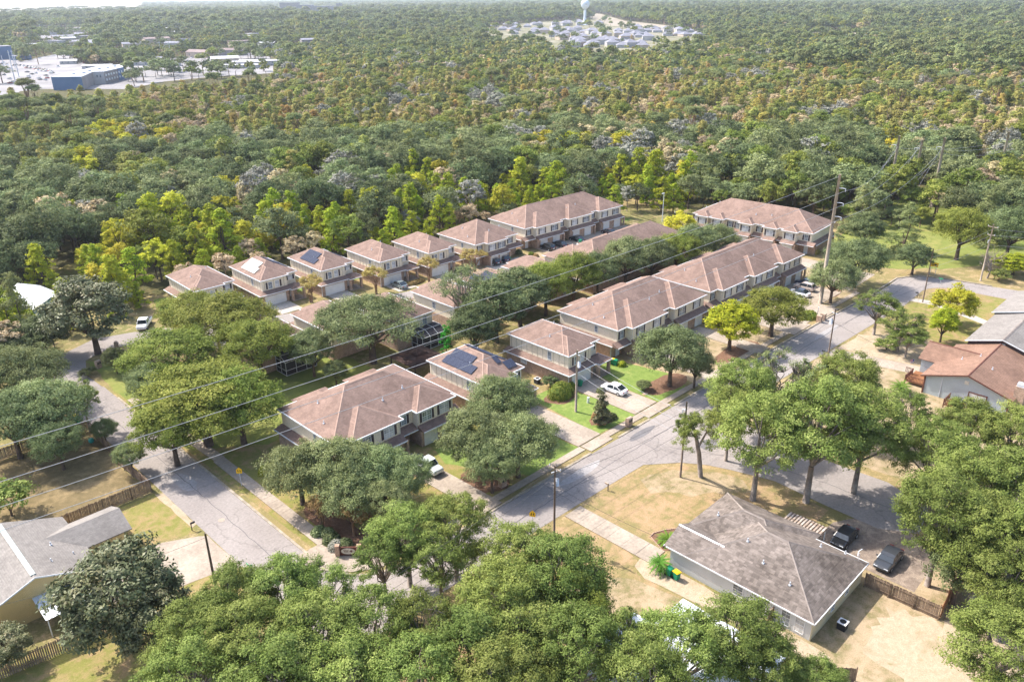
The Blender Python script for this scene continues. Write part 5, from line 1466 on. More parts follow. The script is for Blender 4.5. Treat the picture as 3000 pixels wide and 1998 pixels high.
# transmission line from the tall pole towards the lower left
s2 = math.sqrt(.5)
def XY(X, Y): return ((X + Y) * s2, (Y - X) * s2)
ax, ay = PA
Dx, Dy = XY(-43.8, 57.5); ux, uy = Dx - ax, Dy - ay
LLs = (('topmost', 26.6, 27.3, 2.6), ('second', 24.0, 24.3, 2.6), ('third', 21.2, 22.0, 2.6), ('lowest', 18.4, 19.8, 2.6))
for nm, z0, z1, off in LLs:
    k = 1.35
    wire('overhead_wire', (ax, ay - (1.6 if nm != 'topmost' else 0), z0), (ax + ux * k, ay + uy * k, z1 + (z1 - z0) * .3), 2.2, 'pale transmission wire crossing the estate, %s of four' % nm, r=.034)
fx, fy = PF1[1]
for i, (nm, z0) in enumerate((('upper', 24.0), ('middle', 21.2), ('lower', 18.4))):
    p = PF1[i]
    wire('overhead_wire', (ax, ay - 1.6, z0), (p[0], p[1], 17.5), 3.0, 'transmission wire from the tall pole to the woodland edge poles, %s one' % nm, r=.034)
    wire('overhead_wire', (p[0], p[1] + 1.6, 17.0 - .3 * i), (PF1[3][0], PF1[3][1], 15.8 - i * 1.6), 1.6, 'transmission wire across the green corridor, %s one' % nm, r=.034)
for i in range(3):
    p = PF1[i]
    for k, (dx, dy) in enumerate(((-14, 3), (-11, 7), (-8, 12))):
        wire('guy_wire', (p[0], p[1], 19.0 - k * 2.2), (p[0] + dx, p[1] + dy, 0.2), 0, 'guy wires staying the transmission poles at the woodland edge', r=.035, n=1, group='guy wires of the transmission poles')
# distribution wires along the main street
for za, zb, lab in ((10.9, 10.3, 'upper'), (9.6, 9.0, 'middle'), (7.4, 7.2, 'lower')):
    wire('overhead_wire', (*PC, za), (*PDp, zb), .7, 'street wire between the transformer pole and the bare pole, %s one' % lab, 'wire_dark', .022)
    wire('overhead_wire', (*PDp, zb), (*PE, za - .3), .7, 'street wire between the bare pole and the next transformer pole, %s one' % lab, 'wire_dark', .022)
    wire('overhead_wire', (*PE, za - .3), (171.9, 49.6, za), .8, 'street wire near the sandy lot, %s one' % lab, 'wire_dark', .022)
    wire('overhead_wire', (*PC, za), (18, 50 , za - .5), .8, 'street wire running to the bottom left over the treetops, %s one' % lab, 'wire_dark', .022)
    wire('overhead_wire', (171.9, 49.6, za), (PW[0], PW[1], za + 1), .5, 'wire from the plain pole to the pale pole, %s one' % lab, 'wire', .02)
    wire('overhead_wire', (PW[0], PW[1], za + 1), (PW[0] + 30, PW[1] - 45, za + 1), .8, 'wire leaving the pale pole at the right edge, %s one' % lab, 'wire', .022)
for z0, tgt, lab in ((10.2, (96.5, 60.5, 9.6), 'upper'), (8.6, (96.0, 58.0, 8.0), 'middle'), (6.8, (PDp[0], PDp[1], 7.0), 'lower')):
    wire('overhead_wire', (*PF, z0), (PDp[0], PDp[1], z0 - .4), .5, 'pale service wire from the grey lawn pole over the street, %s one' % lab, 'wire', .025)
wire('overhead_wire', (*PC, 8.4), (64.6, 38.6, 3.0), .4, 'service wire to the white bungalow', 'wire_dark', .02)
wire('overhead_wire', (*PE, 8.4), (128.6, 32.0, 4.2), .4, 'service wire to the blue grey house', 'wire_dark', .02)
wire('overhead_wire', (*PB, 8.8), (2, 78, 8.0), .8, 'service wire from the dark brown pole', 'wire_dark', .02)

# ------------------------------------------------------------------ vehicles
PAINT = {}
def paint(hexa, rough=.22):
    if hexa not in PAINT:
        m, t, b = nt('car_paint_' + str(len(PAINT)))
        b.inputs["Base Color"].default_value = srgb(hexa); b.inputs["Roughness"].default_value = .35
        b.inputs["Coat Weight"].default_value = .8; b.inputs["Coat Roughness"].default_value = .08
        PAINT[hexa] = m
    return PAINT[hexa]
m, t_, b = nt('car_glass'); b.inputs["Base Color"].default_value = srgb('2A3238'); b.inputs["Roughness"].default_value = .05; b.inputs["Specular IOR Level"].default_value = 1.0
M['car_glass'] = m
M['lamp'] = surf('headlamp', srgb('D8DDE2'), srgb('C8CDD2'), 3, .1)
M['tail'] = surf('tail_lamp', srgb('A01818'), srgb('8E1515'), 3, .2)

def loft(mb, secs, m=0, closed=True):
    """secs: lists of equal-length rings"""
    n = len(secs[0]); base = len(mb.v)
    for s in secs: mb.v += [tuple(p) for p in s]
    for i in range(len(secs) - 1):
        for k in range(n):
            mb.f.append([base + i * n + k, base + (i + 1) * n + k, base + (i + 1) * n + (k + 1) % n, base + i * n + (k + 1) % n]); mb.m.append(m)
    mb.f.append([base + k for k in range(n)]); mb.m.append(m)
    mb.f.append([base + (len(secs) - 1) * n + k for k in range(n)][::-1]); mb.m.append(m)

def car(x, y, heading, label, colour, kind='sedan', cat='car', L_=4.7, W=1.84, H=1.44, roofc=None, parts=True, group=None):
    t = empty('parked_car' if kind != 'pickup' else 'pickup_truck', (x, y, .08), heading, label, cat, group)
    w = W / 2; hl = L_ / 2; P = paint(colour)
    if kind == 'sedan': prof = [(-1, .45, .62, .80), (-.97, .28, .78, .93), (-.86, .22, .92, .99), (-.55, .2, .95, 1), (0, .2, .93, 1), (.42, .2, .90, 1), (.62, .2, .86, .98), (.86, .24, .76, .95), (.96, .32, .66, .86), (1, .42, .58, .72)]; cab = [(-.78, .93, .93), (-.40, H, .72), (.10, H + .02, .74), (.30, H - .1, .76), (.50, .90, .92)]
    elif kind == 'suv': prof = [(-1, .5, .9, .85), (-.97, .32, 1.05, .96), (-.8, .28, 1.1, 1), (0, .26, 1.06, 1), (.45, .26, 1.02, 1), (.85, .28, .95, .97), (.97, .36, .8, .9), (1, .45, .7, .8)]; cab = [(-.93, 1.08, .93), (-.78, H, .76), (.05, H + .03, .78), (.22, H - .06, .78), (.48, 1.03, .93)]
    else: prof = [(-1, .5, 1.0, .97), (-.98, .4, 1.08, 1), (-.3, .38, 1.1, 1), (.1, .38, 1.12, 1), (.5, .38, 1.12, 1), (.88, .38, 1.08, .97), (.97, .45, 1.0, .93), (1, .5, .85, .85)]; cab = [(-.22, 1.1, .93), (-.16, H, .8), (.28, H + .03, .8), (.38, H - .04, .8), (.55, 1.12, .93)]
    body = MB(); secs = []
    for u, z0, z1, ww in prof:
        a = w * ww
        secs.append([(u * hl, -a * .9, z0), (u * hl, -a, z0 + .15), (u * hl, -a, z0 + (z1 - z0) * .62), (u * hl, -a * .93, z1 - .05), (u * hl, -a * .78, z1), (u * hl, a * .78, z1), (u * hl, a * .93, z1 - .05), (u * hl, a, z0 + (z1 - z0) * .62), (u * hl, a, z0 + .15), (u * hl, a * .9, z0)])
    loft(body, secs)
    ob = body.build('body', P, t, smooth=False)
    mod = ob.modifiers.new('bevel', 'BEVEL'); mod.width = .03; mod.segments = 2; mod.limit_method = 'ANGLE'
    # glass cabin
    g = MB(); secs = []
    for u, z, ww in cab:
        a = w * ww; secs.append([(u * hl, -a, z), (u * hl, a, z)])
    base = [(u * hl, w * .90) for u, _, _ in cab]
    zb = prof[3][2] - .02
    top = [(cab[i][0] * hl, w * cab[i][2], cab[i][1]) for i in range(len(cab))]
    A = [(top[0][0], top[0][1], top[0][2]), *[(p[0], p[1], p[2]) for p in top[1:-1]], top[-1]]
    for sg in (-1, 1):
        lo = [(top[0][0], sg * w * .93, zb), (top[-1][0], sg * w * .93, zb)]
        ring = [(top[0][0], sg * w * .93, zb)] + [(p[0], sg * p[1], p[2]) for p in top[1:-1]] + [(top[-1][0], sg * w * .93, zb)]
        g.poly(ring if sg < 0 else ring[::-1])
    pts = [(top[0][0], w * .93, zb)] + [(p[0], p[1], p[2]) for p in top[1:-1]] + [(top[-1][0], w * .93, zb)]
    for i in (0, len(pts) - 2):
        a_, b_ = pts[i], pts[i + 1]; g.quad((a_[0], -a_[1], a_[2]), (a_[0], a_[1], a_[2]), (b_[0], b_[1], b_[2]), (b_[0], -b_[1], b_[2]))
    if len(pts) > 4:
        a_, b_ = pts[-3], pts[-2]; g.quad((a_[0], -a_[1], a_[2]), (a_[0], a_[1], a_[2]), (b_[0], b_[1], b_[2]), (b_[0], -b_[1], b_[2]))
    g.build('windows', M['car_glass'], t)
    rf = MB(); a_, b_ = pts[1], pts[2]; a3 = pts[-2]
    rf.add([(a_[0] - .05, -a_[1] - .01, a_[2] + .012), (a_[0] - .05, a_[1] + .01, a_[2] + .012), (b_[0], b_[1] + .01, b_[2] + .03), (b_[0], -b_[1] - .01, b_[2] + .03)], [[0, 3, 2, 1]])
    if len(pts) > 4: rf.add([(b_[0], -b_[1] - .01, b_[2] + .03), (b_[0], b_[1] + .01, b_[2] + .03), (a3[0] + .02, a3[1] + .01, a3[2] + .02), (a3[0] + .02, -a3[1] - .01, a3[2] + .02)], [[0, 3, 2, 1]])
    for sg in (-1, 1):                                                    # roof sides and pillars
        for i in range(len(pts) - 1):
            rf.beam((pts[i][0], sg * pts[i][1], pts[i][2]), (pts[i + 1][0], sg * pts[i + 1][1], pts[i + 1][2]), .08, .06)
        mx = (pts[1][0] + pts[2][0]) / 2
        rf.beam((mx, sg * w * .935, zb), (mx - .05, sg * (pts[1][1] + .01), pts[1][2]), .09, .03)
    rf.build('roof', paint(roofc) if roofc else P, t)
    if kind == 'pickup':
        MB().box(-hl + .12, -w * .82, .95, -hl * .3, w * .82, 1.16).build('bed', M['dark'], t)
    if parts:
        tm = MB().tube([(0, -.11, 0), (0, .11, 0)], [.33, .33], 16).mesh('wheel', M['tyre']); rm = MB().tube([(0, -.125, 0), (0, .125, 0)], [.2, .2], 10).mesh('rim', M['alu'])
        for sx in (-.6, .62):
            for sy in (-1, 1):
                o = inst('wheel', tm, t, (sx * hl, sy * (w - .1), .31)); inst('rim', rm, o)
        hm = MB().box(-.06, -.22, -.06, .03, .22, .06).mesh('headlight', M['lamp']); tl = MB().box(-.03, -.2, -.06, .04, .2, .06).mesh('tail_light', M['tail'])
        zf = .62 if kind == 'sedan' else .85
        for sy in (-1, 1):
            inst('headlight', hm, t, (hl * .955, sy * w * .6, zf)); inst('tail_light', tl, t, (-hl * .985, sy * w * .62, zf + .12))
            MB().box(-.08, -.1, -.06, .06, .1, .06).build('mirror', P, t, (hl * .36, sy * (w + .08), zb + .08))
        MB().box(-.03, -.3, -.09, .03, .3, .07).build('number_plate', M['trim'], t, (-hl * 1.0, 0, zf - .1))
    return t
car(*GD(0, 0) if False else (82.4, 26.9), math.pi, 'very dark blue black saloon on the pad, left of the two by the bungalow', '16171C', L_=4.6)
car(82.0, 21.6, math.pi, 'dark grey saloon on the pad, right of the two by the bungalow', '3A3C40', L_=4.9, W=1.9)
x, y = 94.2, 70.6; car(x, y, R(92), 'white saloon with dark sunroof on the front row driveway', 'EDEEF0', L_=4.6)
x, y = G(413, 955); car(52.2, 155.6, R(-125), 'white pickup truck parked in the shade beside the left end of the back row', 'E8EAEC', 'pickup', 'truck', 5.6, 1.95, 1.85)
car(57.9, 74.8, R(-90), 'pale grey pickup partly under the oak on the duplex driveway', 'C9CFCB', 'pickup', 'truck', 5.4, 1.9, 1.8)
x, y = G(1170, 842); car(x, y, R(88), 'grey green saloon on the fourth back row driveway', '6F7A7C', L_=4.7)
x, y = G(1443, 774); car(x, y, R(86), 'black suv before the open garage, left of the pair', '202126', 'suv', 'car', 4.6, 1.85, 1.65)
x, y = G(1470, 766); car(x, y, R(86), 'dark blue suv before the open garage, right of the pair', '1F2840', 'suv', 'car', 4.6, 1.85, 1.65)
x, y = G(1604, 732); car(x, y, R(86), 'black suv at the left garage of the long back terrace', '1C1D20', 'suv', 'car', 4.6, 1.85, 1.7)
x, y = G(1640, 722); car(x, y, R(86), 'dark saloon at the second garage of the long back terrace', '22242A')
x, y = G(1690, 707); car(x, y, R(86), 'dark car half hidden behind the middle row roof', '25272C')
x, y = G(1783, 686); car(x, y, R(86), 'dark red grey car at the right garages of the long back terrace', '3A2A30')
car(157.6, 70.0, R(90), 'white saloon with black roof behind the round oak, front one', 'EFF0F2', roofc='2B2C30')
car(153.9, 69.6, R(90), 'silver white car half hidden by the wide green oak', 'DADCDE')
car(161.6, 70.8, R(90), 'light bronze suv beside the white saloon near the tall pole', 'B7A9A0', 'suv', 'car', 4.6, 1.85, 1.65)
car(164.6, 72.0, R(90), 'dark blue car farthest back at the end garages of the long front terrace', '1E2A48')

# ------------------------------------------------------------------ bins, mailboxes, signs
def bin_(x, y, rz, label, body='green_bin', lid='green_bin'):
    t = empty('wheelie_bin', (x, y, .06), rz, label, 'bin', 'wheeled rubbish bins')
    mb = MB(); loft(mb, [[(-.24, -.26, .08), (.24, -.26, .08), (.24, .26, .08), (-.24, .26, .08)][::-1], [(-.31, -.36, 1.0), (.31, -.36, 1.0), (.31, .36, 1.0), (-.31, .36, 1.0)][::-1]]); mb.build('body', M[body], t)
    mb = MB().box(-.34, -.4, 1.0, .34, .4, 1.06); mb.box(-.28, -.3, 1.06, .28, .34, 1.11); mb.build('lid', M[lid], t)
    MB().tube([(-.36, .36, .12), (.36, .36, .12)], [.13, .13], 10).build('wheels', M['black'], t)
for px, py, l_, lid in ((1961, 1686, 'green bin with green lid by the white bungalow wall', 'green_bin'), (1981, 1697, 'green bin with bright yellow lid by the white bungalow wall', 'yellow'),
                        (233, 1243, 'green bin under the tree at the left street edge', 'green_bin'), (225, 1234, 'bin with yellow lid under the tree at the left street edge', 'yellow'),
                        (1795, 1068, 'green bin with yellow lid between the front row houses', 'yellow'), (1803, 1071, 'green bin with green lid between the front row houses', 'green_bin'),
                        (2068, 949, 'green bin at the corner of the stained roof terrace', 'green_bin'), (1699, 1132, 'dark green bin before the white garage door', 'green_bin'),
                        (1487, 770, 'bin with yellow lid beside the blue suv', 'yellow'), (1492, 766, 'green bin beside the blue suv', 'green_bin'),
                        (1700, 715, 'green bin before the back terrace garages', 'green_bin'), (755, 884, 'green bin at the side of the glaring solar panel house', 'green_bin')):
    x, y = G(px, py); bin_(x, y, rnd.uniform(-.3, .3), l_, 'green_bin', lid)

def brick_mailbox(x, y, rz, label, lx=1.0):
    t = empty('brick_mailbox', (x, y, .05), rz, label, 'mailbox', 'brick mailbox pillars')
    MB().box(-lx / 2, -.32, -.1, lx / 2, .32, 1.25).build('pillar', M['brick'], t)
    mb = MB(); n = 6
    pts = [(math.cos(math.pi * i / n) * .32, 1.25 + math.sin(math.pi * i / n) * .2) for i in range(n + 1)]
    v = [(-lx / 2, p[0], p[1]) for p in pts] + [(lx / 2, p[0], p[1]) for p in pts]
    mb.add(v, [[i, i + 1, i + n + 2, i + n + 1] for i in range(n)] + [list(range(n + 1))[::-1], list(range(n + 1, 2 * n + 2))]); mb.build('rounded_cap', M['brick'], t)
    for s in (-.22, .22): MB().box(s - .14, -.36, .8, s + .14, -.32, 1.12).build('mailbox_door', M['dark'], t)
x, y = G(1842, 1248); brick_mailbox(x, y, 0, 'brick mailbox pillar on the pavement between the two driveways')
for px, py, lab in ((2399, 944, 'brick mailbox pillar beside the green hedge, front one'), (2410, 938, 'brick mailbox pillar beside the green hedge, rear one')):
    x, y = G(px, py); brick_mailbox(x, y, R(90), lab)
x, y = G(1473, 1424); brick_mailbox(x, y, 0, 'brick mailbox pillar in the shade of the grey oak island')
x, y = G(343, 1022); brick_mailbox(x, y, R(60), 'brick pillar beside the bend of the back street', .6)
x, y = G(290, 1078); brick_mailbox(x, y, R(20), 'brick pillar on the entrance lawn', .9)

def post_mailbox(x, y, rz, label, mat='dark'):
    t = empty('mailbox', (x, y, 0), rz, label, 'mailbox', 'mailboxes on posts')
    MB().box(-.05, -.05, -.1, .05, .05, 1.15).build('post', M['pole_wood'], t)
    MB().beam((0, -.45, .95), (0, .1, .95), .07, .07).build('arm', M['pole_wood'], t)
    mb = MB(); n = 6; pts = [(math.cos(math.pi * i / n) * .1, .1 + math.sin(math.pi * i / n) * .1) for i in range(n + 1)]
    pts = [(.1, 0)] + pts + [(-.1, 0)]
    v = [(p[0], -.5, 1.0 + p[1]) for p in pts] + [(p[0], .05, 1.0 + p[1]) for p in pts]; k = len(pts)
    mb.add(v, [[i, (i + 1) % k, (i + 1) % k + k, i + k] for i in range(k)] + [list(range(k)), list(range(k, 2 * k))[::-1]]); mb.build('box', M[mat], t)
x, y = G(563, 1554); post_mailbox(x, y, R(90), 'dark mailbox on a post at the lawn edge of the side street')
x, y = G(1781, 1438); post_mailbox(x, y, R(180), 'red brown mailbox on a post at the lawn edge of the main street', 'brick')
x, y = G(2414, 1045); post_mailbox(x, y, R(180), 'dark mailbox on a post beside the sandy lot')
x, y = G(2687, 872); post_mailbox(x, y, R(180), 'small mailbox near the head of the street')

def text(body, size, mat, parent, loc, rot, extrude=.004, name='lettering', align='CENTER'):
    c = bpy.data.curves.new(name, 'FONT'); c.body = body; c.size = size; c.extrude = extrude; c.align_x = align; c.align_y = 'CENTER'
    o = bpy.data.objects.new(name, c); o.location = loc; o.rotation_euler = rot; c.materials.append(mat)
    return link(o, parent)

# entrance sign with an oval plaque
x, y = G(1022, 1628)
t = empty('entrance_sign', (x, y, 0), R(-45), 'brown entrance sign with a cream oval plaque between brick posts', 'sign')
MB().box(-1.0, -.08, .15, 1.0, .08, 1.3).build('board', M['trim_brown'], t)
for s in (-1.25, 1.25): MB().box(s - .25, -.25, 0, s + .25, .25, 1.55).build('brick_post', M['brick'], t)
mb = MB(); k = 28; v = [(.82 * math.cos(2 * math.pi * i / k), -.1, .75 + .42 * math.sin(2 * math.pi * i / k)) for i in range(k)]
mb.poly(v); mb.add([(p[0], -.08, p[2]) for p in v] + v, [[i, (i + 1) % k, (i + 1) % k + k, i + k] for i in range(k)]); mb.build('oval_plaque', M['stucco_pale'], t)
mb = MB()
for i in range(10):                                                      # small dark spreading tree emblem
    a = 2 * math.pi * i / 10; mb.add([(.36, -.108, .78), (.36 + .2 * math.cos(a), -.108, .80 + .1 * math.sin(a)), (.36 + .2 * math.cos(a + .63), -.108, .80 + .1 * math.sin(a + .63))], [[0, 1, 2]])
mb.box(.33, -.112, .58, .39, -.104, .8); mb.box(.2, -.112, .55, .55, -.104, .58); mb.build('tree_emblem', M['trim_brown'], t)
mb = MB()
for i in range(5): mb.box(-.55 + i * .13, -.112, .80 - (i % 2) * .05, -.47 + i * .13, -.104, .92)
for i in range(4): mb.box(-.48 + i * .12, -.112, .62, -.41 + i * .12, -.104, .72)
mb.build('emblem_strokes', M['trim_brown'], t)

def ped_sign(x, y, rz, label, h=2.3):
    t = empty('warning_sign', (x, y, 0), rz, label, 'road sign', 'yellow school crossing signs')
    MB().tube([(0, 0, -.1), (0, 0, h + .35)], [.035, .035], 6).build('post', M['insul'], t)
    s = .38; mb = MB(); pts = [(-s, h - .3), (s, h - .3), (s, h + .25), (0, h + .62), (-s, h + .25)]
    mb.add([(p[0], -.06, p[1]) for p in pts] + [(p[0], -.04, p[1]) for p in pts], [[0, 1, 2, 3, 4], [9, 8, 7, 6, 5]] + [[i, i + 5, (i + 1) % 5 + 5, (i + 1) % 5] for i in range(5)])
    mb.build('plate', M['sign_yellow'], t)
    f = MB()                                                              # two walking figures
    for cx in (-.14, .14):
        f.tube([(cx, -.068, h + .22), (cx, -.064, h + .22)], [.05, .05], 8); f.beam((cx, -.066, h + .16), (cx, -.066, h - .02), .1, .006)
        f.beam((cx, -.066, h - .02), (cx - .08, -.066, h - .2), .045, .006); f.beam((cx, -.066, h - .02), (cx + .08, -.066, h - .2), .045, .006)
        f.beam((cx, -.066, h + .12), (cx + .1, -.066, h + .02), .035, .006)
    f.build('walking_figures', M['black'], t)
x, y = G(708, 1423); ped_sign(x, y, R(-40), 'yellow pentagonal crossing sign on the shaded verge of the side street')
x, y = G(1560, 1552); ped_sign(x, y, R(-60), 'yellow pentagonal crossing sign at the edge of the main street')

x, y = G(2731, 806)
t = empty('arrow_sign', (x, y, 0), R(-75), 'yellow arrow sign on two posts on the lawn beyond the street end', 'road sign')
for s in (-.55, .55): MB().box(s - .04, -.04, 0, s + .04, .04, 3.0).build('post', M['insul'], t)
MB().box(-.85, -.07, 2.0, .85, -.04, 3.0).build('plate', M['sign_yellow'], t)
mb = MB(); mb.box(-.6, -.085, 2.42, .2, -.072, 2.58); mb.add([(.2, -.08, 2.25), (.65, -.08, 2.5), (.2, -.08, 2.75)], [[0, 1, 2]]); mb.build('arrow', M['black'], t)

x, y = G(2394, 928)
t = empty('realty_sign', (x, y, 0), R(20), 'small blue and green estate agent sign hanging from a white post', 'sign')
MB().box(-.05, -.05, 0, .05, .05, 2.0).build('post', M['trim'], t); MB().box(.05, -.03, 1.8, .9, .03, 1.9).build('arm', M['trim'], t)
M['blue'] = surf('sign_blue', srgb('1F6FB8'), srgb('1C66AA'), 1, .5); M['teal_green'] = surf('sign_green', srgb('46B07A'), srgb('3FA270'), 1, .5)
MB().box(.15, -.02, .9, .85, .02, 1.35).build('panel', M['blue'], t); MB().box(.15, -.02, 1.36, .85, .02, 1.72).build('panel', M['teal_green'], t)

def street_name(x, y, label):
    t = empty('street_name_sign', (x, y, 0), 0, label, 'road sign')
    MB().tube([(0, 0, 0), (0, 0, 2.7)], [.035, .035], 6).build('post', M['insul'], t)
    MB().box(-.45, -.015, 2.55, .45, .015, 2.75).build('blade', M['teal_green'], t); MB().box(-.015, -.45, 2.78, .015, .45, 2.98).build('blade', M['teal_green'], t)
x, y = G(738, 1716); street_name(x, y, 'green street name sign at the lower left junction')
x, y = G(2749, 853); street_name(x, y, 'green street name sign at the head of the main street')

def lamp(x, y, label, h=4.2):
    t = empty('street_lamp', (x, y, 0), 0, label, 'street lamp')
    MB().tube([(0, 0, 0), (0, 0, .6), (0, 0, h)], [.14, .08, .06], 8).build('post', M['dark'], t)
    MB().tube([(0, 0, h), (0, 0, h + .15), (0, 0, h + .55), (0, 0, h + .6)], [.08, .2, .28, .05], 8).build('lantern', M['lamp'], t)
    MB().tube([(0, 0, h + .58), (0, 0, h + .78)], [.32, .04], 8).build('lamp_cap', M['dark'], t)
x, y = G(170, 1055); lamp(x, y, 'black lantern post at the bend of the back street')
x, y = G(1975, 668); lamp(x, y, 'lantern post beside the yellow tree')
x, y = G(1940, 650); t = empty('flood_lamp', (x, y, 0), 0, 'slim pale lamp pole with a flat head behind the middle terrace', 'street lamp')
MB().tube([(0, 0, 0), (0, 0, 8.2)], [.12, .07], 8).build('post', M['insul'], t); MB().box(-.9, -.15, 8.15, .1, .15, 8.3).build('lamp_head', M['insul'], t)

def ac(x, y, label):
    t = empty('air_conditioner', (x, y, 0), 0, label, 'air conditioner', 'outdoor air conditioners')
    MB().box(-.42, -.42, 0, .42, .42, .82).build('casing', M['dark'], t); MB().box(-.46, -.46, .82, .46, .46, .9).build('top_frame', M['trim'], t)
    MB().tube([(0, 0, .9), (0, 0, .93)], [.33, .33], 16).build('fan_grille', M['black'], t)
ac(68.4, 20.9, 'air conditioner with white rim in the shadow of the white bungalow')
x, y = G(47, 1873); ac(x, y, 'dark air conditioner beside the yellow house')
x, y = G(1574, 1122); ac(x, y, 'air conditioner between the solar roofed house and the white car house')
t = empty('clothes_post', (76.2, 12.3, 0), R(40), 'old wooden clothes post at the edge of the sandy yard', 'post')
MB().box(-.07, -.07, 0, .07, .07, 2.1).build('post', M['pole_wood'], t); MB().box(-.9, -.06, 1.95, .9, .06, 2.07).build('crossbar', M['pole_wood'], t); MB().beam((.08, 0, 1.3), (.7, 0, 1.95), .08, .08).build('brace', M['pole_wood'], t)
x, y = G(269, 1297)
t = MB(); ks = 10
for i in range(ks):
    for j in range(5):
        def sp(a, b_): return (.42 * math.cos(a) * math.sin(b_), .42 * math.sin(a) * math.sin(b_), .42 - .42 * math.cos(b_))
        a0, a1 = 2 * math.pi * i / ks, 2 * math.pi * (i + 1) / ks; b0, b1 = math.pi * j / 5, math.pi * (j + 1) / 5
        t.quad(sp(a0, b1), sp(a1, b1), sp(a1, b0), sp(a0, b0))
M['ball'] = surf('ball_teal', srgb('2FA39B'), srgb('2A958E'), 1, .4)
t.build('garden_ball', M['ball'], None, (x, y, 0), smooth=True, label='teal ball lying in the fenced yard', cat='ball')
# brick edging of the palm bed
t = empty('brick_edging', (0, 0, 0), 0, 'red brick edging around the sago palm bed behind the white bungalow', 'edging')
bme = MB().box(-.12, -.06, 0, .12, .06, .1).mesh('brick', M['brick'])
EP = [(63.8, 41.0), (60.6, 40.6), (60.0, 42.6), (61.2, 44.0)] if False else GP([(1940, 1612), (1905, 1572), (1915, 1562), (1950, 1552), (2040, 1545), (2130, 1537)])
for a, b in zip(EP, EP[1:]):
    d = math.hypot(b[0] - a[0], b[1] - a[1]); n = int(d / .26); an = math.atan2(b[1] - a[1], b[0] - a[0])
    for i in range(n): inst('brick', bme, t, (a[0] + (b[0] - a[0]) * i / n, a[1] + (b[1] - a[1]) * i / n, rnd.uniform(0, .02)), (0, 0, an + rnd.uniform(-.1, .1)))
# black metal fence of the enclosure beside the back terrace
t = empty('metal_fence', (0, 0, 0), 0, 'black metal railing round the small green beside the back terrace', 'fence')
for (a, b) in (((178.5, 128.5), (186, 127.5)), ((186, 127.5), (188, 138)), ((178.5, 128.5), (178.5, 134))):
    mb = MB()
    for z in (.2, 1.3): mb.beam((*a, z), (*b, z), .04, .05)
    mb.build('rail', M['black'], t)
    n = int(math.hypot(b[0] - a[0], b[1] - a[1]) / .5); bm_ = MB().box(-.02, -.02, 0, .02, .02, 1.4).mesh('baluster', M['black'])
    for i in range(n + 1): inst('baluster', bm_, t, (a[0] + (b[0] - a[0]) * i / n, a[1] + (b[1] - a[1]) * i / n, 0))
# flag on the blue grey house
t = empty('flag', (134.0, 37.6, 2.3), R(150), 'small red white and blue flag by the wooden porch', 'flag')
MB().tube([(0, 0, 0), (.7, 0, .9)], [.02, .02], 5).build('pole', M['trim'], t)
M['red'] = surf('red_cloth', srgb('B03040'), srgb('A02838'), 1, .7); M['blue_cloth'] = surf('blue_cloth', srgb('2A3A70'), srgb('243264'), 1, .7)
for i in range(6): MB().box(.62, -.01, .75 - i * .09, 1.3, .01, .84 - i * .09).build('stripe', M['red' if i % 2 == 0 else 'trim'], t)
MB().box(.6, -.02, .57, .9, .02, .86).build('canton', M['blue_cloth'], t)
# ------------------------------------------------------------------ the woods
def inpoly(x, y, poly):
    c = False; j = len(poly) - 1
    for i in range(len(poly)):
        xi, yi = poly[i]; xj, yj = poly[j]
        if (yi > y) != (yj > y) and x < (xj - xi) * (y - yi) / (yj - yi) + xi: c = not c
        j = i
    return c
CLEAR = [
 [(-900, -900), (-900, 138), (28, 140), (34, 163), (56, 163), (60, 171), (75, 167), (90, 163), (112, 158), (125, 155), (178, 152.5), (181, 139), (191, 137), (205, 121), (215, 104), (220, 82), (231, 68), (238, 46), (262, 30), (300, 20), (300, -900)],
 [(246, 74), (248, 87), (300, 86), (345, 88), (345, 78), (300, 74)],
 [(36, 169), (36, 189), (52, 189), (52, 169)],
 GP([(-80, 380), (0, 345), (60, 318), (95, 325), (150, 338), (370, 330), (480, 305), (620, 292), (800, 278), (835, 205), (790, 160), (690, 152), (560, 163), (500, 172), (420, 187), (330, 197), (262, 193), (225, 178), (190, 155), (120, 168), (60, 182), (20, 160), (-80, 160)]),
 GP([(85, 116), (335, 102), (320, 82), (95, 88)]),
 GP([(1405, 126), (1500, 144), (1620, 172), (1800, 184), (1950, 170), (2080, 144), (2060, 95), (1900, 78), (1740, 58), (1600, 64), (1430, 78)]),
 GP([(1700, 36), (1760, 42), (1830, 62), (1960, 76), (1960, 92), (1790, 76), (1740, 58)]),
 GP([(2355, 126), (2550, 130), (2600, 108), (2540, 98), (2365, 95)]),
 GP([(-200, 50), (0, 48), (170, 40), (300, 36), (420, 34), (420, 14), (180, 10), (-200, 12)]),
 GP([(800, 56), (985, 54), (985, 34), (800, 34)]),
 GP([(2700, 296), (2900, 270), (3050, 270), (3050, 292), (2850, 304)]),
 GP([(140, 850), (150, 800), (215, 775), (260, 800), (240, 840)]),
]
M['estate_ground'] = grass_mat('estate_ground', '6C6C4C', '85806A', '9A9486', .5, .02)
sheet('meadow', GP([(120, 870), (130, 800), (215, 770), (275, 795), (255, 850)]), .02, M['lawn_dry'], 1.0, 41, step=3)
sheet('corridor_grass', [(244, 72), (246, 89), (300, 88), (350, 90), (350, 76), (300, 72)], .02, M['field'], .8, 42, step=4)
sheet('car_park', GP([(-80, 330), (0, 300), (60, 268), (120, 262), (370, 262), (480, 240), (620, 226), (800, 215), (800, 190), (790, 160), (690, 152), (560, 163), (500, 172), (420, 187), (330, 197), (262, 193), (225, 178), (190, 155), (120, 168), (60, 182), (20, 160), (-80, 160)]), .03, M['lot'])
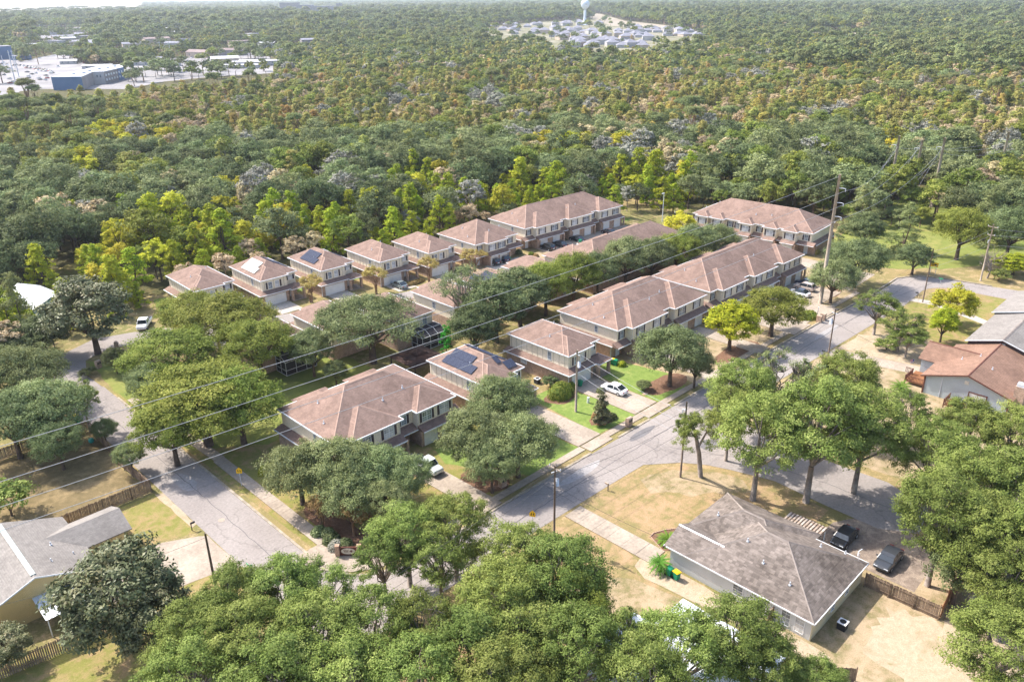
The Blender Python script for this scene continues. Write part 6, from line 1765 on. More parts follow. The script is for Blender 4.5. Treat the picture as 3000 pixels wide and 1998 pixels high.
sheet('commercial_yard', CLEAR[4], .03, M['lot'])
sheet('sandy_clearing', CLEAR[6], .05, M['far_sand']); sheet('sandy_clearing', CLEAR[7], .05, M['far_sand']); sheet('estate_ground', CLEAR[5], .04, M['estate_ground'])
sheet('sandy_clearing', CLEAR[10], .05, M['mulch'])
sheet('sand_field', CLEAR[8], .06, M['far_sand'])

def wood_proto(idx, seed, n, size, h, r, mat, zc, rz, ncl, rc, shape, sub, bark_, open_=0.0, limbs=6, fork=.35, flat=.75, r0=.018, twigs=0):
    rng = np.random.default_rng(seed)
    P, nr, tt, C, S = crown_points(rng, n, h, r, zc * h, rz * h, ncl, rc * r, shape, sub, open_, flat)
    cm = leaf_mesh('crown', P, nr, size, tt, mat, rng, .6)
    tm = trunk_mesh('trunk', rng, h, C, S, r0 * h, fork, M[bark_], limbs, twigs, tw=.04)
    import bmesh
    bm = bmesh.new(); bm.from_mesh(cm); nf = len(bm.faces); bm.from_mesh(tm)
    for i, f in enumerate(bm.faces):
        if i >= nf: f.material_index = 1
    j = bpy.data.meshes.new('forest_tree_%02d' % idx); bm.to_mesh(j); bm.free()
    j.materials.append(mat); j.materials.append(M[bark_])
    return cm, tm, j, h, r
SPEC = {   # species: (leaf material, h, r, zc, rz, clumps, rc, shape, bark, open, label)
 'oak':     (L['dark'], 12, 5.2, .62, .36, 26, .3, 'round', 'bark', .0, 'dark green oak'),
 'live':    (L['live'], 12, 5.4, .62, .36, 26, .3, 'round', 'bark', .05, 'grey green oak'),
 'silver':  (L['silver'], 12, 4.6, .6, .38, 30, .24, 'round', 'bark_pale', .3, 'silvery grey tree with moss'),
 'bright':  (L['bright'], 11, 3.6, .56, .42, 26, .3, 'cone', 'bark', .05, 'yellow green tree'),
 'yellow':  (L['yellow'], 11, 3.8, .58, .4, 26, .28, 'round', 'bark', .12, 'golden yellow tree'),
 'fresh':   (L['olive'], 12, 4.4, .6, .38, 26, .3, 'round', 'bark', .05, 'olive green tree'),
 'cypress': (L['cypress'], 14, 3.0, .56, .42, 26, .34, 'cone', 'bark_pale', .1, 'olive brown cypress'),
 'orange':  (L['orange'], 12, 3.0, .58, .4, 22, .34, 'cone', 'bark_pale', .15, 'orange tinged cypress'),
 'tan':     (L['tan'], 10, 3.4, .6, .38, 24, .3, 'round', 'bark_pale', .25, 'tan leafless tree'),
 'pine':    (L['pine'], 16, 3.8, .8, .17, 14, .38, 'umbrella', 'bark_tan', .05, 'green pine with a bare trunk'),
}
WOOD = {}; idx = 0; wood_list = []
for sp, (mt, h, r, zc, rz, ncl, rc, shp, bk, op, lab) in SPEC.items():
    for v in range(2):
        p = wood_proto(idx, 300 + idx, 3400 if sp not in ('tan', 'silver') else 2600, .46 if sp not in ('tan',) else .38, h, r, mt, zc, rz, ncl, rc, shp, 9, bk, op, 8, .35, twigs=3 if sp in ('tan', 'silver', 'cypress', 'orange') else 0)
        WOOD.setdefault(sp, []).append((idx, p)); wood_list.append(p[2]); idx += 1
FAR = {}
for sp, (mt, h, r, zc, rz, ncl, rc, shp, bk, op, lab) in SPEC.items():
    p = wood_proto(idx, 500 + idx, 420, 1.25, h, r, mt, zc, rz, 16, rc * 1.15, shp, 5, bk, 0, 1, .35)
    FAR[sp] = idx; wood_list.append(p[2]); idx += 1
wc = bpy.data.collections.new('forest_tree_kinds')
for i, me in enumerate(wood_list):
    o = bpy.data.objects.new('forest_tree_%02d' % i, me); wc.objects.link(o)

from mathutils import noise as mn
def zone(d, X, Y, edge):
    """mix of species at a place: belts of woodland by distance from the estate, broken up by noise"""
    lat = (X - Y) * s2 / max(d, 1)                                       # sideways bearing: - left, + right
    n = mn.noise(Vector((X * .012, Y * .012, 3.1))); n2 = mn.noise(Vector((X * .03, Y * .03, 9.7))); n3 = mn.noise(Vector((X * .006, Y * .006, 5.5)))
    dd = d * (1 + .16 * n) + 12 * n2
    if edge < 30 and lat < .22: return [('yellow', 2.0), ('fresh', 1.6), ('bright', 8), ('oak', .6), ('silver', .1), ('tan', .1)] if n2 > -.5 else [('oak', 3), ('bright', 1.5), ('silver', .8)]
    if edge < 30: return [('oak', 3), ('fresh', 3), ('live', 2), ('silver', .6), ('tan', .7), ('bright', .6)]
    if dd < 255: return [('bright', 2.2), ('yellow', 1.6), ('oak', 3), ('live', 2), ('tan', 1.0), ('silver', .8)]
    if dd < 350: return [('oak', 3), ('live', 4.2), ('silver', 1.0 if n > -.1 else .2), ('tan', 1.8), ('fresh', 2.2), ('cypress', 1.0), ('yellow', .4)]
    if dd < 640:
        if lat < -.42: return [('cypress', 2), ('fresh', 4), ('oak', 2), ('pine', 1.2), ('live', 2), ('yellow', .4)]
        return [('cypress', 5), ('orange', 1.3), ('tan', 4.5), ('fresh', 3), ('pine', .35), ('oak', .4), ('live', .6), ('silver', .3)]
    if dd < 900: return [('tan', 3), ('cypress', 2.6), ('fresh', 2.8), ('live', 2.2), ('pine', .8), ('oak', 1.0), ('silver', .3)] if lat < .3 else [('pine', 3), ('fresh', 2), ('oak', 1.5), ('tan', 1.6), ('cypress', 1)]
    if dd < 1500: return [('fresh', 3.2), ('live', 3.4), ('oak', 2.4), ('pine', 1.6), ('tan', 1.2), ('cypress', 1)]
    return [('pine', 2), ('fresh', 4), ('live', 3), ('oak', 2)]
def edge_dist(x, y):
    pts = CLEAR[0][2:19]; best = 1e9
    for (x0, y0), (x1, y1) in zip(pts, pts[1:]):
        dx, dy = x1 - x0, y1 - y0; u = max(0, min(1, ((x - x0) * dx + (y - y0) * dy) / (dx * dx + dy * dy)))
        best = min(best, math.hypot(x - x0 - u * dx, y - y0 - u * dy))
    return best
BB = [(min(p[0] for p in c), max(p[0] for p in c), min(p[1] for p in c), max(p[1] for p in c)) for c in CLEAR]
def clear_at(x, y):
    for c, b in zip(CLEAR, BB):
        if b[0] <= x <= b[1] and b[2] <= y <= b[3] and inpoly(x, y, c): return True
    return False
ht = random.Random(77); TOWN = []
while len(TOWN) < 20:
    p_ = (ht.uniform(60, 900), ht.uniform(92, 148))
    if all(math.hypot(p_[0] - q[0], (p_[1] - q[1]) * 4) > 42 for q in TOWN): TOWN.append(p_)
TOWNG = [G(*p_) for p_ in TOWN]
fr_ = random.Random(11)
trees = []
HALF = R(35.5)
def ring(d0, d1, sp_, low, smul):
    n = int(d1 / sp_) + 1
    cell = sp_
    # walk rows across the wedge of view
    v = d0
    yy = d0 * math.cos(HALF) - 5
    while yy < d1:
        half = yy * math.tan(HALF) + 12
        xx = -half
        while xx < half:
            Xc = xx + fr_.uniform(-.48, .48) * cell; Yc = yy + fr_.uniform(-.48, .48) * cell
            d = math.hypot(Xc, Yc)
            if d0 <= d < d1:
                x, y = XY(Xc, Yc)
                if not clear_at(x, y):
                    e = edge_dist(x, y) if d < 330 else 999
                    z = zone(d, x, y, e)
                    tot = sum(w for _, w in z); u_ = fr_.random()
                    if fr_.random() < .62: u_ = min(.999, max(0.0, .5 + 1.25 * mn.noise(Vector((x * .028, y * .028, 21.0)))))
                    r_ = u_ * tot
                    for sp, w in z:
                        r_ -= w
                        if r_ <= 0: break
                    sc = (fr_.uniform(.6, 1.0) if fr_.random() < .55 else fr_.uniform(1.0, 1.4)) * smul
                    if sp == 'pine': sc *= 1.1
                    if e < 12: sc *= .8
                    if d > 600:
                        for a_, b_ in TOWNG:
                            D_ = math.hypot(a_, b_); al = (x * a_ + y * b_) / D_
                            if D_ - 210 < al < D_ + 24 and abs(x * b_ - y * a_) / D_ < (30 if al > D_ - 26 else 17): sc *= (.1 if al > D_ - 26 else .42); break
                    if sc < .12: xx += cell; continue
                    trees.append((d, x, y, sp, sc * fr_.uniform(.9, 1.15), sc, fr_.uniform(0, 6.28), low))
            xx += cell
        yy += cell
ring(150, 330, 5.6, 0, 1.0)
ring(330, 640, 5.0, 0, .88)
ring(640, 1400, 6.8, 1, .92)
ring(1400, 3200, 13.0, 1, 1.5)
ring(3200, 10000, 34.0, 1, 3.0)
# shade trees scattered between the far buildings, clear of cars and roofs
KEEP = [G(*q) for q in ((60, 195), (90, 205), (120, 212), (150, 225), (110, 232), (90, 225), (30, 235), (20, 200), (150, 215), (220, 215), (270, 210), (320, 205), (350, 205), (45, 215))]
def scatter(poly, n, rad, seed, kinds, avoid):
    q = random.Random(seed); x0, x1 = min(p[0] for p in poly), max(p[0] for p in poly); y0, y1 = min(p[1] for p in poly), max(p[1] for p in poly); k = 0; tries = 0
    while k < n and tries < 9000:
        tries += 1; x, y = q.uniform(x0, x1), q.uniform(y0, y1)
        if not inpoly(x, y, poly) or any(math.hypot(x - a, y - b_) < rad for a, b_ in avoid): continue
        s = q.uniform(.7, 1.25); trees.append((math.hypot(x, y), x, y, q.choice(kinds), s * 1.15, s, q.uniform(0, 6), 1)); k += 1
FBP = [G(a_, b_) for a_, b_ in ((190,165),(175,190),(240,206),(405,190),(470,196),(545,170),(532,150),(640,165),(620,193),(665,197),(700,195),(640,203),(770,165),(660,192),(560,165),(650,198),(720,200),(425,188),(360,194))]
scatter(GP([(372, 262), (480, 245), (620, 235), (800, 225), (800, 190), (790, 160), (690, 152), (560, 163), (500, 172), (420, 187), (372, 195)]), 75, 30, 3, ['live', 'oak', 'fresh', 'live', 'pine'], FBP)
scatter(GP([(180, 182), (370, 198), (370, 188), (330, 180), (262, 172), (200, 160)]), 30, 20, 8, ['live', 'oak', 'fresh'], FBP)
scatter(GP([(0, 172), (60, 175), (130, 165), (190, 158), (190, 150), (0, 152)]), 26, 16, 9, ['live', 'oak'], FBP)
scatter(CLEAR[5], 110, 1, 4, ['live', 'oak', 'fresh'], [])
scatter(CLEAR[4], 40, 1, 5, ['live', 'oak'], [])
scatter(CLEAR[7], 20, 1, 6, ['live', 'oak'], [])
trees.sort(key=lambda t: t[0])
MARKS = [((42, 176), 'near the teal walled house'), ((66, 168), 'behind the leftmost back row house'), ((79, 164), 'behind the house with glaring solar panels'), ((91, 160), 'behind the house with dark blue solar panels'),
         ((104, 156), 'behind the grey saloon house'), ((115, 153), 'behind the fifth back row house'), ((130, 151), 'behind the wide duplex'), ((150, 152), 'behind the left half of the long back terrace'), ((172, 150), 'behind the right half of the long back terrace'),
         ((195, 150), 'behind the small fenced green'), ((205, 125), 'behind the left part of the end terrace'), ((212, 95), 'behind the right part of the end terrace'), ((250, 80), 'beside the guyed transmission poles'), ((10, 160), 'at the left edge of the woods'), ((20, 200), 'beyond the small meadow'), ((70, 200), 'deeper in the woods above the left houses'), ((110, 190), 'deeper in the woods above the middle houses'), ((150, 185), 'deeper in the woods above the long back terrace')]
def mark(x, y): return min(MARKS, key=lambda m_: math.hypot(m_[0][0] - x, m_[0][1] - y))[1]
cnt = 0; rest = []
for tdat in trees:
    d, x, y, sp, sxy, sz, rz, low = tdat
    if cnt < 280 and not low:
        k = fr_.randrange(2); _, (cm, tm, j, h, r) = WOOD[sp][k]
        t = empty('woodland_tree', (x, y, 0), rz, SPEC[sp][10] + ' ' + mark(x, y), 'tree', SPEC[sp][10] + ' ' + mark(x, y))
        inst('crown', cm, t, scale=(sxy, sxy, sz)); inst('trunk', tm, t, scale=(sxy, sxy, sz)); cnt += 1
    else: rest.append(tdat)
me = bpy.data.meshes.new('forest'); n = len(rest)
me.vertices.add(n); me.vertices.foreach_set("co", np.array([(t_[1], t_[2], 0.0) for t_ in rest]).ravel())
a = me.attributes.new('kind_index', 'INT', 'POINT'); a.data.foreach_set("value", np.array([(FAR[t_[3]] if t_[7] else WOOD[t_[3]][fr_.randrange(2)][0]) for t_ in rest], dtype=np.int32))
a = me.attributes.new('tree_scale', 'FLOAT_VECTOR', 'POINT'); a.data.foreach_set("vector", np.array([(t_[4], t_[4], t_[5] if t_[0] < 3200 else t_[5] * .45) for t_ in rest]).ravel())
a = me.attributes.new('tree_rot', 'FLOAT_VECTOR', 'POINT'); a.data.foreach_set("vector", np.array([(0, 0, t_[6]) for t_ in rest]).ravel())
fo = bpy.data.objects.new('forest', me); link(fo, None, 'wide mixed woodland reaching from the estate to the horizon', 'forest', kind='stuff')
ng = bpy.data.node_groups.new('forest_scatter', 'GeometryNodeTree')
ng.interface.new_socket('Geometry', in_out='INPUT', socket_type='NodeSocketGeometry'); ng.interface.new_socket('Geometry', in_out='OUTPUT', socket_type='NodeSocketGeometry')
gi = ng.nodes.new('NodeGroupInput'); go = ng.nodes.new('NodeGroupOutput')
ci = ng.nodes.new('GeometryNodeCollectionInfo'); ci.inputs['Collection'].default_value = wc; ci.inputs['Separate Children'].default_value = True; ci.inputs['Reset Children'].default_value = True
ip = ng.nodes.new('GeometryNodeInstanceOnPoints'); ip.inputs['Pick Instance'].default_value = True
def named(nm, ty):
    q = ng.nodes.new('GeometryNodeInputNamedAttribute'); q.data_type = ty; q.inputs['Name'].default_value = nm; return q.outputs['Attribute']
ng.links.new(gi.outputs[0], ip.inputs['Points']); ng.links.new(ci.outputs[0], ip.inputs['Instance'])
ng.links.new(named('kind_index', 'INT'), ip.inputs['Instance Index']); ng.links.new(named('tree_rot', 'FLOAT_VECTOR'), ip.inputs['Rotation']); ng.links.new(named('tree_scale', 'FLOAT_VECTOR'), ip.inputs['Scale'])
ng.links.new(ip.outputs[0], go.inputs[0])
fm = fo.modifiers.new('scatter', 'NODES'); fm.node_group = ng
print('forest', len(trees), 'individual', cnt)

# ------------------------------------------------------------------ far buildings, car park, water tower
def simple_house(mesh_key, w, d, h, rise, wall, roofm, kind='hip'):
    mb = MB(); mb.box(.3, .3, -.2, w - .3, d - .3, h, 1)
    n0 = len(mb.f)
    if kind == 'hip': hip(mb, None, 0, 0, w, d, h, rise)
    else:
        gable_roof(mb, 0, 0, w, d, h, rise, 'x', 0)
        k = rise / (d / 2)
        mb.add([(.3, .3, h), (.3, d - .3, h), (.3, d / 2, h + k * (d / 2 - .3)), (w - .3, .3, h), (w - .3, d - .3, h), (w - .3, d / 2, h + k * (d / 2 - .3))], [[0, 2, 1], [3, 4, 5]], 1)
    return mb
M['roof_grey'] = surf('grey_far_roof', srgb('8C8C96'), srgb('7E7E88'), .2, .9); M['roof_white'] = surf('white_far_roof', srgb('C2C2C6'), srgb('B0B2B6'), .1, .7)
M['wall_white'] = surf('white_far_wall', srgb('B8B5B4'), srgb('ABA8A6'), .2, .9); M['wall_blue'] = surf('blue_far_wall', srgb('5E7A9E'), srgb('567294'), .1, .8)
M['wall_brown'] = surf('grey_brown_far_wall', srgb('97908F'), srgb('8A8382'), .1, .8); M['roof_brown'] = surf('brown_far_roof', srgb('8F7F7C'), srgb('827270'), .2, .9)
M['wall_tan'] = surf('tan_far_wall', srgb('C2B2A2'), srgb('B5A595'), .2, .9); M['roof_red'] = surf('dark_red_roof', srgb('7A3A42'), srgb('70343C'), .2, .9)
def far_house(px, py, rz, w, d, h, rise, wall, roofm, kind, label, cat='building', group=None, name='building', win=0):
    x, y = G(px, py)
    t = empty(name, (x, y, 0), rz, label, cat, group)
    mb = MB(); mb.box(.3, .3, -.2, w - .3, d - .3, h); 
    if kind == 'gable':
        k = rise / (d / 2)
        mb.add([(.3, .3, h), (.3, d - .3, h), (.3, d / 2, h + k * (d / 2 - .3)), (w - .3, .3, h), (w - .3, d - .3, h), (w - .3, d / 2, h + k * (d / 2 - .3))], [[0, 2, 1], [3, 4, 5]])
    mb.build('wall', M[wall], t)
    r = MB()
    if kind == 'hip': hip(r, None, 0, 0, w, d, h, rise)
    elif kind == 'gable': gable_roof(r, 0, 0, w, d, h, rise, 'x', .2)
    else: r.box(0, 0, h, w, d, h + .5)
    r.build('roof', M[roofm], t)
    if win:
        wm = MB().box(-.7, -.06, -.7, .7, .02, .7).mesh('window', M['glass'])
        for i in range(win):
            inst('window', wm, t, ((i + .5) * w / win, .28, h * .6)); inst('window', wm, t, (.28, (i + .5) * d / win, h * .6), (0, 0, -math.pi / 2))
    return t
# blue three-part building beside the car park
BP = [G(149.6, 227, 9), G(238, 226, 9), G(271, 212, 9), G(303, 211, 9), G(361, 198, 9), G(356, 190, 9), G(285, 196, 9), G(195, 216, 9)]
t = empty('commercial_building', (0, 0, 0), 0, 'blue walled flat roofed commercial building beside the crowded car park', 'building')
MB().prism(BP, -.2, 8.6).build('wall', M['wall_brown'], t)
MB().prism(BP, 8.6, 9.2).build('roof', M['roof_white'], t)
def facade(a, b, z0, z1, mat, name='facade_panel', off=.25):
    d = math.hypot(b[0] - a[0], b[1] - a[1]); nx, ny = (b[1] - a[1]) / d, -(b[0] - a[0]) / d
    if nx * -a[0] + ny * -a[1] < 0: nx, ny = -nx, -ny
    mb = MB(); q = [(a[0] + nx * off, a[1] + ny * off), (b[0] + nx * off, b[1] + ny * off)]
    mb.add([(*a, z0), (*b, z0), (*b, z1), (*a, z1), (*q[0], z0), (*q[1], z0), (*q[1], z1), (*q[0], z1)], [[4, 5, 6, 7], [0, 1, 5, 4], [1, 2, 6, 5], [2, 3, 7, 6], [3, 0, 4, 7]])
    mb.build(name, M[mat], t)
facade(BP[0], BP[1], 0, 8.9, 'wall_blue'); facade(BP[2], BP[3], 0, 9.3, 'wall_white', off=.6)
lerp2 = lambda a, b, u: (a[0] + (b[0] - a[0]) * u, a[1] + (b[1] - a[1]) * u)
facade(lerp2(BP[3], BP[4], .68), BP[4], 0, 9.0, 'wall_blue')
for u0, u1, z0 in [(.05 + i * .13, .05 + i * .13 + .05, z) for i in range(7) for z in (2.2, 5.6)]: facade(lerp2(BP[3], BP[4], u0), lerp2(BP[3], BP[4], u1), z0, z0 + 1.5, 'trim', 'window', .4)
facade(lerp2(BP[2], BP[3], .3), lerp2(BP[2], BP[3], .42), 5, 7, 'glass', 'window', .75); facade(lerp2(BP[2], BP[3], .6), lerp2(BP[2], BP[3], .72), 5, 7, 'glass', 'window', .75)
for px, py in ((215, 218), (245, 215), (262, 209), (290, 204), (315, 200), (335, 196)):
    x, y = G(px, py, 9.2); MB().box(-1.2, -1.2, 9.2, 1.2, 1.2, 10.3).build('roof_unit', M['insul'], t, (x, y, 0))
FB = [(-50, 178, 40, 30, 20, 13, 0, 'wall_blue', 'roof_grey', 'flat', 'grey blue building cut by the left edge above the car park') ,
      (42, 178, 60, 20, 8, 4, 1, 'wall_blue', 'roof_grey', 'gable', 'small dark roofed shop beside the road at the car park'),
      (190, 165, 20, 18, 14, 5, 1.5, 'wall_white', 'roof_white', 'gable', 'white building with a dark red strip above the green verge'),
      (175, 190, 20, 16, 10, 3, 1.5, 'wall_white', 'roof_white', 'gable', 'small white house on the green verge by the car park'),
      (240, 206, 10, 26, 10, 3.4, 1, 'wall_white', 'roof_white', 'gable', 'low white and red shop behind the blue building'),
      (405, 190, 10, 22, 18, 5, 1.5, 'wall_tan', 'roof_grey', 'gable', 'tan shed with a pale roof right of the round tree'),
      (470, 196, 15, 18, 12, 3, .5, 'wall_white', 'roof_white', 'flat', 'low white roofed shed at the woodland edge'),
      (545, 170, -30, 34, 12, 6, 2.5, 'wall_tan', 'roof_brown', 'gable', 'brown roofed townhouse block among the far oaks'),
      (532, 150, -20, 20, 10, 5, 2, 'wall_white', 'roof_white', 'gable', 'white roofed building behind the brown townhouse block'),
      (640, 165, 5, 30, 12, 6, 2, 'wall_brown', 'roof_brown', 'gable', 'grey brown two storey block right of the far oaks'),
      (620, 193, 20, 26, 30, 6, 1.5, 'wall_tan', 'roof_white', 'gable', 'long tan warehouse with a pale ribbed roof'),
      (665, 197, 5, 34, 10, 4, 1, 'wall_white', 'roof_white', 'gable', 'white storage row, rear one'),
      (700, 195, 5, 42, 9, 4.5, 1, 'wall_white', 'roof_white', 'gable', 'white storage row at the woodland edge, front one'),
      (640, 203, 5, 40, 8, 3, .8, 'wall_white', 'roof_white', 'gable', 'low white storage row under the warehouse'),
      (770, 165, 0, 22, 10, 4, .6, 'wall_brown', 'roof_white', 'flat', 'grey flat shed right of the big far oak'),
      (700, 120, 10, 34, 18, 5, 2, 'wall_tan', 'roof_white', 'gable', 'cream building beyond the industrial yard'),
      (735, 122, 10, 26, 14, 4, 2, 'wall_white', 'roof_grey', 'gable', 'pale house right of the cream building'),
      (100, 104, 5, 56, 20, 6, .5, 'wall_white', 'roof_white', 'flat', 'long white flat building in the upper left'),
      (190, 96, 10, 70, 24, 6, 3, 'wall_tan', 'roof_brown', 'gable', 'large brown roofed building in the upper left'),
      (285, 88, -10, 40, 20, 5, 3, 'wall_tan', 'roof_white', 'gable', 'white roofed house behind the power pole in the upper left'),
      (360, 194, 5, 26, 8, 3, .5, 'wall_white', 'roof_white', 'flat', 'low white block right of the blue building'),
      (2372, 118, -4, 128, 22, 6, .8, 'wall_tan', 'roof_white', 'gable', 'very long white roofed shed in the woods at the upper right'),
      (2582, 190, 15, 22, 14, 6, .5, 'wall_white', 'roof_grey', 'hip', 'white house alone in the woods at the right'),
      ]
for px, py, a, w, d, h, rise, wl, rf, kd, lab in FB:
    far_house(px, py, R(a - 45), w, d, h, rise, wl, rf, kd, lab, win=3 if w < 40 else 6)
for i, (px, py) in enumerate(TOWN):
    rf_ = ht.choice(['roof_white', 'roof_grey', 'roof_brown', 'roof_grey']); wl_ = ht.choice(['wall_white', 'wall_tan', 'wall_brown'])
    far_house(px, py, R(ht.uniform(-80, 0)), ht.uniform(18, 40), ht.uniform(11, 18), ht.uniform(5, 8), 1.8 if i % 3 else .5, wl_, rf_, 'gable' if i % 3 else 'flat',
              {'roof_white': 'white', 'roof_grey': 'grey', 'roof_brown': 'brown'}[rf_] + ' roofed building among the trees of the far town, upper left', 'building', {'roof_white': 'white', 'roof_grey': 'grey', 'roof_brown': 'brown'}[rf_] + ' roofs of the far town')
# big grey complex on the skyline
t = empty('office_complex', (*G(822, 46), 0), R(-48), 'large dark grey stepped building complex near the skyline', 'building')
for i, (x0, w, h) in enumerate(((0, 60, 38), (60, 50, 30), (110, 90, 26), (200, 12, 34))):
    MB().box(x0 + .5, i * .7, -.2, x0 + w, 40, h).build('block', M['wall_brown'], t); MB().box(x0, i * .7 - 1, h + .01, x0 + w + 1, 41, h + 3).build('roof', M['roof_grey'], t)
wm = MB().box(0, -1.4, -2, 5, -.4, 2).mesh('window', M['glass'])
for i in range(18):
    for z in (6, 13, 20): inst('window', wm, t, (4 + i * 10.5, 0, z))
# grey roofed housing estate around the water tower
r_ = random.Random(5); k = 0
gp = CLEAR[5]
rows = [(1440, 1560, 82), (1460, 1700, 92), (1520, 1760, 101), (1640, 1900, 110), (1640, 1900, 120), (1680, 1820, 131), (1560, 1760, 76), (1800, 2060, 97), (1850, 2060, 88), (1660, 1900, 140), (1910, 2050, 108), (1650, 1740, 68)]
for x0, x1, y in rows:
    x = x0
    while x < x1:
        where_ = ('left end of the far estate' if x < 1560 else 'left of the water tower' if x < 1700 else 'right of the water tower' if x < 1860 else 'right end of the far estate') + (', rear rows' if y < 95 else ', front rows')
        t = far_house(x, y + r_.uniform(-1.5, 1.5), R(r_.choice((-45, -40, 45, -50, 40, -20))), r_.uniform(15, 20), r_.uniform(13, 17), r_.choice((3.2, 5.8)), .5, 'wall_white' if r_.random() < .8 else 'wall_tan', 'roof_grey', 'hip',
                  'grey roofed house, ' + where_, 'house', 'grey roofed houses, ' + where_, 'house')
        x += r_.uniform(27, 33)
# water tower
x, y = G(1713, 74)
t = empty('water_tower', (x, y, 0), 0, 'white spherical water tower on a slender flared column', 'water tower')
prof = [(8, 0), (6.2, 2), (3.6, 8), (2.8, 14), (2.6, 27), (3.2, 29.5)]
mb = MB(); n = 20
for z_, (a, b) in enumerate(zip(prof, prof[1:])):
    for i in range(n):
        t0, t1 = 2 * math.pi * i / n, 2 * math.pi * (i + 1) / n
        mb.quad((a[0] * math.cos(t0), a[0] * math.sin(t0), a[1]), (a[0] * math.cos(t1), a[0] * math.sin(t1), a[1]), (b[0] * math.cos(t1), b[0] * math.sin(t1), b[1]), (b[0] * math.cos(t0), b[0] * math.sin(t0), b[1]))
M['tower'] = surf('white_tank_paint', srgb('DCE3EA'), srgb('D2DAE2'), .1, .5)
mb.build('column', M['tower'], t, smooth=True)
mb = MB(); RR, zc_ = 9.2, 40.0
for j in range(12):
    b0, b1 = math.pi * j / 12, math.pi * (j + 1) / 12
    for i in range(24):
        a0, a1 = 2 * math.pi * i / 24, 2 * math.pi * (i + 1) / 24
        f = lambda a, b: (RR * math.cos(a) * math.sin(b), RR * math.sin(a) * math.sin(b), zc_ + RR * .97 * math.cos(b) - (1.6 * max(0, -math.cos(b)) ** 3))
        mb.quad(f(a0, b1), f(a1, b1), f(a1, b0), f(a0, b0))
mb.build('tank', M['tower'], t, smooth=True)
mb = MB()                                                                 # small dark lettering strokes on the tank, too small to read
ac_ = math.atan2(-y, -x) + .25
for i in range(6):
    a = ac_ + (i - 2.5) * .09; q = Vector((math.cos(a) * (RR + .03), math.sin(a) * (RR + .03), zc_)); s_ = Vector((-math.sin(a), math.cos(a), 0)) * .3
    mb.quad(q - s_ - Vector((0, 0, .7)), q + s_ - Vector((0, 0, .7)), q + s_ + Vector((0, 0, .7 if i % 2 == 0 else .3)), q - s_ + Vector((0, 0, .7 if i % 2 == 0 else .3)))
mb.build('lettering', M['wall_brown'], t)
# parked cars of the car park
def far_car_mesh(hexa):
    mb = MB(); P = paint(hexa)
    loft(mb, [[(u, -.85 * w_, .35), (u, -.9 * w_, z), (u, .9 * w_, z), (u, .85 * w_, .35)] for u, z, w_ in ((-2.3, .7, .9), (-2.1, .95, 1), (-1.2, .98, 1), (.8, .98, 1), (2.1, .85, .97), (2.35, .6, .85))], 0)
    loft(mb, [[(u, -w_, .95), (u * .8 - .1, -w_ * .84, z), (u * .8 - .1, w_ * .84, z), (u, w_, .95)] for u, z, w_ in ((-1.8, 1.0, .8), (-1.0, 1.48, .82), (.4, 1.48, .82), (1.2, 1.0, .8))], 1)
    return mb.mesh('parked_car', [P, M['car_glass']])
CC = {'white': 'ECEDEF', 'black': '1C1D22', 'silver': 'B9BDC2', 'red': 'A02A34', 'blue': '2C4676', 'grey': '5F646B'}
CM = {k: far_car_mesh(v) for k, v in CC.items()}
spots = []
row = [(48, 192), (60, 194), (70, 195), (80, 197), (91, 199), (99, 200), (106, 201), (113, 203), (119, 205), (125, 207), (131, 206), (137, 208), (145, 210), (150, 212), (154, 216), (78, 201), (88, 202), (104, 205), (112, 207), (122, 209), (132, 211), (128, 210), (40, 194), (18, 208), (30, 204)]
spots += [(p, 30) for p in row]
spots += [(p, 110) for p in [(80, 214), (94, 220), (105, 217), (84, 226), (84, 231), (135, 224), (139, 231), (115, 232), (133, 237), (148, 217), (28, 234), (38, 243), (30, 246), (5, 190), (10, 186), (20, 192), (70, 172), (50, 175), (90, 170), (116, 172), (110, 155), (170, 197), (118, 236), (56, 240), (12, 222), (3, 200)]]
spots += [(p, 80) for p in [(245, 186), (258, 187), (130, 128), (142, 127), (150, 128), (535, 168), (520, 170), (680, 148), (702, 152), (655, 162), (620, 163), (560, 171), (690, 132), (760, 152), (500, 182), (525, 184), (548, 182), (215, 187), (290, 196)]]
rc_ = random.Random(9)
for (px, py), ang in spots:
    x, y = G(px, py); c = rc_.choice(['white', 'white', 'silver', 'black', 'grey', 'blue', 'red', 'black'])
    inst('parked_car', CM[c], None, (x, y, .05), (0, 0, R(ang + rc_.uniform(-12, 12))), label=c + ' car on the far car park at the upper left', cat='car', group='%s cars on the far car park' % c)
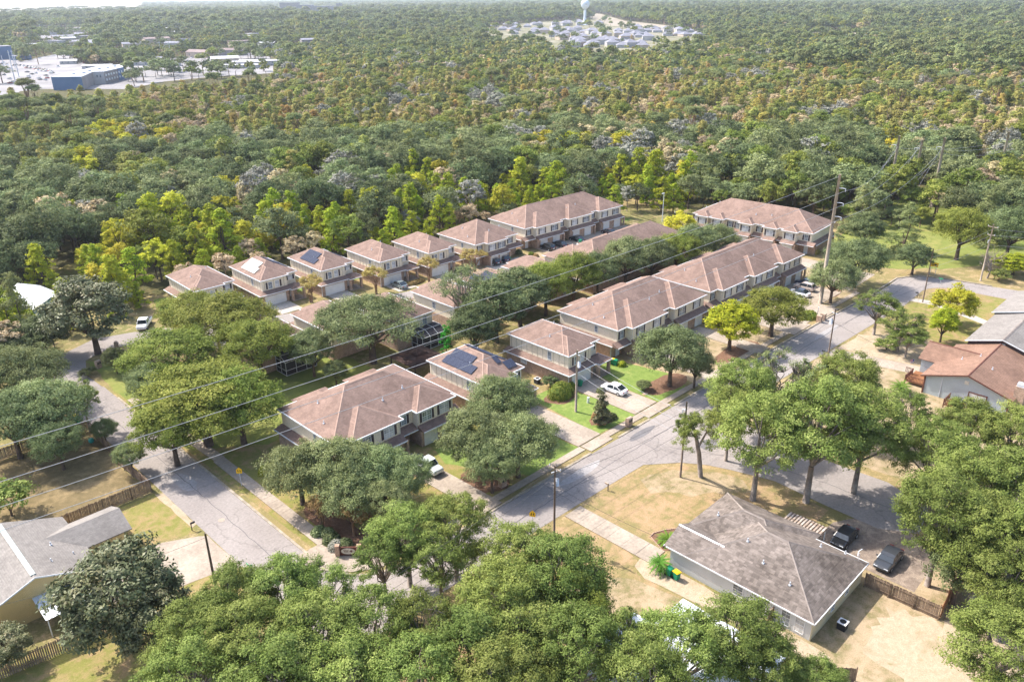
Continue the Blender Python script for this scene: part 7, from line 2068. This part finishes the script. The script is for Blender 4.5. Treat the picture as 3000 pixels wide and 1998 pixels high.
# far light poles and power poles
for px, py, h in ((46, 244, 24), (56, 226, 18), (15, 211, 14), (293, 90, 22), (120, 98, 16), (45, 200, 16), (360, 82, 16), (2577, 38, 26), (2748, 26, 26), (1437, 18, 30), (1440, 22, 30), (1098, 30, 26), (1110, 28, 24), (2590, 36, 26), (472, 160, 14), (500, 162, 14)):
    x, y = G(px, py); t = empty('utility_pole', (x, y, 0), rnd.uniform(0, 3), 'far grey utility pole standing among the trees and roads in the distance', 'pole', 'far utility poles')
    MB().tube([(0, 0, 0), (0, 0, h)], [.4, .25], 6).build('post', M['insul'], t); MB().box(-1.6, -.1, h - 1.6, 1.6, .1, h - 1.3).build('crossarm', M['insul'], t)
# larger lone trees of the far commercial area
for px, py, h, r, sp in ((190, 186, 15, 9, 'live'), (230, 182, 14, 9, 'live'), (255, 170, 17, 9, 'fresh'), (300, 178, 15, 12, 'live'), (340, 182, 14, 10, 'fresh'), (385, 200, 15, 7, 'fresh'), (113, 190, 20, 5, 'pine'), (130, 165, 16, 9, 'live'), (60, 158, 15, 9, 'live'), (170, 172, 15, 7, 'oak'), (605, 162, 16, 9, 'live'), (570, 165, 14, 4, 'oak'), (735, 172, 17, 12, 'live'), (690, 118, 16, 8, 'live'), (780, 160, 15, 8, 'oak'), (810, 150, 18, 9, 'oak'), (8, 245, 15, 10, 'oak'), (1500, 112, 12, 6, 'oak'), (1445, 106, 12, 7, 'live'), (1615, 116, 12, 6, 'fresh'), (1575, 108, 10, 5, 'oak'), (1850, 122, 9, 3, 'orange')):
    x, y = G(px, py); k = fr_.randrange(2); _, (cm, tm, j, hh, rr) = WOOD[sp][k]
    t = empty('lone_tree', (x, y, 0), fr_.uniform(0, 6), SPEC[sp][10] + ' standing between the far buildings', 'tree', 'trees between the far buildings: ' + sp)
    inst('crown', cm, t, scale=(r / rr, r / rr, h / hh)); inst('trunk', tm, t, scale=(r / rr, r / rr, h / hh))

# ------------------------------------------------------------------ haze
HZ = 0.00009
mh = bpy.data.materials.new('haze'); mh.use_nodes = True
th = mh.node_tree; th.nodes.remove(th.nodes['Principled BSDF'])
pv = N(th, "ShaderNodeVolumePrincipled"); pv.inputs['Color'].default_value = (.80, .88, 1.0, 1); pv.inputs['Density'].default_value = HZ; pv.inputs['Anisotropy'].default_value = .3
th.links.new(pv.outputs[0], th.nodes['Material Output'].inputs['Volume'])
S_ = 27000
hz = MB().box(-S_, -S_, -1.2, S_, S_, 63.0).build('haze', mh); hz['kind'] = 'stuff'
